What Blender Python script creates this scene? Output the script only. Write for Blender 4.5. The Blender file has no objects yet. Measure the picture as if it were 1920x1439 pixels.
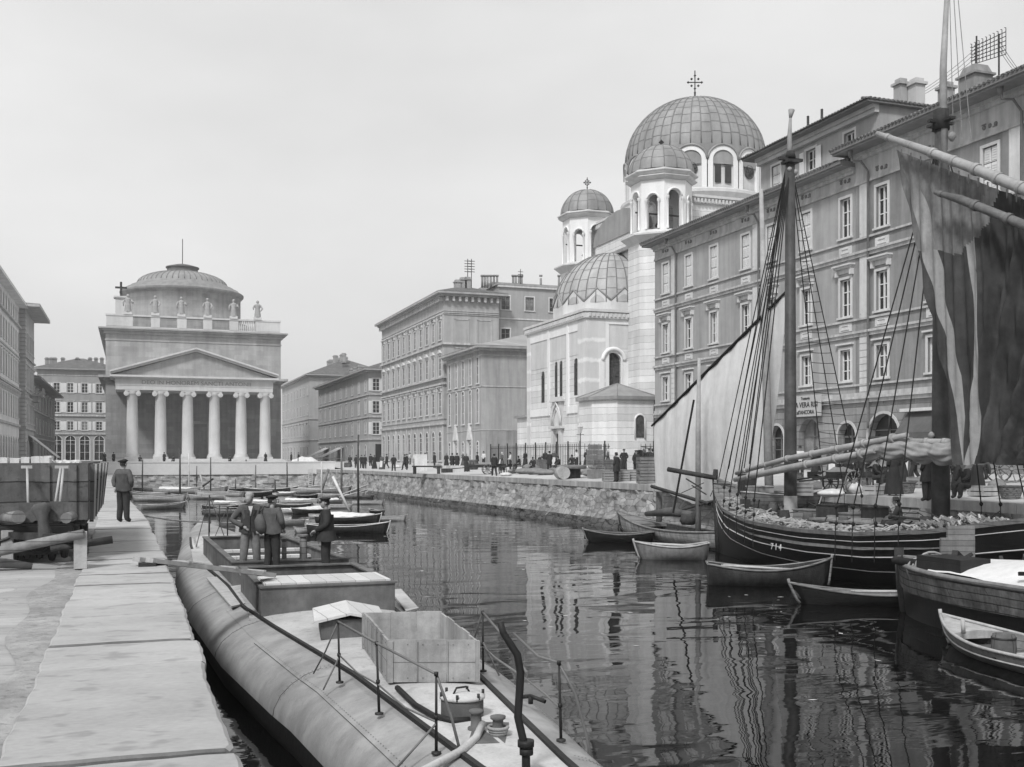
import bpy, bmesh, math, random
from math import sin, cos, pi, radians, sqrt, atan2
from mathutils import Vector, Matrix

scene = bpy.context.scene
random.seed(7)

# ---------------------------------------------------------------- camera, world, sun, exposure
# world axes: +Y runs up the canal towards the temple church, +X across it to the right, water at z = 0
FPX, HORIZ, CAMZ, TH = 2000.0, 858.0, 3.9, math.atan(715 / 2000.0)
SN, CS = sin(TH), cos(TH)
cam = bpy.data.cameras.new("camera")
cam.sensor_width = 36.0
cam.lens = FPX / 1920 * 36.0
cam.shift_y = (HORIZ - 719.5) / 1920
cam.clip_start = 0.1
cam.clip_end = 3000
camo = bpy.data.objects.new("camera", cam)
scene.collection.objects.link(camo)
camo.location = (0, 0, CAMZ)
camo.rotation_euler = (pi / 2, 0, -TH)
scene.camera = camo

SUN_EL, SUN_AZ = radians(48), radians(222)      # azimuth from +Y clockwise: behind and to the left of the camera
world = bpy.data.worlds.new("World")
scene.world = world
world.use_nodes = True
nt = world.node_tree
bg = nt.nodes["Background"]
sky = nt.nodes.new("ShaderNodeTexSky")
sky.sky_type = 'NISHITA'
sky.sun_disc = False
sky.sun_elevation = SUN_EL
sky.sun_rotation = SUN_AZ
sky.air_density = 1.0
sky.dust_density = 6.0
bw = nt.nodes.new("ShaderNodeRGBToBW")
# an overcast veil evens the sky out: the sky's own light is blended with a pale, faintly clouded one
veil = nt.nodes.new("ShaderNodeMix"); veil.data_type = 'FLOAT'
tc = nt.nodes.new("ShaderNodeTexCoord")
mp = nt.nodes.new("ShaderNodeMapping"); mp.inputs['Scale'].default_value = (1, 1, 2.6)
ns = nt.nodes.new("ShaderNodeTexNoise"); ns.inputs['Scale'].default_value = 1.7; ns.inputs['Detail'].default_value = 6
mr = nt.nodes.new("ShaderNodeMapRange")
mr.inputs['From Min'].default_value = 0.25; mr.inputs['From Max'].default_value = 0.75
mr.inputs['To Min'].default_value = 5.7; mr.inputs['To Max'].default_value = 8.2
nt.links.new(tc.outputs['Generated'], mp.inputs['Vector'])
nt.links.new(mp.outputs['Vector'], ns.inputs['Vector'])
nt.links.new(ns.outputs['Fac'], mr.inputs['Value'])
nt.links.new(sky.outputs['Color'], bw.inputs['Color'])
veil.inputs[0].default_value = 0.82
nt.links.new(bw.outputs['Val'], veil.inputs[2])
nt.links.new(mr.outputs['Result'], veil.inputs[3])
nt.links.new(veil.outputs[0], bg.inputs['Color'])
bg.inputs['Strength'].default_value = 0.088

sun = bpy.data.lights.new("sun", 'SUN')
sun.energy = 2.1
sun.angle = radians(9)
sun.color = (1, 1, 1)
suno = bpy.data.objects.new("sun", sun)
scene.collection.objects.link(suno)
sd = Vector((sin(SUN_AZ) * cos(SUN_EL), cos(SUN_AZ) * cos(SUN_EL), sin(SUN_EL)))
suno.rotation_euler = (-sd).to_track_quat('-Z', 'Y').to_euler()

scene.view_settings.view_transform = 'Standard'
scene.view_settings.look = 'None'
scene.view_settings.exposure = 0.5
scene.view_settings.gamma = 1.0
scene.render.engine = 'CYCLES'
scene.cycles.max_bounces = 6
scene.cycles.use_denoising = True

# ---------------------------------------------------------------- projection helpers (photo pixel -> place)
def ray(px):
    a = (px - 960) / FPX
    return a * CS + SN, CS - a * SN
def onX(px, X):
    k = ray(px); d = X / k[0]
    return X, k[1] * d, d
def onY(px, Y):
    k = ray(px); d = Y / k[1]
    return k[0] * d, Y, d
def atD(px, d):
    k = ray(px)
    return k[0] * d, k[1] * d, d
def zd(py, d):
    return CAMZ + (HORIZ - py) / FPX * d
def onZ(px, py, z):
    d = (CAMZ - z) * FPX / (py - HORIZ)
    k = ray(px)
    return k[0] * d, k[1] * d, d
def P3(px, py, d):
    x, y, _ = atD(px, d)
    return Vector((x, y, zd(py, d)))
QZ_L, QZ_R, WX = 2.08, 2.45, 42.0
def street(x):                      # the right quay rises gently from its edge to the house fronts
    return QZ_R + max(0.0, min(1.0, (x - 26.0) / 16.0)) * 0.6
def onStreet(px, py):
    z = QZ_R
    for _ in range(12):
        x, y, d = onZ(px, py, z); z = 0.5 * z + 0.5 * street(x)
    return x, y, z

# ---------------------------------------------------------------- materials
MATS = {}
def mat(name, v, var=0.12, scale=1.0, rough=0.85, bump=0.15, bscale=None, streak=0.0, spec=0.25, grain=0.06, metal=0.0, stretch=(1, 1, 1), bricks=None, spots=0.0, rub=None):
    """matt grey surface, uneven in tone: v = base value, var = relative variation, bricks = (width, height, mortar, mortar value factor, axis map)"""
    if name in MATS: return MATS[name]
    m = bpy.data.materials.new(name); m.use_nodes = True
    N = m.node_tree; L = N.links; b = N.nodes["Principled BSDF"]
    b.inputs['Roughness'].default_value = rough
    b.inputs['Specular IOR Level'].default_value = spec
    b.inputs['Metallic'].default_value = metal
    tc = N.nodes.new("ShaderNodeTexCoord")
    mp = N.nodes.new("ShaderNodeMapping"); mp.inputs['Scale'].default_value = stretch
    L.new(tc.outputs['Object'], mp.inputs['Vector'])
    def noise(s, det=5, src=None):
        n = N.nodes.new("ShaderNodeTexNoise"); n.inputs['Scale'].default_value = s; n.inputs['Detail'].default_value = det
        n.inputs['Roughness'].default_value = 0.6
        L.new(src or mp.outputs['Vector'], n.inputs['Vector']); return n.outputs['Fac']
    def math(op, a, b_):
        n = N.nodes.new("ShaderNodeMath"); n.operation = op
        for i, q in enumerate((a, b_)):
            if isinstance(q, (int, float)): n.inputs[i].default_value = q
            else: L.new(q, n.inputs[i])
        return n.outputs[0]
    def rng(f, lo, hi, a=0.3, z=0.7):
        n = N.nodes.new("ShaderNodeMapRange"); L.new(f, n.inputs['Value'])
        n.inputs['From Min'].default_value = a; n.inputs['From Max'].default_value = z
        n.inputs['To Min'].default_value = lo; n.inputs['To Max'].default_value = hi
        return n.outputs['Result']
    val = math('MULTIPLY', rng(noise(0.35 * scale), 1 - var, 1 + var), rng(noise(2.3 * scale), 1 - var * .6, 1 + var * .6))
    if grain: val = math('MULTIPLY', val, rng(noise(28 * scale, 3), 1 - grain, 1 + grain))
    if streak:
        mp2 = N.nodes.new("ShaderNodeMapping"); mp2.inputs['Scale'].default_value = (2.2, 2.2, 0.18)
        L.new(tc.outputs['Object'], mp2.inputs['Vector'])
        val = math('MULTIPLY', val, rng(noise(1.0 * scale, 5, mp2.outputs['Vector']), 1 - streak, 1 + streak * .3, .35, .65))
    if spots:
        val = math('MULTIPLY', val, rng(noise(5 * scale, 2), 1 - spots, 1.0, .33, .42))
    hgt = noise(bscale or 9 * scale, 6)
    if bricks:
        w, h, mo, mv, ax = bricks
        sp = N.nodes.new("ShaderNodeSeparateXYZ"); cb = N.nodes.new("ShaderNodeCombineXYZ")
        L.new(tc.outputs['Object'], sp.inputs[0])
        add = math('ADD', sp.outputs['X'], sp.outputs['Y']) if ax == 'xy' else sp.outputs[ax[0].upper()]
        up = sp.outputs['Z'] if len(ax) < 2 or ax == 'xy' else sp.outputs[ax[1].upper()]
        dn = noise(1.4, 3)
        L.new(math('ADD', add, math('MULTIPLY', dn, w * .35)), cb.inputs[0]); L.new(math('ADD', up, math('MULTIPLY', dn, h * .3)), cb.inputs[1])
        br = N.nodes.new("ShaderNodeTexBrick"); L.new(cb.outputs[0], br.inputs['Vector'])
        br.inputs['Scale'].default_value = 1.0; br.inputs['Brick Width'].default_value = w; br.inputs['Row Height'].default_value = h
        br.inputs['Mortar Size'].default_value = mo; br.inputs['Mortar Smooth'].default_value = 0.3
        br.inputs['Color1'].default_value = (.86, .86, .86, 1); br.inputs['Color2'].default_value = (1.1, 1.1, 1.1, 1); br.inputs['Mortar'].default_value = (mv, mv, mv, 1)
        br.inputs['Bias'].default_value = 0.0
        g = N.nodes.new("ShaderNodeRGBToBW"); L.new(br.outputs['Color'], g.inputs[0])
        val = math('MULTIPLY', val, g.outputs[0])
        hgt = math('SUBTRACT', math('MULTIPLY', hgt, 0.4), br.outputs['Fac'])
    if rub:       # random rubble: cells of uneven tone with dark joints
        w, h, mw, mv = rub
        sp = N.nodes.new("ShaderNodeSeparateXYZ"); cb = N.nodes.new("ShaderNodeCombineXYZ"); L.new(tc.outputs['Object'], sp.inputs[0])
        L.new(math('DIVIDE', math('ADD', math('ADD', sp.outputs['X'], sp.outputs['Y']), math('MULTIPLY', noise(1.1, 3), w * .8)), w), cb.inputs[0]); L.new(math('DIVIDE', math('ADD', sp.outputs['Z'], math('MULTIPLY', noise(.9, 3), h * .8)), h), cb.inputs[1])
        vs = []
        for ft in ('F1', 'DISTANCE_TO_EDGE'):
            q = N.nodes.new("ShaderNodeTexVoronoi"); q.feature = ft; q.voronoi_dimensions = '2D'; q.inputs['Scale'].default_value = 1.0; q.inputs['Randomness'].default_value = .62; L.new(cb.outputs[0], q.inputs['Vector']); vs.append(q)
        g = N.nodes.new("ShaderNodeRGBToBW"); L.new(vs[0].outputs['Color'], g.inputs[0])
        ed = rng(vs[1].outputs['Distance'], mv, 1.0, .0, mw)
        val = math('MULTIPLY', math('MULTIPLY', val, rng(g.outputs[0], .72, 1.22, .15, .85)), ed)
        hgt = math('ADD', math('MULTIPLY', hgt, 0.5), math('MULTIPLY', ed, 1.2))
    val = math('MULTIPLY', val, v)
    cc = N.nodes.new("ShaderNodeCombineColor")
    for i in range(3): L.new(val, cc.inputs[i])
    L.new(cc.outputs[0], b.inputs['Base Color'])
    if bump:
        bp = N.nodes.new("ShaderNodeBump"); bp.inputs['Strength'].default_value = bump; bp.inputs['Distance'].default_value = 0.05
        L.new(hgt, bp.inputs['Height']); L.new(bp.outputs[0], b.inputs['Normal'])
    MATS[name] = m
    return m

# ---------------------------------------------------------------- mesh helpers
class MB:
    def __init__(s): s.v = []; s.f = []; s.m = []; s.s = []
    def face(s, pts, mi=0, smooth=False):
        n = len(s.v); s.v += [tuple(p) for p in pts]; s.f.append(tuple(range(n, n + len(pts)))); s.m.append(mi); s.s.append(smooth)
    def box(s, x0, x1, y0, y1, z0, z1, mi=0, M=None):
        c = [Vector((x, y, z)) for z in (z0, z1) for y in (y0, y1) for x in (x0, x1)]
        if M is not None: c = [M @ p for p in c]
        n = len(s.v); s.v += [tuple(p) for p in c]
        for q in ((0, 2, 3, 1), (4, 5, 7, 6), (0, 1, 5, 4), (2, 6, 7, 3), (0, 4, 6, 2), (1, 3, 7, 5)):
            s.f.append(tuple(n + i for i in q)); s.m.append(mi); s.s.append(False)
    def grid(s, rows, mi=0, smooth=True, cu=False, cv=False, flip=False):
        """rows: list of equal-length point rows"""
        n = len(s.v); R = len(rows); K = len(rows[0])
        for r in rows: s.v += [tuple(p) for p in r]
        for i in range(R if cu else R - 1):
            for j in range(K if cv else K - 1):
                a = n + i * K + j; b = n + i * K + (j + 1) % K; c = n + ((i + 1) % R) * K + (j + 1) % K; d = n + ((i + 1) % R) * K + j
                s.f.append((a, d, c, b) if flip else (a, b, c, d)); s.m.append(mi); s.s.append(smooth)
    def tube(s, pts, r, n=6, mi=0, caps=True, smooth=True):
        pts = [Vector(p) for p in pts]
        if isinstance(r, (int, float)): r = [r] * len(pts)
        rows = []; up = None
        for i, p in enumerate(pts):
            t = (pts[min(i + 1, len(pts) - 1)] - pts[max(i - 1, 0)])
            if t.length < 1e-9: t = Vector((0, 0, 1))
            t.normalize()
            if up is None:
                up = Vector((0, 0, 1)) if abs(t.z) < .9 else Vector((1, 0, 0))
            a = t.cross(up)
            if a.length < 1e-4: a = t.cross(Vector((0, 1, 0)))
            a.normalize(); b = a.cross(t).normalized(); up = b
            rows.append([p + (a * cos(2 * pi * k / n) + b * sin(2 * pi * k / n)) * r[i] for k in range(n)])
        s.grid(rows, mi, smooth, cv=True, flip=True)
        if caps: s.face(list(rows[0]), mi); s.face(list(reversed(rows[-1])), mi)
    def lathe(s, prof, c=(0, 0, 0), n=16, mi=0, smooth=True, a0=0, a1=2 * pi, caps=False):
        full = abs(a1 - a0 - 2 * pi) < 1e-6; k = n if full else n + 1; c = (c[0], c[1], c[2] if len(c) > 2 else 0)
        rows = [[(c[0] + r * cos(a0 + (a1 - a0) * j / n), c[1] + r * sin(a0 + (a1 - a0) * j / n), c[2] + z) for j in range(k)] for r, z in prof]
        s.grid(rows, mi, smooth, cv=full)
        if caps: s.face(list(reversed(rows[0])), mi); s.face(rows[-1], mi)
    def bar(s, p, q, w, h=None, mi=0, up=(0, 0, 1)):
        p, q = Vector(p), Vector(q); h = h or w; t = q - p; L = t.length; t.normalize(); up = Vector(up)
        a = t.cross(up)
        if a.length < 1e-3: a = t.cross(Vector((1, 0, 0)))
        a.normalize(); b = a.cross(t)
        M = Matrix(((a.x, t.x, b.x, p.x), (a.y, t.y, b.y, p.y), (a.z, t.z, b.z, p.z), (0, 0, 0, 1)))
        s.box(-w / 2, w / 2, 0, L, -h / 2, h / 2, mi, M)
    def prism(s, poly, M, h, mi=0):
        """poly: (x, z) outline, pushed along local y from 0 to h"""
        a = [M @ Vector((x, 0, z)) for x, z in poly]; b = [M @ Vector((x, h, z)) for x, z in poly]
        s.face(a, mi); s.face(list(reversed(b)), mi)
        for i in range(len(poly)):
            j = (i + 1) % len(poly); s.face([a[j], a[i], b[i], b[j]], mi)
    def xf(s, M, i0=0):
        for i in range(i0, len(s.v)): s.v[i] = tuple(M @ Vector(s.v[i]))
        return s
    def build(s, name, mats, parent=None, local=False):
        w = Vector((0, 0, 0))
        if parent is not None and not local: w = wloc(parent)
        me = bpy.data.meshes.new(name)
        me.from_pydata([(x - w.x, y - w.y, z - w.z) for x, y, z in s.v], [], s.f)
        if not isinstance(mats, (list, tuple)): mats = [mats]
        for m in mats: me.materials.append(m)
        me.polygons.foreach_set("material_index", s.m); me.polygons.foreach_set("use_smooth", s.s)
        bmx = bmesh.new(); bmx.from_mesh(me); bmesh.ops.remove_doubles(bmx, verts=bmx.verts, dist=0.0004)
        bmesh.ops.recalc_face_normals(bmx, faces=bmx.faces); bmx.to_mesh(me); bmx.free()
        me.update()
        o = bpy.data.objects.new(name, me); scene.collection.objects.link(o)
        if parent is not None: o.parent = parent
        return o
def wloc(o):
    w = Vector((0, 0, 0))
    while o is not None: w += Vector(o.location); o = o.parent
    return w
def tag(o, label=None, cat=None, group=None, kind=None):
    if label: o['label'] = label
    if cat: o['category'] = cat
    if group: o['group'] = group
    if kind: o['kind'] = kind
    return o
def thing(name, label, cat, loc=(0, 0, 0), rz=0.0, group=None):
    o = bpy.data.objects.new(name, None); scene.collection.objects.link(o)
    o.location = loc; o.rotation_euler = (0, 0, rz); o.empty_display_size = 0.3
    return tag(o, label, cat, group)
def copy_tree(o, parent=None):
    c = o.copy(); scene.collection.objects.link(c); c.parent = parent
    for ch in list(o.children): copy_tree(ch, c)
    return c
def place(name, mesh, mats_parent, loc, rz=0.0):
    o = bpy.data.objects.new(name, mesh); scene.collection.objects.link(o)
    o.parent = mats_parent; o.location = Vector(loc) - wloc(mats_parent); o.rotation_euler = (0, 0, rz)
    return o

class Fr:
    """a facade frame: a runs left to right as seen from outside, o outwards, z up"""
    def __init__(s, ox, oy, u, n): s.o = Vector((ox, oy, 0)); s.u = Vector((u[0], u[1], 0)); s.n = Vector((n[0], n[1], 0)); s.rz = atan2(u[1], u[0])
    def P(s, a, o, z): p = s.o + s.u * a + s.n * o; return Vector((p.x, p.y, z))
def fbox(mb, fr, a0, a1, o0, o1, z0, z1, mi=0):
    c = [fr.P(a, o, z) for z in (z0, z1) for o in (o0, o1) for a in (a0, a1)]
    n = len(mb.v); mb.v += [tuple(p) for p in c]
    for q in ((0, 2, 3, 1), (4, 5, 7, 6), (0, 1, 5, 4), (2, 6, 7, 3), (0, 4, 6, 2), (1, 3, 7, 5)):
        mb.f.append(tuple(n + i for i in q)); mb.m.append(mi); mb.s.append(False)
def wall_holes(mb, fr, a0, a1, z0, z1, holes, depth=0.25, mi=0, mr=None):
    """wall plane with real openings; holes = (a0, a1, z0, z1, arch)"""
    mr = mi if mr is None else mr
    A = {a0, a1}; Z = {z0, z1}
    for h in holes:
        A |= {h[0], h[1]}; Z |= {h[2], h[3]}
        if h[4]: Z.add(h[3] - (h[1] - h[0]) / 2)
    A = sorted(A); Z = sorted(Z)
    for i in range(len(A) - 1):
        for j in range(len(Z) - 1):
            ca, cz = (A[i] + A[i + 1]) / 2, (Z[j] + Z[j + 1]) / 2
            if any(h[0] < ca < h[1] and h[2] < cz < h[3] for h in holes): continue
            mb.face([fr.P(A[i], 0, Z[j]), fr.P(A[i + 1], 0, Z[j]), fr.P(A[i + 1], 0, Z[j + 1]), fr.P(A[i], 0, Z[j + 1])], mi)
    for h in holes:
        x0, x1, y0, y1, arch = h[:5]
        if not arch:
            loop = [(x0, y0), (x1, y0), (x1, y1), (x0, y1)]
        else:
            r = (x1 - x0) / 2; cx = (x0 + x1) / 2; zs = y1 - r; K = 10
            arc = [(cx + r * cos(pi * k / K), zs + r * sin(pi * k / K)) for k in range(K + 1)]
            loop = [(x0, y0), (x1, y0)] + arc
            for k in range(K):
                p, q = arc[k], arc[k + 1]
                mb.face([fr.P(p[0], 0, p[1]), fr.P(p[0], 0, y1), fr.P(q[0], 0, y1), fr.P(q[0], 0, q[1])], mi)
        for k in range(len(loop)):
            p, q = loop[k], loop[(k + 1) % len(loop)]
            if (p[0] - q[0]) ** 2 + (p[1] - q[1]) ** 2 < 1e-8: continue
            mb.face([fr.P(p[0], 0, p[1]), fr.P(q[0], 0, q[1]), fr.P(q[0], -depth, q[1]), fr.P(p[0], -depth, p[1])], mr)
WC = {}; WRND = random.Random(42)
def window(parent, fr, ac, z0, w, h, style, depth=0.25, mats=None, name='window'):
    """a window of its own: surround, sash bars, sill (and hood or shutters) with its glass as a child; shared by size and style"""
    mats = mats or (M_TRIM, M_SASH, M_GLASS)
    if mats[2] is M_GLASS and 'dark' not in style: mats = (mats[0], mats[1], (M_GLASS, M_GLASS, M_GLASS2, M_GLASS, M_GLASS3)[WRND.randrange(5)])
    key = (round(w, 2), round(h, 2), style, mats[0].name, mats[1].name, mats[2].name, round(depth, 2))
    if key not in WC:
        L = Fr(0, 0, (1, 0), (0, -1)); b = MB(); g = MB(); t = 0.16; d = depth
        arch = 'arch' in style
        r = w / 2
        def arcpts(rr, K=12): return [(rr * cos(pi * k / K), h - r + rr * sin(pi * k / K)) for k in range(K + 1)]
        if 'plain' not in style:      # surround proud of the wall
            top = h - r if arch else h
            fbox(b, L, -r - t, -r, -.03, .06, 0, top); fbox(b, L, r, r + t, -.03, .06, 0, top)
            if arch:
                o_, i_ = arcpts(r + t), arcpts(r)
                for k in range(len(o_) - 1):
                    q = [L.P(o_[k][0], .06, o_[k][1]), L.P(o_[k + 1][0], .06, o_[k + 1][1]), L.P(i_[k + 1][0], .06, i_[k + 1][1]), L.P(i_[k][0], .06, i_[k][1])]
                    b.face(q); b.face([L.P(o_[k][0], 0, o_[k][1]), L.P(o_[k + 1][0], 0, o_[k + 1][1]), q[1], q[0]]); b.face([q[3], q[2], L.P(i_[k + 1][0], 0, i_[k + 1][1]), L.P(i_[k][0], 0, i_[k][1])])
            else:
                fbox(b, L, -r - t, r + t, -.03, .063, h, h + t)
            fbox(b, L, -r - t - .06, r + t + .06, -.03, .15, -.12, 0)
        if 'hood' in style:
            fbox(b, L, -r - .42, r + .42, -.02, .42, h + .78, h + .88); fbox(b, L, -r - .34, r + .34, -.02, .3, h + .66, h + .78)
            fbox(b, L, -r - .2, r + .2, -.02, .06, h + .36, h + .66, 2 if len(mats) > 3 else 0)
            for sx in (-1, 1): fbox(b, L, sx * (r + .2) - .09, sx * (r + .2) + .09, -.02, .24, h + .22, h + .66)
        if 'cap' in style:
            fbox(b, L, -r - .3, r + .3, -.02, .2, h + .3, h + .4)
        if 'ped' in style:
            b.prism([(-r - .35, h + .35), (r + .35, h + .35), (0, h + .85)], Matrix.Translation((0, -.28, 0)), .3)
            fbox(b, L, -r - .3, r + .3, -.02, .12, h + .16, h + .32)
        if 'closed' in style:        # louvred shutters shut
            for sx in (-1, 1):
                c = sx * r / 2
                for q in range(3):
                    za, zb = .02 + (h - .02) * q / 3, (h - .02) * (q + 1) / 3 - .03; fbox(b, L, c - r / 2 + .035, c + r / 2 - .035, -.12, -.06, za, zb, 1)
                    for k in range(int((zb - za) / .13)): fbox(b, L, c - r / 2 + .09, c + r / 2 - .09, -.06, -.035, za + .06 + k * .13, za + .12 + k * .13, 1)
        else:
            s = .055; zt = h - r if arch else h
            if d < .1: n_s = len(b.v)
            fbox(b, L, -r + .01, -r + .08, -d + .02, -d + .1, .01, zt, 1); fbox(b, L, r - .08, r - .01, -d + .02, -d + .1, .01, zt, 1)
            fbox(b, L, -s / 2 - .02, s / 2 + .02, -d + .02, -d + .11, .01, h - .03, 1)
            fbox(b, L, -r + .08, r - .08, -d + .02, -d + .1, .01, .09, 1)
            if not arch: fbox(b, L, -r + .08, r - .08, -d + .02, -d + .1, h - .08, h - .01, 1)
            nb = 3 if h > 1.7 else 2
            for k in range(1, nb): fbox(b, L, -r + .08, r - .08, -d + .02, -d + .08, h * k / nb - s / 2, h * k / nb + s / 2, 1)
            if arch: fbox(b, L, -r + .02, r - .02, -d + .02, -d + .09, h - r - .04, h - r + .04, 1)
            if d < .1:               # shallow openings seen at a slant: thin sashes
                for q in range(n_s, len(b.v)): v_ = b.v[q]; b.v[q] = (v_[0], d - .012 if v_[1] < d - .03 else v_[1], v_[2])
        if 'open' in style:          # shutters folded back against the wall
            for sx in (-1, 1):
                c0 = sx * (r + t + .02); c1 = sx * (r + t + r * .95); lo, hi = min(c0, c1), max(c0, c1)
                fbox(b, L, lo, hi, .065, .11, 0, h, 1)
                for k in range(int(h / .14)): fbox(b, L, lo + .05, hi - .05, .11, .125, .06 + k * .14, .13 + k * .14, 1)
        loop = [(-r, 0), (r, 0)] + (arcpts(r) if arch else [(r, h), (-r, h)])
        if arch: loop = loop[:2] + loop[3:-1] + [loop[-1]]
        g.face([L.P(x, -d + (.03 if d > .1 else .0), z) for x, z in loop])
        g.face([L.P(x, -d - .01, z) for x, z in reversed(loop)])
        me = []
        for q, nm, mm in ((b, name, [mats[0], mats[1]]), (g, 'pane', [mats[2]])):
            o = q.build(nm, mm); me.append(o.data); bpy.data.objects.remove(o)
        WC[key] = me
    me = WC[key]
    o = place(name, me[0], parent, fr.P(ac, 0, z0), fr.rz)
    g = bpy.data.objects.new('pane', me[1]); scene.collection.objects.link(g); g.parent = o
    return o

M_TRIM = mat('pale_trim', .56, .1, 1.2, streak=.15)
M_SASH = mat('painted_sash', .66, .06, 2, rough=.6)
M_GLASS = mat('window_glass', .03, .5, .6, rough=.12, bump=.05, spec=.5, grain=0, bscale=1.5)
M_GLASS2 = mat('curtained_glass', .09, .6, .9, rough=.2, bump=.05, spec=.5, grain=0)
M_GLASS3 = mat('net_curtain_glass', .2, .5, 1.2, rough=.3, bump=.05, spec=.4, grain=0)
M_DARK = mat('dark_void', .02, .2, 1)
M_TILE = mat('roof_tiles', .17, .25, 2.5, bump=.5, stretch=(1, 1, 1), bricks=(.28, .36, .05, .45, 'xy'))
# ================================================================ setting: water, quays, square
def water_mat():
    m = bpy.data.materials.new('harbour_water'); m.use_nodes = True; N = m.node_tree; L = N.links; b = N.nodes["Principled BSDF"]
    b.inputs['Base Color'].default_value = (.004, .004, .004, 1); b.inputs['Roughness'].default_value = .015; b.inputs['IOR'].default_value = 1.33
    b.inputs['Specular IOR Level'].default_value = .5
    tc = N.nodes.new("ShaderNodeTexCoord")
    def ns(rot, sc, s, det, dist=0.0):
        mp = N.nodes.new("ShaderNodeMapping"); mp.inputs['Rotation'].default_value = (0, 0, rot); mp.inputs['Scale'].default_value = sc
        n = N.nodes.new("ShaderNodeTexNoise"); n.inputs['Scale'].default_value = s; n.inputs['Detail'].default_value = det; n.inputs['Distortion'].default_value = dist
        L.new(tc.outputs['Object'], mp.inputs['Vector']); L.new(mp.outputs['Vector'], n.inputs['Vector']); return n.outputs['Fac']
    def mt(op, a, c):
        n = N.nodes.new("ShaderNodeMath"); n.operation = op
        for i, q in enumerate((a, c)):
            if isinstance(q, (int, float)): n.inputs[i].default_value = q
            else: L.new(q, n.inputs[i])
        return n.outputs[0]
    swell = ns(TH, (.5, 1.0, 1), .55, 2, .6)
    rip = ns(TH, (.35, 1.3, 1), 2.4, 2, .4)
    fine = ns(TH + .2, (.5, 1.4, 1), 7.0, 2)
    patch = ns(0, (1, .6, 1), .09, 2)
    pr = N.nodes.new("ShaderNodeMapRange"); L.new(patch, pr.inputs['Value'])
    pr.inputs['From Min'].default_value = .4; pr.inputs['From Max'].default_value = .6; pr.inputs['To Min'].default_value = .25; pr.inputs['To Max'].default_value = 1.0
    h = mt('ADD', mt('MULTIPLY', swell, 1.7), mt('ADD', mt('MULTIPLY', mt('MULTIPLY', rip, .20), pr.outputs[0]), mt('MULTIPLY', mt('MULTIPLY', fine, .030), pr.outputs[0])))
    bp = N.nodes.new("ShaderNodeBump"); bp.inputs['Strength'].default_value = 1.0; bp.inputs['Distance'].default_value = .017
    L.new(h, bp.inputs['Height']); L.new(bp.outputs[0], b.inputs['Normal'])
    return m
w = MB(); w.face([(-400, -300, 0), (400, -300, 0), (400, 140, 0), (-400, 140, 0)])
tag(w.build('water', water_mat()), kind='structure')
bed = MB(); bed.face([(-450, -320, -3), (450, -320, -3), (450, 1200, -3), (-450, 1200, -3)])
tag(bed.build('canal_bed', mat('bed_mud', .03)), kind='structure')

M_SLAB = mat('quay_stone', .36, .16, .8, bump=.12, bscale=9, rough=.8, streak=0, grain=.07, stretch=(.7, 1.15, 1), spots=.22)
M_STREET = mat('street_dust', .44, .12, .4, bump=.2, grain=.05)
M_QWALL = mat('quay_masonry', .30, .2, 1.2, bump=.8, bscale=4, streak=.25, rub=(.7, .3, .06, .5))
M_ALGAE = mat('tide_stained_stone', .07, .4, 2, bump=.9, bscale=3, rough=.5, rub=(.6, .42, .12, .4))
M_COPE = mat('coping_stone', .36, .14, 1.5, bump=.3, streak=.3)

# left quay: earth body, paving and a row of big coping slabs with open joints and worn edges
LE = [(-12, .62), (6, .62), (20, .60), (34, .45), (46, .05), (54, -.2), (70, -.6), (90, -.9), (128.5, -1.0)]   # (y, x of the edge)
def ledge(y):
    for (y0, x0), (y1, x1) in zip(LE, LE[1:]):
        if y <= y1: return x0 + (x1 - x0) * (y - y0) / (y1 - y0)
    return LE[-1][1]
g = MB()
rows = [[(-.4 + (ledge(y) - .6), y, QZ_L - .1), (-.66 + (ledge(y) - .6), y, QZ_L - .045), (-1.5, y, QZ_L - .025), (-2.6, y, QZ_L - .05 + .015 * sin(y * 1.3)), (-6, y, QZ_L), (-60, y, QZ_L + .4), (-450, y, QZ_L + .4)] for y in [-12 + i * 2 for i in range(71)]]
g.grid(rows, 0, True)
lp = g.build('left_quay_paving', mat('left_paving', .36, .18, .9, bump=.3, bscale=6, stretch=(.6, 1.5, 1), bricks=(2.3, .62, .012, .7, 'XY'), spots=.2))
tag(lp, kind='structure')
gm = MB(); gm.grid([[(-.68 + (ledge(y) - .6), y, QZ_L - .012 - .02), (-.86 + (ledge(y) - .6), y, QZ_L - .018), (-1.02 - .22 * abs(sin(y * .31)) - .08 * sin(y * 1.7) + (ledge(y) - .6), y, QZ_L - .024)] for y in [-12 + .5 * k for k in range(200)]], 0, True)
tag(gm.build('gutter_dirt', mat('gutter_dirt', .27, .3, 2.5, bump=.3, spots=.3)), kind='structure')
e = MB()
for (y0, x0), (y1, x1) in zip(LE, LE[1:]):
    for (za, zb, mi) in ((-1, .55, 1), (.55, QZ_L - .32, 0)):
        e.face([(x0 - .1, y0, za), (x1 - .1, y1, za), (x1 - .1, y1, zb), (x0 - .1, y0, zb)], mi)
e.face([(-3, -12, -1), (.52, -12, -1), (.52, -12, 2), (-3, -12, 2)], 0)
tag(e.build('left_quay_wall', [M_QWALL, M_ALGAE]), 'rough stone wall of the left quay behind the grey barge', 'quay wall')
rnd = random.Random(3)
y = -6.0; slabs = []
JL = [-6, -2.4, .6, 3.7, 6.85, 9.95, 11.2, 14.9, 16.4, 17.8, 20.3, 21.9, 24.6, 27.2, 29, 32]; sw = [2.9, 1.7, 3.1, 1.4, 2.5, 2.2]
i = 0
slab_mb = MB()
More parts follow.
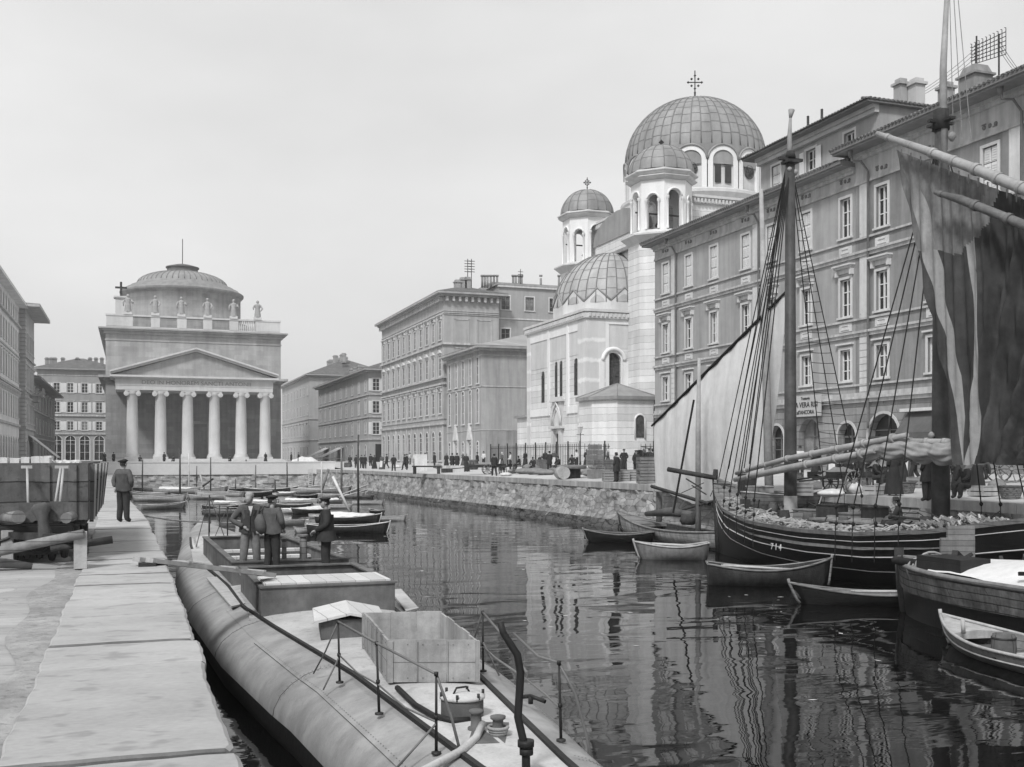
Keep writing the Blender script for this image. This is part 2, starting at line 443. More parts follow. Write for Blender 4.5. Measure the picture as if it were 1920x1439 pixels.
while y < 128:
    L_ = JL[i + 1] - y if i < 15 else sw[i % 6] * rnd.uniform(.85, 1.1); y1 = min(y + L_, 128.5)
    NX, NY = 14, max(3, int(L_ / .13) if y < 26 else 4)
    dz = rnd.uniform(-.012, .012); sk = rnd.uniform(-.04, .04); tx = rnd.uniform(-.006, .006)
    gap = .028
    rows = []
    NY += 2
    for b_ in range(NY + 1):
        fy = (0, .008, .03)[b_] if b_ < 3 else ((1, .992, .97)[NY - b_] if NY - b_ < 3 else .03 + .94 * (b_ - 2) / (NY - 4))
        yy = y + gap + (y1 - y - 2 * gap) * fy + .012 * sin(i * 7)
        e0 = ledge(yy) + .018 * sin(yy * 1.3) * sin(yy * .7 + 1) + .010 * sin(yy * 9 + i) * sin(yy * 4.3)
        e0 += .018 * sin(i * 2.7) - (.04 * max(0, sin(i * 3.3)) if b_ < 2 else 0)
        w0 = -.76 + (ledge(yy) - .6) + .015 * sin(yy * 2 + 2) + .008 * sin(yy * 9)
        row = []
        for a_ in range(NX + 1):
            t = (0, .012)[a_] if a_ < 2 else ((1, .985)[NX - a_] if NX - a_ < 2 else a_ / NX); x = w0 + (e0 - w0) * t
            zz = QZ_L + dz + tx * (t - .5) + .003 * sin(x * 3 + yy * 1.3) + .0015 * sin(x * 11 - yy * 7)
            if a_ == NX: zz -= .03; x += .01
            if a_ == NX - 1: zz -= .006
            if a_ == 0: zz -= .014
            if b_ in (0, NY): zz -= .02
            if b_ in (1, NY - 1): zz -= .004
            row.append((x, yy + sk * (t - .5), zz))
        rows.append([(row[0][0], row[0][1], QZ_L - .34)] + row + [(row[-1][0] - .015, row[-1][1], QZ_L - .34)])
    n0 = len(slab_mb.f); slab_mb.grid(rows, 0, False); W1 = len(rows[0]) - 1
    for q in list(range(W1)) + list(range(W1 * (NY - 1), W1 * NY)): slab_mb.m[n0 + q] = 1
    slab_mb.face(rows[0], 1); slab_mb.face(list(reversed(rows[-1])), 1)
    y = y1; i += 1
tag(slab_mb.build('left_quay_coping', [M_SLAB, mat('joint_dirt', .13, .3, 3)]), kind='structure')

# right quay: wall polyline (x, y) of its top edge
RE = [(26.4, -60), (26.2, 20), (25.9, 50), (25.4, 74), (24.7, 86), (23.9, 109), (23.2, 122), (21.0, 128.5)]
def redge(y):
    for (x0, y0), (x1, y1) in zip(RE, RE[1:]):
        if y <= y1: return x0 + (x1 - x0) * (y - y0) / (y1 - y0)
    return RE[-1][0]
g = MB(); ys = [-60 + i * 4 for i in range(48)] + [128.5]
rows = [[(redge(yy) + .55, yy, QZ_R), (30, yy, street(30)), (34, yy, street(34)), (38, yy, street(38)), (42.3, yy, street(42)), (450, yy, street(42))] for yy in ys]
g.grid(rows, 0, True)
tag(g.build('right_quay_street', M_STREET), kind='structure')
g = MB(); g.face([(-450, 128.9, 2.9), (24.5, 128.9, 2.9), (24.5, 1200, 3.05), (-450, 1200, 3.05)]); g.grid([[(24.5, 128.5, QZ_R), (24.5, 150, 2.9), (24.5, 1200, 3.05)], [(42.3, 128.5, street(42)), (42.3, 150, street(42)), (42.3, 1200, 3.05)], [(450, 128.5, street(42)), (450, 150, street(42)), (450, 1200, 3.05)]])
tag(g.build('church_square', M_STREET), kind='structure')
c = MB()
rr = random.Random(5); yy = -60
while yy < 128.4:
    y1 = min(128.5, yy + rr.uniform(.9, 1.8)); x0, x1 = redge(yy), redge(y1); dz = rr.uniform(-.015, .015); ox = rr.uniform(-.02, .02)
    q = [(x0 - .06 + ox, yy + .01), (x0 + .6, yy + .01), (x1 + .6, y1 - .01), (x1 - .06 + ox, y1 - .01)]
    a = [Vector((x, y_, QZ_R - .32)) for x, y_ in q]; b = [Vector((x, y_, QZ_R + .01 + dz)) for x, y_ in q]
    c.face(b); [c.face([a[k], a[(k + 1) % 4], b[(k + 1) % 4], b[k]]) for k in range(4)]
    yy = y1
tag(c.build('right_quay_coping', M_COPE), kind='structure')
# battered rubble wall with a rough, real surface
from mathutils import noise as mn
def rubble(mb, pts, z0, z1, batter, seed, mi_lo=1, mi_hi=0, ztide=.4, step=.22):
    """pts: polyline (x,y); wall leans out by batter at the foot; surface is pushed in and out stone by stone"""
    path = [Vector((p[0], p[1])) for p in pts]; rows = []; s = 0
    nz = max(3, int((z1 - z0) / .2))
    S = []
    for p, q in zip(path, path[1:]):
        n_ = max(1, int((q - p).length / step)); nn = (q - p).normalized(); nn = Vector((-nn.y, nn.x))
        for k in range(n_): S.append((p + (q - p) * k / n_, nn))
    S.append((path[-1], nn))
    for k, (p, nn) in enumerate(S):
        row = []
        for j in range(nz + 1):
            t = j / nz; z = z0 + (z1 - z0) * t
            cell = mn.cell(Vector((k * step / .62 + seed + (j // 2) * .37, (j // 2) * 1.0, 1)))
            off = batter * (1 - t) ** 1.4 + .10 * cell + .05 * mn.noise(Vector((k * step * 3, z * 3, seed)))
            row.append((p.x + nn.x * off, p.y + nn.y * off, z))
        rows.append(row)
    n0 = len(mb.f); mb.grid(rows, mi_hi, False)
    for fi in range(n0, len(mb.f)):
        zc = sum(mb.v[v][2] for v in mb.f[fi]) / 4
        if zc < ztide + .12 * mn.noise(Vector((fi * .3, 0, 0))): mb.m[fi] = mi_lo
qw = MB(); rubble(qw, [(p[0], p[1]) for p in RE if p[1] >= 20], -.4, QZ_R - .32, 1.0, 2.0)
qw.face([(26.1, -60, -1), (26.1, 20, -1), (26.1, 20, 2.2), (26.1, -60, 2.2)])
tag(qw.build('right_quay_wall', [M_QWALL, M_ALGAE]), 'long rough rubble quay wall below the market street', 'quay wall')
ew = MB(); rubble(ew, [(21.0, 128.5), (-1.0, 128.5)], -.4, 1.9, .25, 9.0)
tag(ew.build('end_quay_wall', [mat('end_masonry', .36, .2, 1, bump=.6, bscale=4, rub=(.7, .34, .06, .6)), M_ALGAE]), 'rubble quay wall across the far end of the canal', 'quay wall')
pw = MB(); fbox(pw, Fr(-60, 128.5, (1, 0), (0, -1)), 0, 83.2, -.45, .12, 1.9, 3.28); fbox(pw, Fr(-60, 128.5, (1, 0), (0, -1)), 0, 83.28, -.5, .17, 3.28, 3.43)
tag(pw.build('stone_parapet', mat('pale_parapet', .62, .07, 1)), 'pale smooth parapet along the far end of the canal', 'parapet')
# ================================================================ houses along the right quay (fronts on the plane x = WX)
FN = ((0, -1), (-1, 0))        # u, n of a front that faces the canal from the right
def yX(px, X=WX): return onX(px, X)[1]
def body(mb, x0, x1, y0, y1, z0, z1, mi=0, skip_front=True, front='x0'):
    """closed box without its windowed front"""
    fx = {'x0': [(x0, y0), (x0, y1)], 'x1': [(x1, y1), (x1, y0)], 'y0': [(x1, y0), (x0, y0)]}
    c = [(x0, y0), (x1, y0), (x1, y1), (x0, y1)]
    for k in range(4):
        p, q = c[k], c[(k + 1) % 4]
        if skip_front and {p, q} == set(fx[front]): continue
        mb.face([(p[0], p[1], z0), (q[0], q[1], z0), (q[0], q[1], z1), (p[0], p[1], z1)], mi)
    mb.face([(x0, y0, z1), (x1, y0, z1), (x1, y1, z1), (x0, y1, z1)], mi)
def hip_roof(mb, x0, x1, y0, y1, z, rise, over=.5, mi=0, axis='y'):
    x0 -= over; x1 += over; y0 -= over; y1 += over
    if axis == 'y':
        xm = (x0 + x1) / 2; i = min((x1 - x0) / 2, (y1 - y0) / 2 - .1); a, b = (xm, y0 + i, z + rise), (xm, y1 - i, z + rise)
    else:
        ym = (y0 + y1) / 2; i = min((y1 - y0) / 2, (x1 - x0) / 2 - .1); a, b = (x0 + i, ym, z + rise), (x1 - i, ym, z + rise)
    c = [(x0, y0, z), (x1, y0, z), (x1, y1, z), (x0, y1, z)]
    if axis == 'y':
        mb.face([c[0], c[1], a], mi); mb.face([c[1], c[2], b, a], mi); mb.face([c[2], c[3], b], mi); mb.face([c[3], c[0], a, b], mi)
    else:
        mb.face([c[0], c[1], b, a], mi); mb.face([c[1], c[2], b], mi); mb.face([c[2], c[3], a, b], mi); mb.face([c[3], c[0], a], mi)
    mb.face([(p[0], p[1], z - .02) for p in reversed(c)], mi)
def chimney(parent, x, y, z, w=.9, h=1.6, m=None, pots=0, cap=True):
    b = MB(); b.box(x - w / 2, x + w / 2, y - w / 2, y + w / 2, z - .8, z + h)
    if cap: b.box(x - w / 2 - .12, x + w / 2 + .12, y - w / 2 - .12, y + w / 2 + .12, z + h, z + h + .16); b.box(x - w / 2 + .05, x + w / 2 - .05, y - w / 2 + .05, y + w / 2 - .05, z + h + .16, z + h + .4)
    for k in range(pots): b.lathe([(.14, 0), (.12, .9), (.17, .95), (.17, 1.05)], (x - w / 2 + (k + .5) * w / pots, y, z + h), 8)
    return b.build('chimney', m or M_STUCCO_D, parent)

M_STUCCO = mat('grey_stucco', .33, .10, .6, streak=.22, bump=.12)
M_STUCCO_D = mat('dark_stucco', .25, .14, .7, streak=.3, bump=.15)
M_STUCCO_L = mat('light_stucco', .46, .08, .6, streak=.15, bump=.1)
M_RUST = mat('rusticated_base', .25, .12, .8, streak=.25, bump=.5, bricks=(2.6, .46, .022, .45, 'xy'))
M_MOULD = mat('moulding', .46, .12, 1, streak=.3)
M_EAVE = mat('eave_boards', .20, .15, 1, streak=.1)
M_PIPE = mat('lead_pipe', .14, .2, 2, rough=.5)
M_CAFE = mat('signboard_white', .42, .1, 2)
M_INK = mat('sign_ink', .03)

# ---------- long four storey house (front from px 1228 to 1612) and the darker one after it
ZG, ZS = 7.35, 2.9     # top of the ground floor, foot of the walls
def long_house(name, label, ya, yb, m_wall, cols, pil, top_styles, hood_styles, first_styles, arches, eave_over, z_top, zgap=0.0, extra=None):
    """ya nearer the far end; a runs from ya towards the camera"""
    t = thing(name, label, 'house', (WX, (ya + yb) / 2, ZS))
    fr = Fr(WX, ya, *FN); W_ = ya - yb
    rows = [(8.65, 1.95, first_styles, 1.0), (12.65, 2.35, hood_styles, 1.02), (17.6, 2.45, top_styles, 1.02)]
    holes = []; wins = []
    for z, h, st, w in rows:
        for k, yc in enumerate(cols):
            a = ya - yc; holes.append((a - w / 2, a + w / 2, z, z + h, False)); wins.append((a, z, w, h, st[k % len(st)]))
    gh = []
    for (yc, w, zt, style) in arches: a = ya - yc; gh.append((a - w / 2, a + w / 2, ZS if style == 'door' else 3.6, zt, style != 'shop'))
    wl = MB(); wall_holes(wl, fr, 0, W_, ZG, z_top, holes, .26)
    body(wl, WX, WX + 13, yb, ya, ZS, z_top); wl.build('wall', m_wall, t)
    g = MB(); wall_holes(g, fr, 0, W_, ZS, ZG, gh, .5); g.build('ground_floor_wall', M_RUST, t)
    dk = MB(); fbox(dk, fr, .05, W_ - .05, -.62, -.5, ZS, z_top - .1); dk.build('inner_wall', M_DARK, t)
    mo = MB()
    e = .0
    fbox(mo, fr, 0 - e, W_ + e, 0, .16, ZG - .1, ZG + .12); fbox(mo, fr, 0, W_, 0, .28, ZG + .12, ZG + .26); fbox(mo, fr, 0, W_, 0, .1, ZG + .26, ZG + .5)
    for z in (8.38, 12.4, 17.3): fbox(mo, fr, 0, W_, 0, .12, z - .12, z)
    for z in (11.5, 16.35): fbox(mo, fr, 0, W_, 0, .22, z - .02, z + .12); fbox(mo, fr, 0, W_, 0, .12, z - .22, z - .02)
    fbox(mo, fr, 0, W_, 0, .12, 20.55, 20.68); fbox(mo, fr, 0, W_, 0, .07, 20.68, 20.8)
    fbox(mo, fr, 0, W_, 0, .35, z_top - .55, z_top - .35); fbox(mo, fr, 0, W_, 0, .2, z_top - .75, z_top - .55)
    mo.build('string_course', M_MOULD, t)
    fz = MB()                                         # painted frieze with scroll reliefs above the windows
    fbox(fz, fr, 0, W_, .0, .03, 20.8, z_top - .75)
    for k, yc in enumerate(cols):
        a = ya - yc
        for q in range(3): fz.lathe([(.0, 0), (.13, .0), (.1, .05), (0, .07)], (0, 0, 0), 8, 1); fz.xf(Matrix.Translation(fr.P(a - .4 + q * .4, .03, 21.1)) @ Matrix.Rotation(-pi / 2, 4, 'Y') @ Matrix.Scale(1.0, 4), len(fz.v) - 32)
        fbox(fz, fr, a - .55, a - .25, .03, .06, 21.22, 21.3, 1); fbox(fz, fr, a + .2, a + .5, .03, .06, 20.95, 21.03, 1)
    fz.build('frieze', [M_MOULD, M_PIPE], t)
    for yc in pil:                                    # pilaster strips with a sunk panel
        a = ya - yc; p = MB()
        for (za, zb) in ((ZG + .5, 11.28), (12.4, 16.13), (17.3, 20.55)):
            fbox(p, fr, a - .42, a + .42, 0, .05, za, zb)
            if za > 10:
                for s_ in (-1, 1): fbox(p, fr, a + s_ * .3 - .04, a + s_ * .3 + .04, .05, .09, za + .25, zb - .25)
            else:
                for q in range(int((zb - za) / .42)): fbox(p, fr, a - .38, a + .38, .05, .08, za + .06 + q * .42, za + .4 + q * .42)
        p.build('pilaster', M_TRIM, t)
    for yc in cols:                                   # apron panels below the windows
        a = ya - yc
        for z in (11.72, 16.5):
            p = MB()
            fbox(p, fr, a - .62, a + .62, 0, .03, z, z + .52); fbox(p, fr, a - .4, a + .4, .03, .07, z + .36, z + .42); fbox(p, fr, a - .4, a + .4, .03, .07, z + .1, z + .16)
            fbox(p, fr, a - .4, a - .33, .03, .07, z + .16, z + .36); fbox(p, fr, a + .33, a + .4, .03, .07, z + .16, z + .36)
            p.build('apron_panel', M_TRIM, t)
    for a, z, w, h, st in wins: window(t, fr, a, z, w, h, st)
    ro = MB()                                         # deep eaves and tiled slope
    fbox(ro, fr, -.5, W_ + .02, -.1, eave_over, z_top - .35, z_top - .22, 1); fbox(ro, fr, -.55, W_ + .02, -.1, eave_over + .12, z_top - .22, z_top - .02, 1)
    P = fr.P
    ro.face([P(-.6, eave_over + .14, z_top), P(W_, eave_over + .14, z_top), P(W_, -6.5, z_top + 2.6), P(3, -6.5, z_top + 2.6)])
    ro.face([P(-.6, eave_over + .14, z_top), P(3, -6.5, z_top + 2.6), P(-.6, -13.3, z_top)])
    ro.face([P(3, -6.5, z_top + 2.6), P(W_, -6.5, z_top + 2.6), P(W_, -13.3, z_top), P(-.6, -13.3, z_top)])
    ro.face([P(W_, eave_over + .14, z_top), P(W_, -13.3, z_top), P(W_, -6.5, z_top + 2.6)])
    n_ = int(W_ / .3)
    for k in range(n_): a = -.5 + k * .3; ro.tube([P(a, eave_over + .2, z_top - .02), P(a, eave_over - .5, z_top + .26)], .1, 6)
    ro.build('roof', [M_TILE, M_EAVE], t)
    for yc in ([pil[0], pil[-1]] if pil else []):
        a = ya - yc + .52; p = MB()
        p.tube([fr.P(a - .45, eave_over * .8, z_top - .15), fr.P(a - .4, eave_over * .75, z_top - .95), fr.P(a - .1, eave_over * .45, z_top - 1.0), fr.P(a, .16, z_top - 1.6), fr.P(a, .16, ZG - 1.2), fr.P(a, .16, ZG - 1.7)], .075, 8)
        p.tube([fr.P(a - .45, eave_over * .8, z_top - .2), fr.P(a - .45, eave_over * .8, z_top - .75)], [.2, .1], 8)
        p.build('drainpipe', M_PIPE, t)
    for (yc, w, zt, style) in arches:
        a = ya - yc
        if style == 'door':
            window(t, fr, a, ZS, w, zt - ZS, 'arch plain', .5, (M_TRIM, M_PIPE, M_GLASS), 'door')
        elif style == 'arch': window(t, fr, a, 3.6, w, zt - 3.6, 'arch', .5, (M_STUCCO_L, M_PIPE, M_GLASS))
    return t, fr
cA = [yX(p) for p in (1248.4, 1291.6, 1338.6, 1398.4, 1446.6, 1512, 1585.6)]
tA, frA = long_house('corner_house', 'long grey four storey house beside the domed church, under an attic storey', yX(1228), yX(1604), M_STUCCO, cA, [yX(1264), yX(1418)],
    ['closed', 'closed', 'closed', 'closed', 'closed', 'closed', 'sash'], ['sash hood'], ['sash cap'], [(yX(1517), 2.35, 6.45, 'door'), (yX(1588), 1.75, 6.05, 'arch'), (yX(1456), 1.75, 6.1, 'arch'), (yX(1400), 1.75, 6.1, 'arch'), (yX(1345), 1.75, 6.1, 'door')], 1.0, 22.1)
cB = [yX(p) for p in (1654, 1752, 1857, 1990, 2150, 2350)]
tB, frB = long_house('quay_house', 'darker four storey house with shop arches and a big tapered chimney', yX(1604) - .02, -12, M_STUCCO_D, cB, [yX(1621), yX(1905)],
    ['sash', 'closed', 'closed'], ['sash hood'], ['sash cap'], [(yX(1657), 2.75, 6.5, 'arch'), (yX(1790), 7.2, 5.9, 'shop'), (yX(1950), 2.6, 6.4, 'door')], 1.35, 22.75)
# shop front, its hood and the two signs
sf = MB(); a0 = frB.o.y - yX(1790)
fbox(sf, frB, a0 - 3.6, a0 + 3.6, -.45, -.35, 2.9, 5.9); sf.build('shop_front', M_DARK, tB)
p_ = MB(); fbox(p_, frB, a0 - 2.6, a0 - .9, -.35, -.2, 2.9, 5.0); fbox(p_, frB, a0 + 1.2, a0 + 2.6, -.35, -.2, 2.9, 5.0); p_.build('shop_window', M_STUCCO_L, tB)
aw = thing('shop_awning', 'dark cloth awning rolled out over the shop front', 'awning', (WX - .6, yX(1790), 5.9)); q = MB()
fbox(q, frB, a0 - 3.8, a0 + 3.8, .0, .5, 6.5, 6.68, 1); q.face([frB.P(a0 - 3.6, .06, 6.48), frB.P(a0 + 3.6, .06, 6.48), frB.P(a0 + 3.6, 1.0, 5.3), frB.P(a0 - 3.6, 1.0, 5.3)]); q.face([frB.P(a0 - 3.6, 1.0, 5.3), frB.P(a0 + 3.6, 1.0, 5.3), frB.P(a0 + 3.6, 1.02, 4.95), frB.P(a0 - 3.6, 1.02, 4.95)])
q.face([frB.P(a0 + 3.6, 1.01, 5.28), frB.P(a0 + 3.6, .08, 6.44), frB.P(a0 - 3.6, .08, 6.44), frB.P(a0 - 3.6, 1.01, 5.28)])
q.build('cloth', [mat('awning_cloth', .10, .2, 2), M_TRIM], aw)
def text_obj(s, size, parent, fr, a, o, z, m, name='lettering', ext=.01, sx=1.0):
    cu = bpy.data.curves.new(name, 'FONT'); cu.body = s; cu.size = size; cu.extrude = ext; cu.align_x = 'CENTER'; cu.align_y = 'CENTER'
    ob = bpy.data.objects.new(name, cu); scene.collection.objects.link(ob)
    dg = bpy.context.evaluated_depsgraph_get(); me = bpy.data.meshes.new_from_object(ob.evaluated_get(dg)); bpy.data.objects.remove(ob)
    M = Matrix(((fr.u.x, 0, fr.n.x, 0), (fr.u.y, 0, fr.n.y, 0), (0, 1, 0, 0), (0, 0, 0, 1)))
    me.transform(M @ Matrix.Scale(sx, 4, (1, 0, 0))); me.materials.clear(); me.materials.append(m)
    ob = bpy.data.objects.new(name, me); scene.collection.objects.link(ob); ob.parent = parent; ob.location = fr.P(a, o, z) - wloc(parent); return ob
ac = frA.o.y - yX(1519)
sg = thing('cafe_sign', 'white signboard with dark lettering above the arched door', 'sign', (WX - .1, yX(1519), 6.6)); q = MB()
fbox(q, frA, ac - 1.65, ac + 1.65, .3, .36, 6.58, 7.95); q.build('board', M_CAFE, sg)
text_obj('Trattoria', .26, sg, frA, ac, .38, 7.76, M_INK); text_obj('LA VERA RISI', .5, sg, frA, ac, .38, 7.33, M_INK, sx=.95); text_obj('all\'ANCORA', .36, sg, frA, ac, .38, 6.85, M_INK)
ac = frB.o.y - yX(1657)
sg = thing('shop_sign', 'dark strip with pale letters across the big arch', 'sign', (WX - .1, yX(1657), 4.7)); q = MB()
fbox(q, frB, ac - 1.35, ac + 1.35, .02, .06, 4.3, 5.1); q.build('board', M_INK, sg); text_obj('VIGORI', .62, sg, frB, ac, .08, 4.7, M_CAFE)
# attic storey standing on the corner house
ya, yb = yX(1421), yX(1640)
at = thing('attic_storey', 'set up attic storey with three windows and a tiled roof above the long grey house', 'attic', (WX, (ya + yb) / 2, 22.0)); fr = Fr(WX + .25, ya, *FN); W_ = ya - yb
aw_ = [(ya - yX(1450), 22.75, 'closed'), (ya - yX(1515), 22.75, 'open'), (ya - yX(1587), 22.75, 'sash')]
b = MB(); wall_holes(b, fr, 0, W_, 21.6, 25.1, [(a - .52, a + .52, z - .45, z + 1.45, False) for a, z, s in aw_], .26); body(b, WX + .25, WX + 12, yb, ya, 21.6, 25.1); b.build('wall', M_STUCCO, at)
for a, z, s_ in aw_: window(at, fr, a, z - .45, 1.04, 1.9, s_)
b = MB(); fbox(b, fr, -.1, W_ + .1, 0, .3, 24.6, 24.85); fbox(b, fr, -.1, W_ + .1, 0, .45, 24.85, 25.1); b.build('cornice', M_STUCCO_L, at)
b = MB(); b.box(WX - .75, WX + 12.6, yb - .35, ya + .9, 25.1, 25.22, 1); hip_roof(b, WX - .3, WX + 12, yb + .2, ya + .3, 25.24, 2.2, .6)
for k in range(int((W_ + 1) / .3)): b.tube([fr.P(-.9 + k * .3, 1.05, 25.28), fr.P(-.9 + k * .3, .2, 25.52)], .1, 6)
for k in range(40): b.tube([(WX - .6 + k * .32, yb - .42, 25.27), (WX - .6 + k * .32, yb + .4, 25.5)], .1, 6)
b.build('roof', [M_TILE, M_EAVE], at)
chimney(at, WX + 3.0, yb + 1.3, 26.0, .62, .95, M_STUCCO); chimney(at, WX + 3.6, yb + .6, 26.0, .7, .8, M_STUCCO_L); chimney(at, WX + 5.6, yb + .3, 25.4, .7, 1.3, M_STUCCO)
# the big tapered chimney on the near house, roof rack of telephone wires
x, y, d = onX(1829, WX + 1.8); b = MB()
z0 = 22.9; s_ = .62
b.box(x - s_, x + s_, y - s_, y + s_, z0 - .8, zd(146, d)); b.box(x - s_ - .12, x + s_ + .12, y - s_ - .12, y + s_ + .12, zd(146, d), zd(142, d))
zt = zd(126, d); zc = zd(142, d)
lo = [(x - s_, y - s_, zc), (x + s_, y - s_, zc), (x + s_, y + s_, zc), (x - s_, y + s_, zc)]; hi = [(x + (a - x) * .72, y + (c_ - y) * .72, zt) for a, c_, _ in lo]
for k in range(4): b.face([lo[k], lo[(k + 1) % 4], hi[(k + 1) % 4], hi[k]])
b.face(hi); b.build('chimney', M_STUCCO_D, tB)
M_IRON = mat('black_iron', .025, .3, 3, rough=.5)
rk = thing('wire_rack', 'telephone wire rack on two iron poles above the roof', 'wire rack', (WX + 3, y, 24)); b = MB()
xr, yr, dr = onX(1831, WX + 3.4); xr2, yr2, dr2 = onX(1873, WX + 3.4)
b.tube([(xr, yr, 23.5), (xr, yr, zd(68, dr))], .05); b.tube([(xr2, yr2, 23.5), (xr2, yr2, zd(64, dr2))], .05)
for k in range(6):
    p = Vector((xr, yr, zd(86 + k * 6.6, dr))) ; q = Vector((xr2, yr2, zd(66 + k * 8, dr2))); v = (q - p); p2 = p - v * .22; q2 = q + v * .3
    b.tube([p2, q2], .022)
    for j in range(10): r_ = p2 + (q2 - p2) * j / 9; b.tube([r_, r_ + Vector((0, 0, .22)), r_ + Vector((0, .1, .26))], .022, 5)
b.build('frame', M_IRON, rk)
wr = thing('telephone_wires', 'thin telephone wires strung from the roof rack', 'wires', (xr, yr, 25)); b = MB()
for k in range(3):
    p = Vector((xr, yr, zd(90 + k * 9, dr))); q = P3(1690, 190 + k * 3, 75); b.tube([p.lerp(q, t) - Vector((0, 0, 1.2 * t * (1 - t))) for t in (0, .2, .4, .6, .8, 1)], .015, 4)
    p = Vector((xr2, yr2, zd(76 + k * 9, dr2))); q = P3(1960, 190 + k * 3, 50); b.tube([p.lerp(q, t) - Vector((0, 0, .8 * t * (1 - t))) for t in (0, .25, .5, .75, 1)], .015, 4)
b.build('wire', M_IRON, wr)
b = MB()
for px, py, h in ((1541, 205, 12), (1515, 218, 12)):
    x, y, d = onX(px, WX + 3); b = MB(); zb = zd(py + 14, d) - 1.5; b.tube([(x, y, zb), (x, y, zd(py, d))], .09, 6); b.build('flue', M_IRON, at)

# ---------- palazzo with many pilasters (px 716 .. 832), gothic low house (838 .. 903), plain block behind, two corner houses
def rows_house(name, label, ya, yb, depth, zt, m, rows, cols, z0=2.95, courses=(), eave=.7, roof=2.5, roofm=None, side=None, base=None, trims=None, pil=False, X=WX, base_z=None):
    t = thing(name, label, 'house', (X, (ya + yb) / 2, z0)); fr = Fr(X, ya, *FN); W_ = ya - yb
    holes = []; wn = []
    cl = [(i + .5) / cols * W_ for i in range(cols)] if isinstance(cols, int) else [ya - c for c in cols]
    for (z, h, w, st) in rows:
        for a in cl:
            holes.append((a - w / 2, a + w / 2, z, z + h, 'arch' in st)); wn.append((a, z, w, h, st))
    b = MB(); wall_holes(b, fr, 0, W_, z0, zt, holes, .07); body(b, X, X + depth, yb, ya, z0, zt); b.build('wall', m, t)
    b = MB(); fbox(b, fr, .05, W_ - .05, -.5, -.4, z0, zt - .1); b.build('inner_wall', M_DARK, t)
    b = MB()
    for z, o, h in courses:
        fbox(b, fr, -o * .98, W_ + o, 0, o, z, z + h)
        b.box(X, X + depth, yb - o, yb, z + .002, z + h - .002)
    if courses: b.build('string_course', trims or M_MOULD, t)
    b = MB(); fbox(b, fr, -eave, W_ + eave, -depth - eave, eave, zt, zt + .3, 1); fbox(b, fr, -eave * .6, W_ + eave * .6, -.1, eave * .6, zt - .3, zt, 1); b.box(X, X + depth, yb - eave * .55, yb, zt - .3, zt - .003, 1)
    hip_roof(b, X, X + depth, yb, ya, zt + .32, roof, eave + .02); b.build('roof', [roofm or M_TILE, m], t)
    for a, z, w, h, st in wn: window(t, fr, a, z, w, h, st, .07)
    return t, fr, W_, cl
M_PAL = mat('palazzo_stucco', .36, .10, .5, streak=.2)
ya, yb = yX(716), yX(832)
t, fr, W_, cl = rows_house('palazzo', 'tall ornate palazzo with rows of pedimented windows beyond the low gothic house', ya, yb, 8.3, 27.2, M_PAL,
    [(3.4, 4.2, 1.5, 'arch'), (10.2, 3.0, 1.35, 'sash hood'), (15.6, 2.9, 1.35, 'sash ped'), (20.8, 2.7, 1.25, 'sash hood')], 11,
    courses=((8.6, .25, .3), (9.4, .12, .2), (14.3, .25, .25), (15.2, .35, .2), (20.0, .3, .3), (24.4, .12, .2), (24.8, .08, .15)), eave=1.1, roof=1.6)
for k in range(12):
    a = W_ * k / 11; a = min(max(a, .25), W_ - .25); b = MB(); fbox(b, fr, a - .22, a + .22, 0, .1, 2.95, 8.6); fbox(b, fr, a - .2, a + .2, 0, .08, 9.6, 14.3)
    fbox(b, fr, a - .18, a + .18, 0, .07, 15.4, 20.0); fbox(b, fr, a - .18, a + .18, 0, .07, 20.3, 24.4); b.build('pilaster', M_MOULD, t)
b = MB()
for k in range(int(W_ / .9)): fbox(b, fr, .3 + k * .9, .62 + k * .9, 0, .6, 26.2, 26.85)
for k in range(9): b.box(WX + .2 + k * .95, WX + .55 + k * .95, yb - .6, yb, 26.2, 26.85)
b.box(WX, WX + 8.3, yb - .12, yb, 24.3, 24.5); b.build('bracket', M_MOULD, t)
b = MB()
for x0 in (WX + 1.6, WX + 5.0):
    for (xa, xb, za, zb) in ((x0, x0 + 2.2, 19.5, 19.65), (x0, x0 + 2.2, 23.6, 23.75), (x0, x0 + .14, 19.6, 23.7), (x0 + 2.06, x0 + 2.2, 19.6, 23.7)): b.box(xa, xb, yb - .07, yb - .0, za, zb)
b.build('blind_panel', M_MOULD, t)
for px, h in ((858, 1.2), (868, 1.6), (876, 1.7)):
    x, y, d = onY(px, yb + 3); chimney(t, x, y, 28.2, .9, h, M_PAL)
pr = thing('wire_rack', 'double mast of telephone insulators on the palazzo roof', 'wire rack', (WX + 6, yb + 4, 29)); b = MB()
for px in (877, 884):
    x, y, d = onY(px, yb + 4); b.tube([(x, y, 28.5), (x, y, zd(486, d))], .06, 5)
    for k in range(5): z = zd(490 + k * 5, d); b.tube([(x - .5, y, z), (x + .5, y, z)], .05, 4)
b.build('frame', M_IRON, pr)
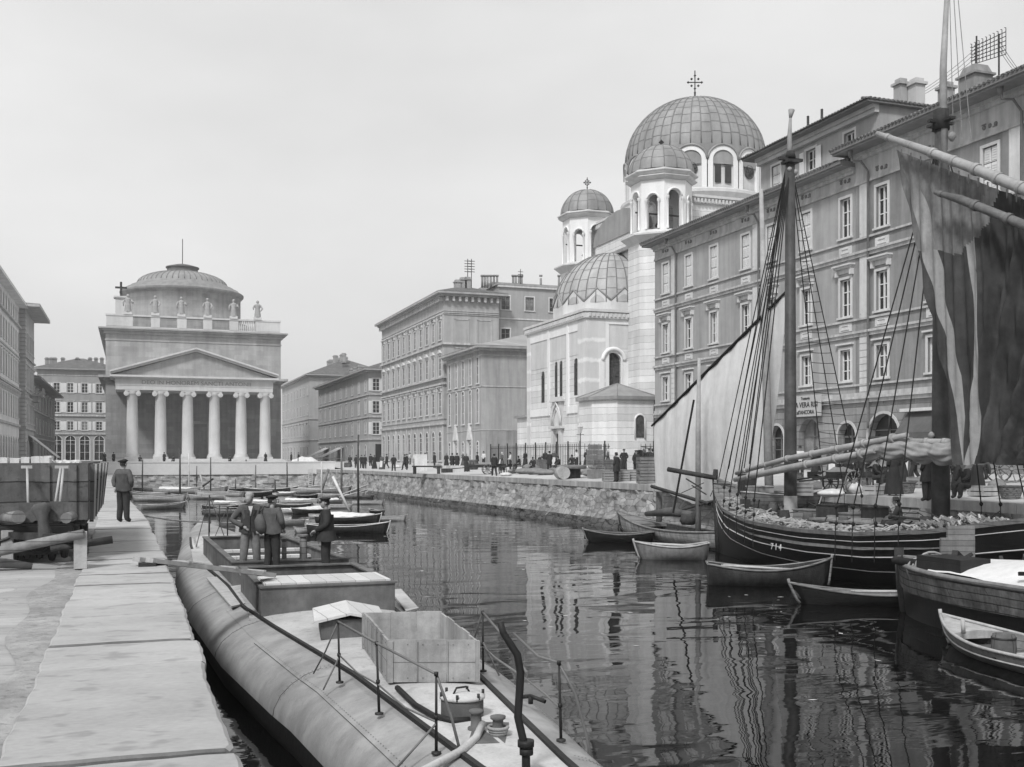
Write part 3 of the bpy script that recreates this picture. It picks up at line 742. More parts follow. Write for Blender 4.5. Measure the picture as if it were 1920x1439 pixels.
# gothic low house
ya, yb = yX(837.5), yX(903)
t, fr, W_, cl = rows_house('gothic_house', 'low house with gothic arched windows and a blank side wall', ya, yb, 17.5, 17.8, mat('gothic_stucco', .35, .10, .6, streak=.25),
    [(3.3, 2.6, .9, 'arch'), (8.3, 4.4, 1.0, 'arch'), (13.4, 3.4, .95, 'sash')], 5, courses=((12.9, .08, .14), (7.35, .06, .1), (16.9, .1, .12)), eave=.9, roof=2.6, roofm=mat('pale_sheet_roof', .33, .1, 1, bricks=(.6, 30, .03, .6, 'xy')))
for a in (cl[1], cl[3]):
    b = MB(); b.prism([(-1.0, 0), (1.0, 0), (.0, 2.2)], Matrix.Translation(fr.P(a, .28, 6.2)) @ Matrix.Rotation(-pi / 2, 4, 'Z'), .3)
    fbox(b, fr, a - 1.05, a - .75, 0, .2, 2.95, 6.2); fbox(b, fr, a + .75, a + 1.05, 0, .2, 2.95, 6.2); b.build('porch_gable', M_TRIM, t)
b = MB(); fbox(b, fr, cl[1] - .5, cl[1] + .5, 0, .12, 11.9, 16.6); fbox(b, fr, cl[3] - .5, cl[3] + .5, 0, .12, 12.95, 13.4); b.build('balcony_panel', M_TRIM, t) if False else None
b = MB(); xs = onY(990, yb)[0]; b.box(WX + .6, WX + 17, yb - .06, yb, 2.9, 7.3, 0); b.build('side_plinth', mat('gothic_plinth', .28, .12, .8, streak=.3), t)
# plain tall block behind, seen between palazzo and church
x0 = WX + 14.6; Yb = yX(832) + 1.5; xs = onY(935, Yb)[0]; fr = Fr(xs, Yb, (1, 0), (0, -1))
t = thing('apartment_block', 'plain tall block with small square windows behind the low gothic house', 'house', (xs, Yb, 2.95)); wn = []
xw = [onY(p, Yb)[0] - xs for p in (948, 993, 1038, 1080)]; d = onY(993, Yb)[2]
for a in xw:
    for z, h in ((25.6, 2.0), (20.7, 2.1), (15.6, 2.1)): wn.append((a, z, 1.35, h))
b = MB(); wall_holes(b, fr, 0, 26, 2.95, 29.2, [(a - w / 2, a + w / 2, z, z + h, False) for a, z, w, h in wn], .2); body(b, xs, xs + 26, Yb, Yb + 14, 2.95, 29.2, front='y0'); b.build('wall', mat('plain_block', .34, .08, .6, streak=.15), t)
b = MB(); fbox(b, fr, 0, 26, 0, .1, 24.2, 24.4); fbox(b, fr, -.2, 26, 0, .3, 28.9, 29.2); b.build('string_course', M_TRIM, t)
for a, z, w, h in wn: window(t, fr, a, z, w, h, 'sash', .2, (M_TRIM, M_STUCCO_D, M_GLASS))
b = MB(); b.box(xs - .3, xs + 26, Yb - .35, Yb + 14, 29.2, 29.45); b.box(xs, xs + 25, Yb + 3, Yb + 12, 29.45, 30.1); b.build('roof', M_STUCCO, t)
for px in (904, 909, 914, 920, 926, 932, 962, 967, 973, 978, 1014, 1048):
    x, y, d = onY(px, Yb + 2); b = MB(); b.tube([(x, y, 29.0), (x, y, zd(518 if px != 1014 else 522, d))], .17, 7); b.tube([(x, y, zd(519, d)), (x, y, zd(516, d))], .26, 7); b.build('flue', M_STUCCO_D, t)
x, y, d = onY(976, Yb + 1); b = MB(); b.tube([(x, y, 29), (x, y, zd(505, d))], .05, 5); [b.tube([(x - .4, y, zd(510 + 5 * k, d)), (x + .4, y, zd(510 + 5 * k, d))], .04, 4) for k in range(3)]
tag(thing('wire_mast', 'small insulator mast among the flues of the plain block', 'wire mast', (x, y, 29)));
mo = bpy.data.objects['wire_mast']; b.build('pole', M_IRON, mo)
# two corner houses further up the quay
ya, yb = yX(597), yX(692)
t, fr, W_, cl = rows_house('corner_house', 'four storey corner house with a long window front before the palazzo, awnings at its foot', ya, yb, 16, 20.2, mat('far_stucco', .33, .08, .5, streak=.12),
    [(3.2, 3.0, 1.5, 'arch'), (8.4, 2.2, 1.2, 'sash cap'), (12.2, 2.4, 1.2, 'sash cap'), (16.4, 2.0, 1.2, 'sash')], 9, courses=((7.2, .25, .25), (11.4, .2, .2), (15.6, .2, .2)), eave=1.2, roof=3.2)
f2 = Fr(WX, yb, (1, 0), (0, -1))
for z in (8.2, 12.2, 16.4):
    for px in (705,): window(t, f2, onY(px, yb)[0] - WX, z, 1.3, 2.3, 'open', -.01)
b = MB(); fbox(b, f2, 1.2, 3.6, 0, .08, 2.95, 6.4); b.build('door', M_DARK, t)
for k, y in enumerate((ya - 6, ya - 10.5, ya - 15)): chimney(t, WX + 7, y, 23.4, 1.3, .9, M_STUCCO)
ya, yb = yX(529), yX(580)
t, fr, W_, cl = rows_house('corner_house', 'farthest corner house right of the temple, with a hipped roof full of chimneys', ya, yb, 22, 24.4, mat('farther_stucco', .37, .08, .5, streak=.12),
    [(3.2, 3.4, 1.8, 'sash'), (9.4, 2.4, 1.3, 'sash hood'), (14.6, 2.6, 1.3, 'sash'), (19.6, 2.2, 1.3, 'sash')], 9, courses=((8.2, .25, .25), (13.4, .2, .2)), eave=1.0, roof=5)
f2 = Fr(WX, yb, (1, 0), (0, -1))
for z in (9.0, 14, 19.4): window(t, f2, 3.6, z, 1.3, 2.4, 'closed', -.01)
for k in range(9): chimney(t, WX + 9 + (k % 3), yb + 4 + k * 3.2, 29.2, 1.1, .7 + (k % 2) * .6, M_STUCCO)
# striped awnings at the foot of the corner houses
for k, (px, lab) in enumerate(((604, 'pale slanting awning, left one of the pair at the corner house'), (630, 'pale slanting awning, right one of the pair at the corner house'))):
    y = yX(px, WX - 1); aw = thing('shop_awning', lab, 'awning', (WX, y, 5), group='awnings before the far corner house'); b = MB()
    b.face([(WX - .05, y - 3.4, 6.0), (WX - .05, y + 3.4, 6.0), (WX - 4.4, y + 3.4, 3.9), (WX - 4.4, y - 3.4, 3.9)]); b.face([(WX - .05, y - 3.4, 5.96), (WX - 4.4, y - 3.4, 3.86), (WX - 4.4, y + 3.4, 3.86), (WX - .05, y + 3.4, 5.96)])
    b.tube([(WX - 4.4, y - 3.3, 3.9), (WX - .1, y - 3.3, 3.6)], .05); b.tube([(WX - 4.4, y + 3.3, 3.9), (WX - .1, y + 3.3, 3.6)], .05)
    b.build('cloth', mat('pale_awning', .6, .1, 1), aw)
# ================================================================ temple church closing the canal
def fr_house(name, label, fr, W_, depth, z0, zt, m, rows, cl, courses=(), eave=.8, roof=2.5, roofm=None, cat='house', trims=None, eave_t=.3):
    t = thing(name, label, cat, tuple(fr.P(W_ / 2, 0, z0))); holes = []; wn = []
    for (z, h, w, st) in rows:
        for a in cl: holes.append((a - w / 2, a + w / 2, z, z + h, 'arch' in st)); wn.append((a, z, w, h, st))
    P = fr.P; b = MB(); wall_holes(b, fr, 0, W_, z0, zt, holes, .07)
    c = [(0, 0), (W_, 0), (W_, -depth), (0, -depth)]
    for k in (1, 2, 3): p, q = c[k], c[(k + 1) % 4]; b.face([P(p[0], p[1], z0), P(q[0], q[1], z0), P(q[0], q[1], zt), P(p[0], p[1], zt)])
    b.face([P(x, o, zt) for x, o in c]); b.build('wall', m, t)
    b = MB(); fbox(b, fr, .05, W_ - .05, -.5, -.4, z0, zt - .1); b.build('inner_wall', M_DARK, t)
    if courses:
        b = MB()
        for z, o, h in courses: fbox(b, fr, -o, W_ + o, -depth * .99, o, z, z + h)
        b.build('string_course', trims or M_MOULD, t)
    b = MB(); fbox(b, fr, -eave, W_ + eave, -depth - eave, eave, zt, zt + eave_t, 1)
    e = eave + .02; zr = zt + eave_t + .02; i = min(W_ / 2, depth / 2) ; y1 = -depth / 2
    A, B = P(i, y1, zr + roof), P(W_ - i, y1, zr + roof); C = [P(-e, e, zr), P(W_ + e, e, zr), P(W_ + e, -depth - e, zr), P(-e, -depth - e, zr)]
    b.face([C[0], C[1], B, A]); b.face([C[1], C[2], B]); b.face([C[2], C[3], A, B]); b.face([C[3], C[0], A]); b.build('roof', [roofm or M_TILE, m], t)
    for a, z, w, h, st in wn: window(t, fr, a, z, w, h, st, .07)
    return t
M_TEM = mat('temple_stone', .36, .14, .35, streak=.2, bump=.15, grain=.05, bricks=(2.6, .9, .012, .93, 'xy'))
M_TEM_D = mat('temple_stone_weathered', .27, .12, .5, streak=.2, bricks=(2.4, .8, .015, .85, 'xy'))
M_TEM_L = mat('temple_stone_pale', .54, .07, .6, streak=.1)
M_LEAD = mat('lead_roof', .25, .14, .5, streak=.2, rough=.55, bump=.1)
M_SEAM = mat('lead_seam', .17, .1, 1, rough=.6)
E = 195.0; CX = 10.95; ZB = 3.2
tc_ = thing('temple_church', 'neoclassical domed church with six column portico at the canal head', 'church', (CX, E, ZB))
b = MB()
for k in range(5): b.box(CX - 14.6 - k * .35, CX + 14.6 + k * .35, E - 1.6 - k * .4, E + 9, ZB - .15 - k * .02 - .16 * k, ZB + .45 - .16 * k)
b.build('steps', M_TEM_L, tc_)
ZC0, ZC1 = ZB + .45, 15.5
for px in (248, 301, 352, 402, 452, 497):
    x = onY(px, E)[0]; c = MB()
    c.box(x - 1.25, x + 1.25, E - 1.25, E + 1.25, ZC0, ZC0 + .3); H_ = ZC1 - .9
    c.lathe([(1.25, ZC0 + .3), (1.28, ZC0 + .5), (1.1, ZC0 + .62), (1.16, ZC0 + .75), (1.0, ZC0 + .9), (.98, ZC0 + 4), (.94, ZC0 + 7), (.84, H_), (.92, H_ + .1)], (x, E, 0), 20)
    o = c.build('column', M_TEM_L, tc_)
    c = MB(); c.box(x - 1.2, x + 1.2, E - .95, E + .95, ZC1 - .22, ZC1)
    c.lathe([(.86, H_ + .05), (1.0, H_ + .3), (1.0, ZC1 - .22)], (x, E, 0), 16)
    for sx in (-1, 1):
        c.tube([(x + sx * .98, E - 1.0, ZC1 - .62), (x + sx * .98, E + 1.0, ZC1 - .62)], .42, 12); c.tube([(x + sx * .98, E - 1.05, ZC1 - .62), (x + sx * .98, E + 1.05, ZC1 - .62)], .2, 8)
    cc = c.build('capital', M_TEM_L, o, local=False)
xl, xr = CX - 13.4, CX + 13.0
b = MB(); b.box(xl, xr, E - 1.0, E + 7.9, ZC1 + .003, ZC1 + .75); b.box(xl - .05, xr + .05, E - 1.06, E + 7.9, ZC1 + .753, ZC1 + 1.9); b.box(xl - .3, xr + .3, E - 1.4, E + 7.9, ZC1 + 1.903, ZC1 + 2.15); b.box(xl - .9, xr + .9, E - 1.9, E + 7.9, ZC1 + 2.153, ZC1 + 2.5)
b.build('entablature', M_TEM_L, tc_)
text_obj('DEO IN HONOREM SANCTI ANTONII', .95, tc_, Fr(CX, E, (1, 0), (0, -1)), 0, 1.085, ZC1 + 1.3, M_TEM_D, ext=.02, sx=1.15)
zp = ZC1 + 2.5; xm = (xl + xr) / 2; hw = (xr - xl) / 2 + .9
b = MB(); b.prism([(-hw + .5, 0), (hw - .5, 0), (0, 4.3)], Matrix.Translation((xm, E - 1.0, zp + .003)), 8.6); b.build('tympanum', M_TEM, tc_)
b = MB()
for s_ in (-1, 1):
    p0 = Vector((xm + s_ * hw, 0, zp + .05)); p1 = Vector((xm, 0, zp + 4.35)); n_ = Vector((0, 0, 1))
    for (dz, th_, yo) in ((.0, .35, -1.6), (.36, .3, -2.0)):
        q = [(p0.x - xm, p0.z + dz), (p1.x - xm, p1.z + dz), (p1.x - xm, p1.z + dz + th_), (p0.x - xm, p0.z + dz + th_)]
        b.prism(q, Matrix.Translation((xm, E + yo, 0)), 10.4 - yo - 2.3)
b.build('raking_cornice', M_TEM_L, tc_)
# main block
YB = E + 8.0; bl, br = onY(198, YB)[0], onY(526.5, YB)[0]; bc = (bl + br) / 2
b = MB(); fr = Fr(bl, YB, (1, 0), (0, -1)); dr_ = onY(372, YB)[0] - bl
wall_holes(b, fr, 0, br - bl, ZB - .3, 27.0, [(dr_ - 1.45, dr_ + 1.45, ZB + .4, 9.6, False)], .5)
c = [(0, 0), (br - bl, 0), (br - bl, -70), (0, -70)]
for k in (1, 2, 3): p, q = c[k], c[(k + 1) % 4]; b.face([fr.P(p[0], p[1], ZB - .3), fr.P(q[0], q[1], ZB - .3), fr.P(q[0], q[1], 27.0), fr.P(p[0], p[1], 27.0)])
b.face([fr.P(x, o, 27.0) for x, o in c]); b.build('wall', M_TEM, tc_)
b = MB(); fbox(b, fr, .0, 5.3, .0, .25, ZB, 17.4); fbox(b, fr, br - bl - 3.4, br - bl, .0, .25, ZB, 17.4); fbox(b, fr, 5.4, br - bl - 3.5, .003, .04, ZB, 15.4); b.build('weathered_facing', M_TEM_D, tc_) 
b = MB(); fbox(b, fr, dr_ - 1.4, dr_ + 1.4, -.4, -.3, ZB, 9.6)
for s_ in (-1, 1):
    for k in range(3): fbox(b, fr, dr_ + s_ * .7 - .5, dr_ + s_ * .7 + .5, -.3, -.24, ZB + .8 + k * 1.9, ZB + 2.4 + k * 1.9)
b.build('door', mat('old_door', .06, .2, 2), tc_)
b = MB(); fbox(b, fr, dr_ - 1.9, dr_ - 1.45, .04, .3, ZB, 10.0); fbox(b, fr, dr_ + 1.45, dr_ + 1.9, .04, .3, ZB, 10.0); fbox(b, fr, dr_ - 2.1, dr_ + 2.1, .04, .4, 10.0, 10.5); b.build('door_surround', M_TEM, tc_)
b = MB(); W_ = br - bl
for (z, o, h) in ((17.6, .35, .5), (18.1, 1.2, .42)):
    fbox(b, fr, -o, 4.2, -70, o, z, z + h); fbox(b, fr, W_ - 2.8, W_ + o, -70, o, z, z + h)
for (z, o, h) in ((24.8, .12, .25), (26.0, .35, .5), (26.5, .9, .3), (26.8, 1.2, .25)): fbox(b, fr, -o, W_ + o, -70, o, z, z + h)
b.build('cornice', M_TEM, tc_)
b = MB(); fbox(b, fr, .1, W_ - .1, -.5, -.05, 27.05, 27.4); fbox(b, fr, 0, W_ , -.65, .1, 29.2, 29.5)
piers = [onY(p, YB)[0] - bl for p in (240, 291, 340, 389, 438, 483)]
pn = [(onY(a, YB)[0] - bl, onY(c_, YB)[0] - bl) for a, c_ in ((249, 283), (300, 332), (350, 381), (398, 430), (447, 479))]
xs = [0.1] + [v for ac in pn for v in ac] + [W_ - .1]
for k in range(0, len(xs), 2): fbox(b, fr, xs[k], xs[k + 1], -.55, .0, 27.4, 29.2)
for a, c_ in pn:
    n_ = 8
    for k in range(n_): x = a + (c_ - a) * (k + .5) / n_; p = fr.P(x, -.27, 0); b.lathe([(.14, 27.4), (.22, 27.9), (.1, 28.5), (.14, 29.2)], (p.x, p.y, 0), 6)
fbox(b, fr, .1, .6, -60, -.5, 27.2, 29.5); fbox(b, fr, W_ - .6, W_ - .1, -60, -.5, 27.2, 29.5)
b.build('balustrade', M_TEM_L, tc_)
for k, (a, c_) in enumerate(pn[:4]): b = MB(); fbox(b, fr, a + .05, c_ - .05, -.3, -.05, 27.4, 29.2); b.build('parapet_panel', M_TEM_D, tc_)
DY = 250.0
b = MB(); b.lathe([(14.6, 27), (14.6, 33.2), (14.1, 33.6), (12.6, 33.9), (12.6, 39.4), (12.8, 39.5), (13.2, 39.9), (13.3, 40.1), (13.3, 40.4)], (CX, DY, 0), 64); b.build('drum', M_TEM_D, tc_)
prof = [(13.3, 40.4), (12.3, 41.0), (12.2, 41.2), (11.2, 41.6), (11.1, 41.8), (10.1, 42.0), (9.9, 42.3)] + [(9.7 * cos(t) , 42.3 + 3.1 * sin(t)) for t in [radians(q) for q in (4, 15, 26, 38, 50, 62, 70)]]
b = MB(); b.lathe(prof, (CX, DY, 0), 64); dm = b.build('dome', M_LEAD, tc_)
b = MB()
for k in range(48):
    a = 2 * pi * k / 48; b.tube([(CX + r * cos(a), DY + r * sin(a), z) for r, z in prof[7:]], .1, 4)
b.build('seam', M_SEAM, dm)
b = MB(); b.lathe([(4.0, 44.7), (4.0, 45.0), (3.4, 45.1), (3.3, 46.1), (3.6, 46.2), (3.6, 46.45), (1.6, 47.0), (0, 47.3)], (CX, DY, 0), 32)
b.build('lantern', mat('lantern_lead', .12, .15, 1), tc_)
b = MB(); b.tube([(CX, DY, 47.0), (CX, DY, zd(452, 241))], .09, 5); b.build('lightning_rod', M_IRON, tc_)
x, y, d = onY(227, YB + 12); cr = thing('stone_cross', 'plain cross on a pedestal at the left corner of the temple roof', 'cross', (x, y, 27)); b = MB()
b.box(x - 1.0, x + 1.0, y - 1, y + 1, 27.1, zd(560, d)); b.box(x - 1.3, x + 1.3, y - 1.3, y + 1.3, zd(560, d), zd(557, d)); b.build('pedestal', M_TEM_L, cr)
b = MB(); b.box(x - .2, x + .2, y - .14, y + .14, zd(557, d), zd(529, d)); b.box(x - 1.05, x + 1.05, y - .12, y + .12, zd(541.5, d), zd(538, d)); b.build('cross', M_IRON, cr)

# ================================================================ domed Orthodox church on the right
M_ORT = mat('orthodox_stone', .68, .08, .6, streak=.12, bump=.15, bricks=(40, .62, .02, .5, 'xy'))
M_ORT_P = mat('orthodox_plain', .56, .07, .6, streak=.12)
M_ORT_L = mat('orthodox_pale', .74, .05, .6, streak=.08)
M_STRIPE = mat('striped_courses', .72, .05, .6, streak=.1, bricks=(40, 1.9, .9, .82, 'xy'))
M_DOME = mat('dome_lead', .27, .16, .4, streak=.25, rough=.5)
M_GRILLE = mat('window_grille', .07, .6, 9, bump=.4, grain=.3)
oc = thing('orthodox_church', 'pale stone church with a big ribbed dome, belfries and apse', 'church', (48, 101, 2.95))
def dome(parent, c, R, z0, h, nrib, rings=6, half=False, a0=0, a1=2 * pi, seg=None, top=.02, mt=None):
    prof = [(R * cos(t), z0 + h * sin(t)) for t in [radians(90 * k / 14) for k in range(14)]] + [(top, z0 + h)]
    b = MB(); b.lathe(prof, (c[0], c[1], 0), seg or 48, a0=a0, a1=a1); o = b.build('dome', mt or M_DOME, parent)
    b = MB(); K = nrib
    for k in range(K + (1 if half else 0)):
        a = a0 + (a1 - a0) * k / K; b.tube([(c[0] + (r + .02) * cos(a), c[1] + (r + .02) * sin(a), z) for r, z in prof[:13]], .06 * (R / 6) ** .5, 4)
    rg = random.Random(4)
    for j in range(K):     # staggered cross seams of the lead sheets
        for q in range(1, rings + 1):
            t = radians(90 * (q + (.12 if j % 2 else 0)) / (rings + 1.4)); r, z = R * cos(t) + .02, z0 + h * sin(t) + .01
            aa, ab = a0 + (a1 - a0) * j / K, a0 + (a1 - a0) * (j + 1) / K
            b.tube([(c[0] + r * cos(a), c[1] + r * sin(a), z) for a in (aa, (aa + ab) / 2, ab)], .016 * (R / 6) ** .5, 4, caps=False)
    b.build('seam', M_SEAM, o); return o
def fine_cross(parent, c, z0, z1, s):
    b = MB(); x, y = c; b.tube([(x, y, z0), (x, y, z1)], .05 * s, 6); H_ = z1 - z0; zc = z0 + H_ * .62
    b.tube([(x, y, z0), (x, y, z0 + H_ * .1), (x, y, z0 + H_ * .3)], [.16 * s, .05 * s, .1 * s], 8)
    fx, fy = CS, -SN
    b.tube([(x - fx * H_ * .22, y - fy * H_ * .22, zc), (x + fx * H_ * .22, y + fy * H_ * .22, zc)], .05 * s, 6)
    for sx, dz in ((1, 0), (-1, 0), (0, .22), (0, -.2), (.5, .5), (-.5, .5), (.5, -.5), (-.5, -.5)):
        p = Vector((x + fx * H_ * .22 * sx, y + fy * H_ * .22 * sx, zc + H_ * (dz if abs(sx) != .5 else dz * .22)))
        b.tube([p - Vector((0, 0, .12 * s)), p, p + Vector((0, 0, .12 * s))], [.02, .13 * s, .02], 6)
    b.build('cross', M_IRON, parent)
def tower(c, R, zbase, z1, z2, z3, ztop, cross):
    """octagonal belfry: shaft to zbase, open arches z1..z2, two cornices to z3, ribbed dome to ztop"""
    t8 = [pi / 8 + k * pi / 4 for k in range(8)]; x, y = c
    def ring(b, r0, za, r1, zb, mi=0): b.lathe([(r0, za), (r1, zb)], (x, y, 0), 8, mi, False, a0=pi / 8, a1=pi / 8 + 2 * pi)
    tw = bpy.data.objects.new('belfry', None); scene.collection.objects.link(tw); tw.parent = oc; tw.location = Vector((x, y, 2.95)) - wloc(oc)
    b = MB(); ring(b, R, 2.95, R, zbase - .6); b.build('shaft', M_ORT, tw)
    b = MB()
    b.lathe([(R, zbase - .6), (R + .35, zbase - .3), (R + .75, zbase), (R + .75, zbase + .15), (R + .1, zbase + .4), (R - .2, z1), (0.1, z1)], (x, y, 0), 8, 0, False, a0=pi / 8, a1=pi / 8 + 2 * pi); b.build('lower_cornice', M_ORT_P, tw)
    b = MB(); Ra = R - .25
    for k in range(8):
        a0, a1 = t8[k], t8[(k + 1) % 8]; p = Vector((x + Ra * cos(a0), y + Ra * sin(a0))); q = Vector((x + Ra * cos(a1), y + Ra * sin(a1)))
        u = (q - p).normalized(); n = Vector((u.y, -u.x)); L_ = (q - p).length; f = Fr(p.x, p.y, u, n)
        ev = k % 2; wv = L_ * .6 if ev else L_ * .44
        wall_holes(b, f, 0, L_, z1, z2 + .9, [(L_ / 2 - wv / 2, L_ / 2 + wv / 2, z1, z2 - (.0 if ev else .45), True)], .4)
        fi = Fr(p.x - n.x * .4, p.y - n.y * .4, u, n); wall_holes(b, fi, .16, L_ - .16, z1, z2 + .9, [(L_ / 2 - wv / 2, L_ / 2 + wv / 2, z1, z2 - (.0 if ev else .45), True)], 0.0)
        hh = z2 - wv / 2 - (.0 if ev else .45)
        for s_ in (-1, 1):
            pp = f.P(L_ / 2 + s_ * (wv / 2 + .12), .1, 0); b.lathe([(.13, z1), (.13, z1 + .25), (.1, z1 + .3), (.1, hh - .3), (.17, hh - .2), (.17, hh)], (pp.x, pp.y, 0), 6)
        arc = [f.P(L_ / 2 + (wv / 2 + .1) * cos(pi * j / 8), .04, hh + (wv / 2 + .1) * sin(pi * j / 8)) for j in range(9)]; b.tube(arc, .09, 5)
    b.build('arcade', M_ORT_L, tw)
    b = MB(); b.lathe([(R - .2, z2 + .9), (R + .15, z2 + 1.05), (R + .3, z2 + 1.2), (R, z2 + 1.35), (R - .05, z3 - .3), (R + .1, z3 - .15), (R + .38, z3), (R + .38, z3 + .12), (R - .1, z3 + .3)], (x, y, 0), 8, 0, False, a0=pi / 8, a1=pi / 8 + 2 * pi); b.build('upper_cornice', M_ORT_P, tw)
    b = MB(); b.lathe([(.05, z2 - 1.9), (.28, z2 - 1.95), (.4, z2 - 2.5), (.62, z2 - 2.9), (.62, z2 - 2.95), (.05, z2 - 2.6)], (x, y, 0), 14); b.tube([(x - R + .4, y, z2 - 1.85), (x + R - .4, y, z2 - 1.85)], .08); b.build('bell', M_IRON, tw)
    dome(tw, c, R - .05, z3 + .28, ztop - z3 - .28, 16, 3)
    if cross: fine_cross(tw, c, ztop - .1, cross, .85)
    return tw
T1c = (onX(1240, 47.8)[0], onX(1240, 47.8)[1]); T2c = (onX(1101, 48.4)[0], onX(1101, 48.4)[1])
d1 = onX(1240, 47.8)[2]; d2 = onX(1101, 48.4)[2]
tw1 = tower(T1c, 3.15, zd(452, d1), zd(432, d1 - 2), zd(352, d1 - 3), zd(319, d1 - 3), zd(274, d1), zd(262, d1))
tw2 = tower(T2c, 3.0, zd(505, d2), zd(494, d2 - 2), zd(420, d2 - 3), zd(397, d2 - 3), zd(357, d2), zd(333, d2))
b = MB()
fs = Fr(T1c[0], T1c[1], (1, 0), (0, -1))
for pz in (515, 600, 690, 770):
    z = zd(pz, d1); a = pi + pi / 4 + .0; b.box(T1c[0] - 1.8, T1c[0] - 1.6, T1c[1] - 3.0, T1c[1] - 2.86, z - .9, z + .9)
b.build('slit_window', M_DARK, tw1)
# main dome on its scalloped drum
mx, my, md = atD(1303, 115); mc = (mx, my)
zsp = zd(299, md - 7.5); ztop_ = zd(189, md); zdb = zd(351, md - 7.5); R = 7.45
dome(oc, mc, R, ztop_ - 6.7, 6.7, 44, 8, seg=88)
b = MB(); b.lathe([(R, zsp - .4), (R, ztop_ - 6.7)], mc, 80); b.build('dome_skirt', M_DOME, oc)
fine_cross(oc, mc, ztop_ - .1, zd(133, md), 1.2)
dr = bpy.data.objects.new('drum', None); scene.collection.objects.link(dr); dr.parent = oc; dr.location = Vector((mx, my, zdb)) - wloc(oc)
b = MB(); b.lathe([(R - .45, zdb), (R - .45, zsp + .6)], mc, 64, 0, True); b.build('drum_wall', M_ORT_P, dr)
NS = 14; zs_top = zsp + 1.55
for k in range(NS):                      # arched bays that bite into the lead
    a0 = 2 * pi * (k - .5) / NS + .1; a1 = 2 * pi * (k + .5) / NS + .1; b = MB(); K = 12; ro = R + .12
    zc = zsp + .05; hw = (a1 - a0) / 2
    def pt(a, z, r=ro): return (mx + r * cos(a), my + r * sin(a), z)
    am = (a0 + a1) / 2; arcs = [(am - hw * .97 * cos(pi * j / K), zc + 1.45 * sin(pi * j / K)) for j in range(K + 1)]; inn = [(am - hw * .66 * cos(pi * j / K), zc + .95 * sin(pi * j / K)) for j in range(K + 1)]
    for j in range(K):
        b.face([pt(*arcs[j]), pt(*arcs[j + 1]), pt(*inn[j + 1]), pt(*inn[j])]); b.face([pt(inn[j][0], inn[j][1], ro), pt(inn[j + 1][0], inn[j + 1][1], ro), pt(inn[j + 1][0], inn[j + 1][1], ro - .28), pt(inn[j][0], inn[j][1], ro - .28)])
        b.face([pt(*arcs[j]), pt(*arcs[j + 1]), pt(arcs[j + 1][0], arcs[j + 1][1] + .12, ro - 1.9), pt(arcs[j][0], arcs[j][1] + .12, ro - 1.9)], 1)
    for s_ in (-1, 1):
        b.face([pt(am + s_ * hw * .97, zdb), pt(am + s_ * hw * .66, zdb), pt(am + s_ * hw * .66, zc), pt(am + s_ * hw * .97, zc)]); b.face([pt(am + s_ * hw * .66, zdb), pt(am + s_ * hw * .66, zdb, ro - .28), pt(am + s_ * hw * .66, zc, ro - .28), pt(am + s_ * hw * .66, zc)])
    b.tube([pt(a, z + .04, ro + .03) for a, z in arcs], .12, 6, 1)
    bays = [pt(am - hw * .66 + hw * 1.32 * j / 6, zdb, ro - .28) for j in range(7)]
    poly = [pt(am - hw * .66, zdb, ro - .28), pt(am, zdb, ro - .25), pt(am + hw * .66, zdb, ro - .28)] + [pt(a, z, ro - .28 + .03 * sin(pi * j / K)) for j, (a, z) in reversed(list(enumerate(inn)))]
    b.face(poly, 2); b.build('bay', [M_ORT_L, M_DOME, M_ORT_P], dr)
    u = Vector((-sin(am), cos(am))); n = Vector((cos(am), sin(am))); f = Fr(mx + n.x * (ro - .25), my + n.y * (ro - .25), u, n); g = MB()
    if k % 2 == 0:
        for s_ in (-1, 1):
            pts = [(s_ * .55 - .34, zdb + .5), (s_ * .55 + .34, zdb + .5)] + [(s_ * .55 + .34 * cos(pi * j / 8), zc - .5 + .34 * sin(pi * j / 8)) for j in range(9)]; g.face([f.P(x, .06, z) for x, z in pts])
        g.build('window', M_GLASS, dr)
    else:
        g.face([f.P(.62 * cos(2 * pi * j / 20), .06, zc - .9 + .62 * sin(2 * pi * j / 20)) for j in range(20)]); g.tube([f.P(.66 * cos(2 * pi * j / 20), .07, zc - .9 + .66 * sin(2 * pi * j / 20)) for j in range(21)], .07, 5)
        for j in range(6): g.tube([f.P(0, .09, zc - .9), f.P(.6 * cos(pi * j / 3), .09, zc - .9 + .6 * sin(pi * j / 3))], .04, 4)
        g.build('rose_window', M_GRILLE, dr)
b = MB(); b.lathe([(R + .1, zdb - 1.0), (R + .55, zdb - .5), (R + .55, zdb - .2), (R, zdb + .05)], mc, 48, 0, False); b.lathe([(R + .1, zdb - 2.2), (R + .1, zdb - 1.0)], mc, 48, 0, False); b.build('drum_cornice', M_ORT_P, oc)
# square crossing, cross arms and front wall between the belfries
zx = zdb - 1.6; YM = (T1c[1] + T2c[1]) / 2
b = MB(); b.box(mx - 8.6, mx + 8.6, my - 8.6, my + 8.6, 2.95, zx); b.box(mx - 9.6, mx + 9, YM - 5.6, YM + 5.6, 2.95, zx - 2.8); b.build('nave_wall', M_ORT, oc)
b = MB(); b.box(mx - 9.0, mx + 9.0, my - 9.0, my + 9.0, zx, zx + .25); b.box(mx - 8.8, mx + 8.8, my - 8.8, my + 8.8, zx - .55, zx - .003)
for k in range(44): b.box(mx - 8.75 + k * .4, mx - 8.55 + k * .4, my - 8.98, my - 8.8, zx - .5, zx - .1)
for k in range(44): b.box(mx - 8.98, mx - 8.8, my - 8.75 + k * .4, my - 8.55 + k * .4, zx - .5, zx - .1)
b.build('frieze', M_ORT_P, oc)
b = MB(); xa = mx - 9.7   # barrel gable of the west arm
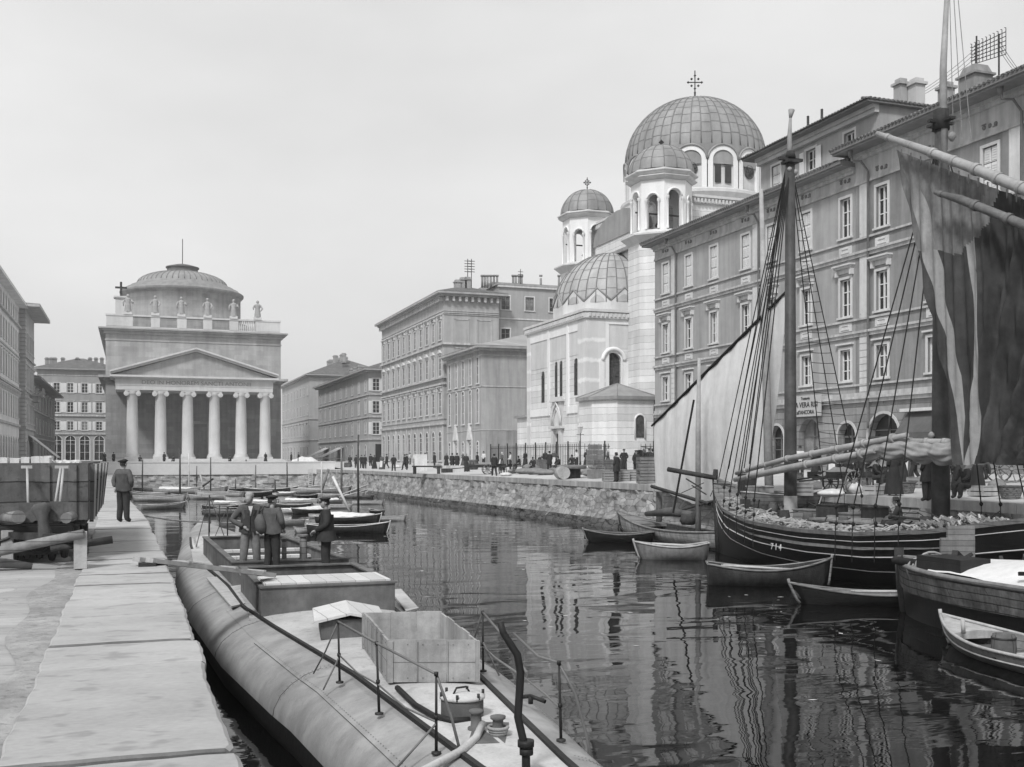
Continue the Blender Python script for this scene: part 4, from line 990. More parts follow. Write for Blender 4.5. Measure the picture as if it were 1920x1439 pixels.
b.prism([(-6, 0), (6, 0)] + [(6 * cos(pi * j / 10), .2 + 2.6 * sin(pi * j / 10)) for j in range(11)], Matrix.Translation((xa, YM, zx - 2.8)) @ Matrix.Rotation(-pi / 2, 4, 'Z'), 8)
b.build('gable_roof', M_DOME, oc)
b = MB(); b.box(47.0, 52, T1c[1] + 1, T2c[1] - 1, 2.95, 24.6); b.build('front_wall', M_ORT, oc)
b = MB(); b.box(46.5, 52, T1c[1] + 1.2, T2c[1] - 1.2, 24.6, 24.95); b.build('front_cornice', M_DOME, oc)
# front block with doorway, half dome over it
X0, Y0, Y1, ZT = 40.6, 92.6, 108.4, 17.7
fA = Fr(X0, Y1, *FN); fB = Fr(X0, Y0, (1, 0), (0, -1)); WA = Y1 - Y0; WB = 6.6
def aA(px): return Y1 - yX(px, X0)
hA = [(aA(1018), .95, 9.6, 12.9), (aA(1043) - .05, .75, 9.9, 13.6), (aA(1051.5) + .05, .75, 9.9, 13.6), (aA(1080), 1.0, 9.9, 13.5)]
dA = aA(1047.5)
b = MB(); wall_holes(b, fA, 0, WA, 2.95, ZT, [(a - w / 2, a + w / 2, z0, z1, True) for a, w, z0, z1 in hA] + [(dA - .75, dA + .75, 3.0, 6.3, False)], .12)
bB = onY(1150, Y0)[0] - X0
wall_holes(b, fB, 0, WB, 2.95, ZT, [(bB - .8, bB + .8, 10.6, 13.9, True)], .35)
b.face([fA.P(0, 0, 2.95), fA.P(0, -6.4, 2.95), fA.P(0, -6.4, ZT), fA.P(0, 0, ZT)]); b.face([(X0, Y0, ZT), (47, Y0, ZT), (47, Y1, ZT), (X0, Y1, ZT)]); b.build('wall', M_ORT, oc)
for a, w, z0, z1 in hA: window(oc, fA, a, z0, w, z1 - z0, 'arch plain', .12, (M_ORT_L, M_GRILLE, M_GRILLE))
window(oc, fB, bB, 10.6, 1.6, 3.3, 'arch', .35, (M_ORT_L, M_GRILLE, M_GRILLE))
b = MB(); fbox(b, fA, dA - .75, dA + .75, -.13, -.1, 3.0, 6.3); [fbox(b, fA, dA - .65 + .7 * i, dA - .1 + .7 * i, -.1, -.07, 3.3 + 1.5 * j, 4.6 + 1.5 * j) for i in (0, 1) for j in (0, 1)]; b.build('door', mat('church_door', .09, .2, 2), oc)
b = MB()
fbox(b, fA, dA - 1.25, dA - .75, 0, .35, 3.0, 6.8); fbox(b, fA, dA + .75, dA + 1.25, 0, .35, 3.0, 6.8); fbox(b, fA, dA - 1.6, dA + 1.6, 0, .5, 6.8, 7.05); fbox(b, fA, dA - 1.3, dA + 1.3, 0, .18, 7.05, 10.0); fbox(b, fA, dA - 1.6, dA + 1.6, 0, .4, 9.5, 9.7)
for (h_, w_, o_) in ((2.35, 1.2, .3), (1.8, .85, .24)):
    b.tube([fA.P(dA - w_, o_, 7.1), fA.P(dA - w_, o_, 7.9), fA.P(dA - w_ * .6, o_, 7.05 + h_ * .72), fA.P(dA, o_, 7.05 + h_), fA.P(dA + w_ * .6, o_, 7.05 + h_ * .72), fA.P(dA + w_, o_, 7.9), fA.P(dA + w_, o_, 7.1)], .1, 6)
fbox(b, fA, dA - 1.5, dA + 1.5, 0, 1.2, 2.7, 3.0); b.build('door_surround', M_ORT_P, oc)
b = MB()
fbox(b, fA, -.06, .95, 0, .12, 2.95, ZT - .6); b.build('corner_pier', M_STRIPE, oc); b = MB(); fbox(b, fA, WA - 1.9, WA + .12, 0, .12, 2.95, ZT - .6); fbox(b, fB, .0, 1.9, 0, .12, 2.95, ZT - .6)
b.build('corner_pier', M_STRIPE, oc)
b = MB()
p1, p2 = aA(1030), aA(1066)
for a in (p1, p2): fbox(b, fA, a - .22, a + .22, 0, .16, 8.2, ZT - .6)
fbox(b, fA, .95, WA - 1.9, .0, .1, 16.1, ZT - .6); fbox(b, fA, .95, p1 - .22, 0, .12, 8.2, 8.9); fbox(b, fA, p2 + .22, WA - 1.9, 0, .12, 8.2, 8.9)
fbox(b, fB, 1.9, 2.3, 0, .1, 10.2, ZT - .6); fbox(b, fB, WB - .7, WB, 0, .1, 10.2, ZT - .6); fbox(b, fB, 1.9, WB, 0, .11, 16.6, ZT - .6)
b.build('pale_framing', M_ORT_L, oc)
for f_, q_ in ((fA, (.95, p1 - .22, .0, .03, 13.2, 16.1)), (fA, (p2 + .22, WA - 1.9, .0, .03, 13.8, 16.1)), (fA, (p1 + .22, p2 - .22, 0, .03, 13.75, 16.1)), (fB, (2.3, WB - .7, 0, .03, 14.3, 16.6))): b = MB(); fbox(b, f_, *q_); b.build('stucco_panel', M_ORT_P, oc)
b = MB(); fbox(b, fB, bB - 1.5, bB - 1.0, .0, .2, 10.2, 13.1); fbox(b, fB, bB + 1.0, bB + 1.5, 0, .2, 10.2, 13.1); b.tube([fB.P(bB + 1.15 * cos(pi * j / 12), .1, 13.1 + 1.15 * sin(pi * j / 12)) for j in range(13)], .2, 8); fbox(b, fB, bB - 1.6, bB + 1.6, 0, .3, 10.0, 10.25)
b.build('window_surround', M_ORT_L, oc)
for px in (1122, 1134):
    f0 = onY(px, Y0)[0] - X0; b = MB(); b.tube([fB.P(f0 + .32 * cos(2 * pi * j / 14), .14, 9.55 + .32 * sin(2 * pi * j / 14)) for j in range(15)], .07, 5); b.tube([fB.P(f0, .12, 9.55), fB.P(f0, .2, 9.55)], .16, 8); b.build('medallion', M_GRILLE, oc)
b = MB()
fbox(b, fA, -.4, WA + .4, -6.4, .4, ZT, ZT + .25); fbox(b, fA, -.3, WA + .3, -.1, .3, ZT - .6, ZT - .05); fbox(b, fB, .05, WB, -.1, .3, ZT - .6, ZT - .05)
for k in range(36): fbox(b, fA, .1 + k * .44, .3 + k * .44, .3, .4, ZT - .45, ZT - .12)
for k in range(15): fbox(b, fB, .1 + k * .44, .3 + k * .44, .3, .4, ZT - .45, ZT - .12)
b.build('cornice', M_ORT_P, oc)
hc = (47.0, YM); N_ = 7; Rz = 6.15
b = MB()
for k in range(N_):
    a0 = pi / 2 + pi * k / N_; a1 = pi / 2 + pi * (k + 1) / N_
    p = (hc[0] + Rz * cos(a0), hc[1] + Rz * sin(a0)); q = (hc[0] + Rz * cos(a1), hc[1] + Rz * sin(a1)); m_ = ((p[0] + q[0]) / 2, (p[1] + q[1]) / 2)
    b.face([(p[0], p[1], ZT), (q[0], q[1], ZT), (q[0], q[1], 19.3), (m_[0], m_[1], 20.5), (p[0], p[1], 19.3)])
    b.tube([(p[0], p[1], 19.35), (m_[0], m_[1], 20.6), (q[0], q[1], 19.35)], .11, 5, 1)
    c_ = (hc[0] + (m_[0] - hc[0]) * .95, hc[1] + (m_[1] - hc[1]) * .95, 20.52)
    b.face([(p[0], p[1], 19.3), (m_[0], m_[1], 20.5), c_], 1); b.face([(m_[0], m_[1], 20.5), (q[0], q[1], 19.3), c_], 1)
b.build('gabled_ring', [M_ORT_P, M_DOME], oc)
dome(oc, hc, Rz - .1, 19.2, 5.8, 18, 6, half=True, a0=pi / 2, a1=3 * pi / 2, seg=28, mt=mat('apse_lead', .38, .12, .4, streak=.2, rough=.5))
# low polygonal sacristy against the side face
YC = 90.0; xs, ys, ds = onY(1161, YC); b = MB(); r_ = 2.95; zev = 9.45
def spoly(r): return [(xs - r, Y0), (xs - r, YC - .15 * r), (xs - .5 * r, YC - .92 * r), (xs + .72 * r, YC - .92 * r), (xs + r, YC - .45 * r), (xs + r, Y0)]
pts = spoly(r_)
for p, q in zip(pts, pts[1:]): b.face([(p[0], p[1], 2.95), (q[0], q[1], 2.95), (q[0], q[1], zev), (p[0], p[1], zev)])
b.build('sacristy_wall', M_ORT, oc)
b = MB(); pe = spoly(r_ + .35); ap = (xs, YC + .4, 10.8)
for p, q in zip(pe, pe[1:]): b.face([(p[0], p[1], zev), (q[0], q[1], zev), ap]); b.tube([(p[0], p[1], zev + .03), ap], .05, 5); b.face([(p[0], p[1], zev), (q[0], q[1], zev), (q[0], q[1], zev - .3), (p[0], p[1], zev - .3)]); b.face([(p[0], p[1], zev - .3), (q[0], q[1], zev - .3), (xs, Y0, zev - .3)])
b.face([(pe[-1][0], pe[-1][1], zev), (pe[0][0], pe[0][1], zev), ap]); b.build('sacristy_roof', M_DOME, oc)
p, q = Vector(pts[2]), Vector(pts[3]); u = (q - p).normalized(); f = Fr(p.x + u.x * .45, p.y, u, (u.y, -u.x))
g = MB(); L_ = (q - p).length; g.face([f.P(x, .05, z) for x, z in [(L_ * .5 - .4, 5.7), (L_ * .5 + .4, 5.7)] + [(L_ * .5 + .4 * cos(pi * j / 8), 7.3 + .4 * sin(pi * j / 8)) for j in range(9)]]); g.build('window', M_GRILLE, oc)
g = MB(); g.tube([f.P(L_ * .5 - .5, .06, 5.6), f.P(L_ * .5 - .5, .06, 7.3)] + [f.P(L_ * .5 + .5 * cos(pi * j / 8), .06, 7.3 + .5 * sin(pi * j / 8)) for j in range(8, -1, -1)] + [f.P(L_ * .5 + .5, .06, 5.6)], .09, 5); g.build('window_surround', M_ORT_L, oc)
g = MB(); g.face([f.P(x, .05, z) for x, z in [(L_ * .5 - .65, 2.95), (L_ * .5 + .65, 2.95)] + [(L_ * .5 + .65 * cos(pi * j / 8), 4.1 + .5 * sin(pi * j / 8)) for j in range(9)]]); g.build('door', M_DARK, oc)
b = MB(); x, y, d = onX(985, X0); b.box(X0 + .4, X0 + 6, Y1, Y1 + 4.5, 2.95, 8.3); b.build('side_wing_wall', M_ORT, oc); b = MB(); b.box(X0 + .1, X0 + 6, Y1 + .02, Y1 + 4.8, 8.3, 8.55); b.build('side_wing_roof', M_DOME, oc)
# churchyard railing
rl = thing('iron_railing', 'tall black iron railing round the domed church', 'railing', (38, 100, 2.9)); b = MB()
def rail(p, q, zb=2.85, h=2.3, posts=8, name='railing_panel', step=.42, par=None):
    p, q = Vector(p), Vector(q); L_ = (q - p).length; n_ = int(L_ / step); b = MB()
    for k in range(n_ + 1): v = p.lerp(q, k / n_); b.bar((v.x, v.y, zb), (v.x, v.y, zb + h), .035)
    for z in (zb + .2, zb + h - .25): b.bar((p.x, p.y, z), (q.x, q.y, z), .05)
    for k in range(posts + 1): v = p.lerp(q, k / posts); b.bar((v.x, v.y, zb), (v.x, v.y, zb + h + .25), .1)
    b.box(min(p.x, q.x) - .12, max(p.x, q.x) + .12, min(p.y, q.y) - .12, max(p.y, q.y) + .12, zb - .2, zb + .12); b.build(name, M_IRON, par)
rail((38.2, 114), (38.2, 88.6), posts=9, par=rl); rail((38.2, 88.6), (47, 86.5), posts=4, par=rl)
x, y, d = onX(1088, 37.4); lp_ = thing('street_lamp', 'slender gas lamp before the church railing', 'lamp', (x, y, 2.85)); b = MB()
b.tube([(x, y, 2.7), (x, y, 3.4), (x, y, 3.6), (x, y, zd(812, d))], [.12, .1, .05, .04], 8); b.bar((x - .35, y, zd(815, d)), (x + .35, y, zd(815, d)), .04); b.build('post', M_IRON, lp_)
b = MB(); zl = zd(812, d); b.lathe([(.14, 0), (.26, .5), (.3, .52), (.12, .72), (.04, .85)], (x, y, zl), 6, 0, False); b.build('lantern', mat('lamp_glass', .5, .05, 1, rough=.2), lp_)

# ================================================================ houses on the left and behind the temple
FL = ((0, 1), (1, 0)); XL = -15.0
def yl(px, X=XL): return onX(px, X)[1]
M_LP = mat('left_pale_stucco', .72, .08, .5, streak=.15)
y0_, y1_ = 100, 167.0
fr_house('tall_townhouse', 'pale tall townhouse with long window rows at the left edge', Fr(XL, y0_, *FL), y1_ - y0_, 14, 2.4, 25.3, M_LP,
    [(3.2, 3.4, 1.6, 'arch'), (9.4, 2.8, 1.2, 'sash hood'), (14.4, 2.8, 1.2, 'sash cap'), (18.8, 2.6, 1.2, 'sash'), (22.6, 1.9, 1.1, 'sash')], [(k + .5) * (y1_ - y0_) / 22 for k in range(22)],
    courses=((8.2, .25, .3), (13.4, .3, .25), (18, .15, .2), (22.2, .35, .25)), eave=1.1)
y2_, y3_ = 168.2, 184.5
t = fr_house('deep_eaved_house', 'dark townhouse with very deep overhanging eaves and rusticated corners', Fr(XL + .6, y2_, *FL), y3_ - y2_, 14, 2.4, 25.4, mat('left_mid_stucco', .42, .1, .5, streak=.2),
    [(3.2, 3.2, 1.6, 'arch'), (9.0, 2.8, 1.2, 'sash hood'), (14.2, 2.8, 1.2, 'sash ped'), (19.6, 2.6, 1.2, 'sash')], [(k + .5) * (y3_ - y2_) / 6 for k in range(6)],
    courses=((8.0, .25, .3), (13.4, .3, .25), (18.4, .25, .2)), eave=2.2, eave_t=.4, roof=1.6)
b = MB()
for k in range(40): b.box(XL + .55, XL + .75, y2_ - .05, y2_ + 1.8 - .5 * (k % 2), 2.6 + k * .58, 3.05 + k * .58); b.box(XL - 4, XL + .75, y2_ - .14, y2_ - .0, 2.6 + k * .58, 3.05 + k * .58)
b.build('corner_quoins', M_STUCCO_L, t)
b = MB(); b.box(XL + .6, XL + 2.4, y2_ + 9, y2_ + 14, 13.2, 13.5); b.box(XL + .6, XL + 1.7, y2_ + 9.3, y2_ + 13.7, 12.4, 13.2); [b.bar((XL + 2.3, y2_ + 9 + k * .5, 13.5), (XL + 2.3, y2_ + 9 + k * .5, 14.5), .06) for k in range(11)]; b.bar((XL + 2.3, y2_ + 9, 14.5), (XL + 2.3, y2_ + 14, 14.5), .1); b.build('balcony', M_STUCCO, t)
aw = thing('shop_awning', 'white awning slanting out from the house with deep eaves', 'awning', (XL, y2_ + 8, 5)); b = MB(); y = y2_ + 6
b.face([(XL + .7, y, 7.2), (XL + .7, y + 8, 7.2), (XL + 4.6, y + 8, 3.9), (XL + 4.6, y, 3.9)]); b.face([(XL + .7, y, 7.1), (XL + 4.6, y, 3.8), (XL + 4.6, y + 8, 3.8), (XL + .7, y + 8, 7.1)]); b.build('cloth', mat('pale_awning', .6, .1, 1), aw)
y4_, y5_ = 186.0, yl(103)
fr_house('low_townhouse', 'lower dark townhouse with wide eaves between the deep eaved house and the rear block', Fr(XL, y4_, *FL), y5_ - y4_, 12, 2.4, 16.4, mat('left_dark_stucco', .26, .1, .5, streak=.2),
    [(3.2, 3.0, 1.4, 'sash'), (8.0, 2.4, 1.2, 'sash'), (12.2, 2.4, 1.2, 'sash hood')], [(k + .5) * (y5_ - y4_) / 8 for k in range(8)], courses=((7, .2, .25), (11.6, .2, .2)), eave=1.6)
Yr = 262.0; xa, xb = onY(70, Yr)[0], onY(225, Yr)[0]; cl = [onY(p, Yr)[0] - xa for p in (82, 106.5, 132, 159, 186, 212)]; dd = onY(140, Yr)[2]
t = fr_house('rear_block', 'tile roofed block with shuttered windows behind the temple church at left', Fr(xa, Yr, (1, 0), (0, -1)), xb - xa, 16, 2.9, zd(694, dd), mat('rear_stucco', .30, .08, .5, streak=.12),
    [(3.2, 5.6, 2.1, 'arch dark'), (zd(807, dd), 2.0, 1.3, 'sash open'), (zd(774, dd), 2.4, 1.3, 'sash open cap'), (zd(737, dd), 2.2, 1.3, 'sash open')], cl, courses=((zd(815, dd), .3, .3), (zd(781, dd), .3, .4), (zd(705, dd), .1, .2)), eave=.9, roof=3.0)
for px in (88, 96, 103, 118, 145, 169, 180, 191): x, y, d = onY(px, Yr + 7); chimney(t, x, y, zd(678, d), .8, .5, M_STUCCO_D)
# ================================================================ people
M_SKIN = mat('weathered_skin', .30, .1, 6, grain=.02, bump=.02, rough=.6)
M_COATD = mat('dark_wool', .030, .3, 5, bump=.2)
M_COATM = mat('worn_jacket', .085, .3, 5, bump=.25)
M_TROU = mat('dusty_trousers', .17, .35, 4, bump=.25)
M_TROD = mat('dark_trousers', .035, .3, 5, bump=.2)
M_SHIRT = mat('pale_shirt', .55, .12, 4)
M_HAIR = mat('dark_hair', .02, .3, 8)
M_LEATH = mat('boot_leather', .04, .3, 4, rough=.5)
def skin_mesh(nodes, edges, sub=1):
    me = bpy.data.meshes.new('t'); me.from_pydata([n[0] for n in nodes], [(a, b) for a, b, _ in edges], [])
    o = bpy.data.objects.new('t', me); scene.collection.objects.link(o)
    m = o.modifiers.new('s', 'SKIN'); m.use_smooth_shade = True
    for i, n in enumerate(nodes):
        r = n[1]; me.skin_vertices[0].data[i].radius = (r, r) if isinstance(r, (int, float)) else r
        me.skin_vertices[0].data[i].use_root = (i == 0)
    s_ = o.modifiers.new('d', 'SUBSURF'); s_.levels = sub; s_.render_levels = sub
    dg = bpy.context.evaluated_depsgraph_get(); dg.update(); ev = bpy.data.meshes.new_from_object(o.evaluated_get(dg))
    seg = [(Vector(nodes[a][0]), Vector(nodes[b][0]), l) for a, b, l in edges]; out = []
    for p in ev.polygons:
        c = p.center; best = None
        for A, B, l in seg:
            t = max(0, min(1, (c - A).dot(B - A) / max((B - A).length_squared, 1e-9))); dd = (c - (A + (B - A) * t)).length
            if best is None or dd < best[0]: best = (dd, l)
        out.append(best[1])
    V = [tuple(v.co) for v in ev.vertices]; Fc = [tuple(p.vertices) for p in ev.polygons]
    bpy.data.objects.remove(o); bpy.data.meshes.remove(me); bpy.data.meshes.remove(ev)
    return V, Fc, out
def head_mesh(mb, c, fwd, mi, s=1.0, tilt=0.0):
    """head with brow, nose, lips, chin and ears; fwd = facing angle about z (0 = +y)"""
    R = Matrix.Translation(c) @ Matrix.Rotation(fwd, 4, 'Z') @ Matrix.Rotation(-tilt, 4, 'X'); rows = []
    NL, NK = 16, 20
    for i in range(NL + 1):
        th = pi * i / NL; row = []
        for k in range(NK):
            ph = 2 * pi * k / NK; x, y, z = sin(th) * sin(ph), sin(th) * cos(ph), cos(th)
            rx, ry, rz = .076, .096, .117
            if z < 0: rx *= 1 + .22 * z; ry *= 1 + .05 * z
            px, py, pz = x * rx, y * ry, z * rz
            f = max(0, cos(ph)) ** 8
            if cos(ph) > 0:
                py += .020 * f * math.exp(-((z + .18) / .16) ** 2)            # nose
                py += .006 * f * math.exp(-((z + .52) / .10) ** 2)            # lips
                py += .010 * f * math.exp(-((z + .80) / .14) ** 2)            # chin
                py += .005 * math.exp(-((z - .22) / .10) ** 2)                # brow
                e = abs(abs(sin(ph)) - .36); py -= .010 * math.exp(-(e / .16) ** 2 - ((z - .04) / .10) ** 2)   # eye sockets
            row.append(R @ Vector((px * s, py * s, pz * s)))
        rows.append(row)
    mb.grid(rows, mi, True, cv=True)
    for sx in (-1, 1):
        mb.tube([R @ Vector((sx * .074 * s, -.01, .025)), R @ Vector((sx * .088 * s, -.015, .0)), R @ Vector((sx * .078 * s, -.005, -.035))], [.008, .014, .006], 6, mi)
def hand(mb, w, d, mi, side, curl=.5, s=1.0):
    """palm, four bent fingers of different lengths and a thumb from the side of the palm"""
    w = Vector(w); d = Vector(d).normalized(); a = d.cross(Vector((0, 0, 1)))
    if a.length < .2: a = d.cross(Vector((0, 1, 0)))
    a.normalize(); n = a.cross(d).normalized() * (1 if side > 0 else 1)
    mb.tube([w, w + d * .045 * s, w + d * .085 * s], [.024 * s, .036 * s, .03 * s], 8, mi)
    for k, L_ in enumerate((.066, .074, .070, .055)):
        p = w + d * .08 * s + a * (-.027 + .018 * k) * s; q = p + (d * cos(curl * .6) - n * sin(curl * .6)) * L_ * .5 * s; r = q + (d * cos(curl * 1.7) - n * sin(curl * 1.7)) * L_ * .35 * s; t = r + (d * cos(curl * 2.4) - n * sin(curl * 2.4)) * L_ * .22 * s
        mb.tube([p, q, r, t], [.0095 * s, .009 * s, .008 * s, .006 * s], 6, mi)
    p = w + d * .02 * s - a * .026 * s; q = p + (d * .6 - a * .8).normalized() * .035 * s; r = q + (d * .95 - a * .2 - n * .3).normalized() * .03 * s
    mb.tube([p, q, r], [.012 * s, .011 * s, .008 * s], 6, mi)
def person(name_loc, label, group=None, J=None, top=None, legs=None, coat=None, cap=None, hair=True, skirt=None, face=0.0, sub=1, hands=True, apron=None, sleeves=None, scarf=None, shirt=False, sack=False, tilt=0.0, bag=False):
    """J: joint overrides; local frame: x right, y forward, feet at z = 0"""
    top = top or M_COATD; legs = legs or M_TROD
    j = dict(pel=(0, 0, .94), bel=(0, 0, 1.08), che=(0, 0, 1.28), nek=(0, 0, 1.47), hd=(0, .02, 1.62),
             sl=(-.18, 0, 1.41), sr=(.18, 0, 1.41), el=(-.24, -.02, 1.13), er=(.24, -.02, 1.13), wl=(-.25, .08, .88), wr=(.25, .08, .88),
             hl=(-.10, 0, .90), hr=(.10, 0, .90), kl=(-.11, .02, .49), kr=(.11, .02, .49), al=(-.12, -.01, .09), ar=(.12, -.01, .09), tl=(-.14, .14, .03), tr=(.14, .14, .03))
    j.update(J or {})
    rad = dict(pel=(.165, .125), bel=(.155, .12), che=(.18, .135), nek=.06, sl=.095, sr=.095, el=.055, er=.055, wl=.036, wr=.036, hl=.13, hr=.13, kl=.1, kr=.1, al=.082, ar=.082, tl=.05, tr=.05)
    if coat == 'long' or top is not M_SKIN: rad.update(el=.074, er=.074, wl=.055, wr=.055)
    ks = list(rad); idx = {k: i for i, k in enumerate(ks)}
    nodes = [(j[k], rad[k]) for k in ks]
    E_ = [('pel', 'bel', 1), ('bel', 'che', 1), ('che', 'nek', 1), ('che', 'sl', 1), ('che', 'sr', 1), ('sl', 'el', 1), ('sr', 'er', 1), ('el', 'wl', 1), ('er', 'wr', 1), ('pel', 'hl', 2), ('pel', 'hr', 2), ('hl', 'kl', 2), ('hr', 'kr', 2), ('kl', 'al', 2), ('kr', 'ar', 2), ('al', 'tl', 3), ('ar', 'tr', 3)]
    V, Fc, lab = skin_mesh(nodes, [(idx[a], idx[b], l) for a, b, l in E_], sub)
    mb = MB(); mb.v = list(V); mb.f = list(Fc); mb.m = list(lab); mb.s = [True] * len(Fc)
    nk, hd = Vector(j['nek']), Vector(j['hd'])
    mb.tube([nk - Vector((0, 0, .06)), nk.lerp(hd, .35), nk.lerp(hd, .7)], [.062, .052, .05], 8, 0)
    head_mesh(mb, hd, face, 0, 1.0, tilt)
    if hands:
        for sd, w, e in ((-1, 'wl', 'el'), (1, 'wr', 'er')):
            d = (Vector(j[w]) - Vector(j[e])); hand(mb, Vector(j[w]) + d.normalized() * .01, d, 0, sd)
    t = thing('person', label, 'person', group=group)
    mb.build('body', [M_SKIN, top, legs, M_LEATH], t, local=True)
    Rh = Matrix.Translation(hd) @ Matrix.Rotation(face, 4, 'Z') @ Matrix.Rotation(-tilt, 4, 'X')
    if hair and not scarf:
        b = MB(); rows = [[Rh @ Vector((.082 * sin(th) * sin(ph), -.012 + .1 * sin(th) * cos(ph), .122 * cos(th) + .004)) for ph in [pi * .42 + pi * 1.16 * k / 14 for k in range(15)]] for th in [pi * .6 * i / 8 for i in range(9)]]
        b.grid(rows, 0, True); b.build('hair', M_HAIR, t, local=True)
    if scarf:
        b = MB(); rows = [[Rh @ Vector((.09 * sin(th) * sin(ph), -.012 + .108 * sin(th) * cos(ph), .128 * cos(th) + .004)) for ph in [pi * .3 + pi * 1.4 * k / 14 for k in range(15)]] for th in [pi * .8 * i / 9 for i in range(10)]]
        b.grid(rows, 0, True); b.tube([hd + Vector((0, -.09, -.07)), hd + Vector((0, -.12, -.2)), hd + Vector((0, -.11, -.3))], [.05, .06, .01], 8); b.build('headscarf', scarf, t, local=True)
    if cap:
        b = MB(); kind, cm = cap; F_ = lambda x, y, z: Rh @ Vector((x, y, z))
        if kind == 'peak':
            b.grid([[F_(r * sin(a), r * 1.1 * cos(a) - .01, z) for a in [2 * pi * k / 16 for k in range(16)]] for r, z in ((.086, .045), (.088, .075), (.118, .098), (.115, .112), (.06, .128), (.0, .13))], 0, True, cv=True)
            b.grid([[F_(.08 * sin(a), .085 * cos(a), .05) for a in [-.9 + 1.8 * k / 8 for k in range(9)]], [F_(.085 * sin(a), .085 * cos(a) + .055 * cos(a * 1.3), .03) for a in [-.9 + 1.8 * k / 8 for k in range(9)]]], 0, True)
        elif kind == 'beret':
            b.grid([[F_(r * sin(a) + dx, r * 1.05 * cos(a) - .01, z + .02 * sin(a)) for a in [2 * pi * k / 16 for k in range(16)]] for r, z, dx in ((.084, .04, 0), (.09, .07, 0), (.135, .085, -.015), (.13, .11, -.02), (.07, .135, -.01), (.0, .138, 0))], 0, True, cv=True)
        elif kind == 'brim':
            b.grid([[F_(r * sin(a), r * 1.12 * cos(a), z) for a in [2 * pi * k / 16 for k in range(16)]] for r, z in ((.15, .045), (.085, .05), (.085, .12), (.06, .145), (.0, .14))], 0, True, cv=True)
        elif kind == 'soft':
            b.grid([[F_(r * sin(a), r * 1.12 * cos(a) - .01, z + .008 * sin(5 * a)) for a in [2 * pi * k / 20 for k in range(20)]] for r, z in ((.09, .03), (.098, .06), (.1, .1), (.08, .13), (.04, .145), (.0, .147))], 0, True, cv=True)
        b.build('cap', cm, t, local=True)
    if coat:                              # jacket: a flared shell over the hips, with open front and lapels
        cm, zb, fl = coat; pe, ch, be = Vector(j['pel']), Vector(j['che']), Vector(j['bel']); b = MB(); rows = []
        for i in range(9):
            q = i / 8; z = ch.z + .08 + (zb - ch.z - .08) * q; c = ch.lerp(be, min(1, q * 2)) if q < .5 else be.lerp(pe, min(1, (q - .5) * 2)); rx = .21 - .02 * sin(pi * min(1, q * 1.4)) + fl * q * q; ry = .16 - .01 * sin(pi * q) + fl * .8 * q * q
            rows.append([(c.x + (rx + .010 * sin(a * 7 + q * 3) * q) * sin(a), c.y + (ry + .010 * sin(a * 5) * q) * cos(a), z - .015 * sin(a * 3) * q) for a in [.10 + (2 * pi - .2) * k / 24 for k in range(25)]])
        b.grid(rows, 0, True)
        b.grid([[(x * .97, y * .97, z) for x, y, z in r] for r in rows], 0, True, flip=True)
        for sx in (-1, 1): b.tube([(ch.x + sx * .06, ch.y + .1, ch.z + .15), (ch.x + sx * .075, ch.y + .15, ch.z + .02), (ch.x + sx * .03, ch.y + .15, ch.z - .1)], [.012, .02, .006], 6)
        b.build('jacket', cm, t, local=True)
    if shirt:
        ch = Vector(j['che']); b = MB(); b.face([(ch.x - .05, ch.y + .115, ch.z + .17), (ch.x + .05, ch.y + .115, ch.z + .17), (ch.x + .01, ch.y + .152, ch.z - .06)]); b.build('shirt_front', M_SHIRT, t, local=True)
    if skirt:
        sm, wd = skirt; pe = Vector(j['pel']); b = MB()
        rows = [[(pe.x * (1 - q) + (rx + wd * q * .09 * sin(9 * a)) * sin(a), pe.y * (1 - q) + (rx + wd * q * .09 * sin(9 * a)) * cos(a) * .85, 1.06 - 1.02 * q) for a in [2 * pi * k / 36 for k in range(36)]] for q, rx in ((0, .14), (.12, .19), (.4, .19 + wd * .4), (.8, .19 + wd * .85), (1, .19 + wd))]
        b.grid(rows, 0, True, cv=True); b.build('skirt', sm, t, local=True)
    if apron:
        b = MB(); b.grid([[(x, .17 + .16 * q + .02 * sin(x * 20), 1.04 - .75 * q) for x in (-.16, -.08, 0, .08, .16)] for q in (0, .3, .6, 1)], 0, True); b.build('apron', apron, t, local=True)
    if sack:                              # bundle slung on the back
        b = MB(); b.tube([(-.24, -.12, 1.30), (-.2, -.19, 1.2), (-.15, -.22, 1.02), (-.1, -.19, .9)], [.07, .12, .13, .06], 12); b.build('satchel', M_COATM, t, local=True)
        b = MB(); b.tube([(.16, .1, 1.46), (0, .16, 1.2), (-.18, .05, .95), (-.2, -.12, .9)], .018, 6); b.tube([(-.16, .1, 1.46), (-.2, 0, 1.5), (-.2, -.16, 1.4)], .018, 6); b.build('strap', M_LEATH, t, local=True)
    return t
def put(o, x, y, z, rz=0.0, s=1.0):
    o.location = (x, y, z); o.rotation_euler = (0, 0, rz); o.scale = (s, s, s); return o
VIEW = -TH                       # a figure turned by VIEW has its back to the camera
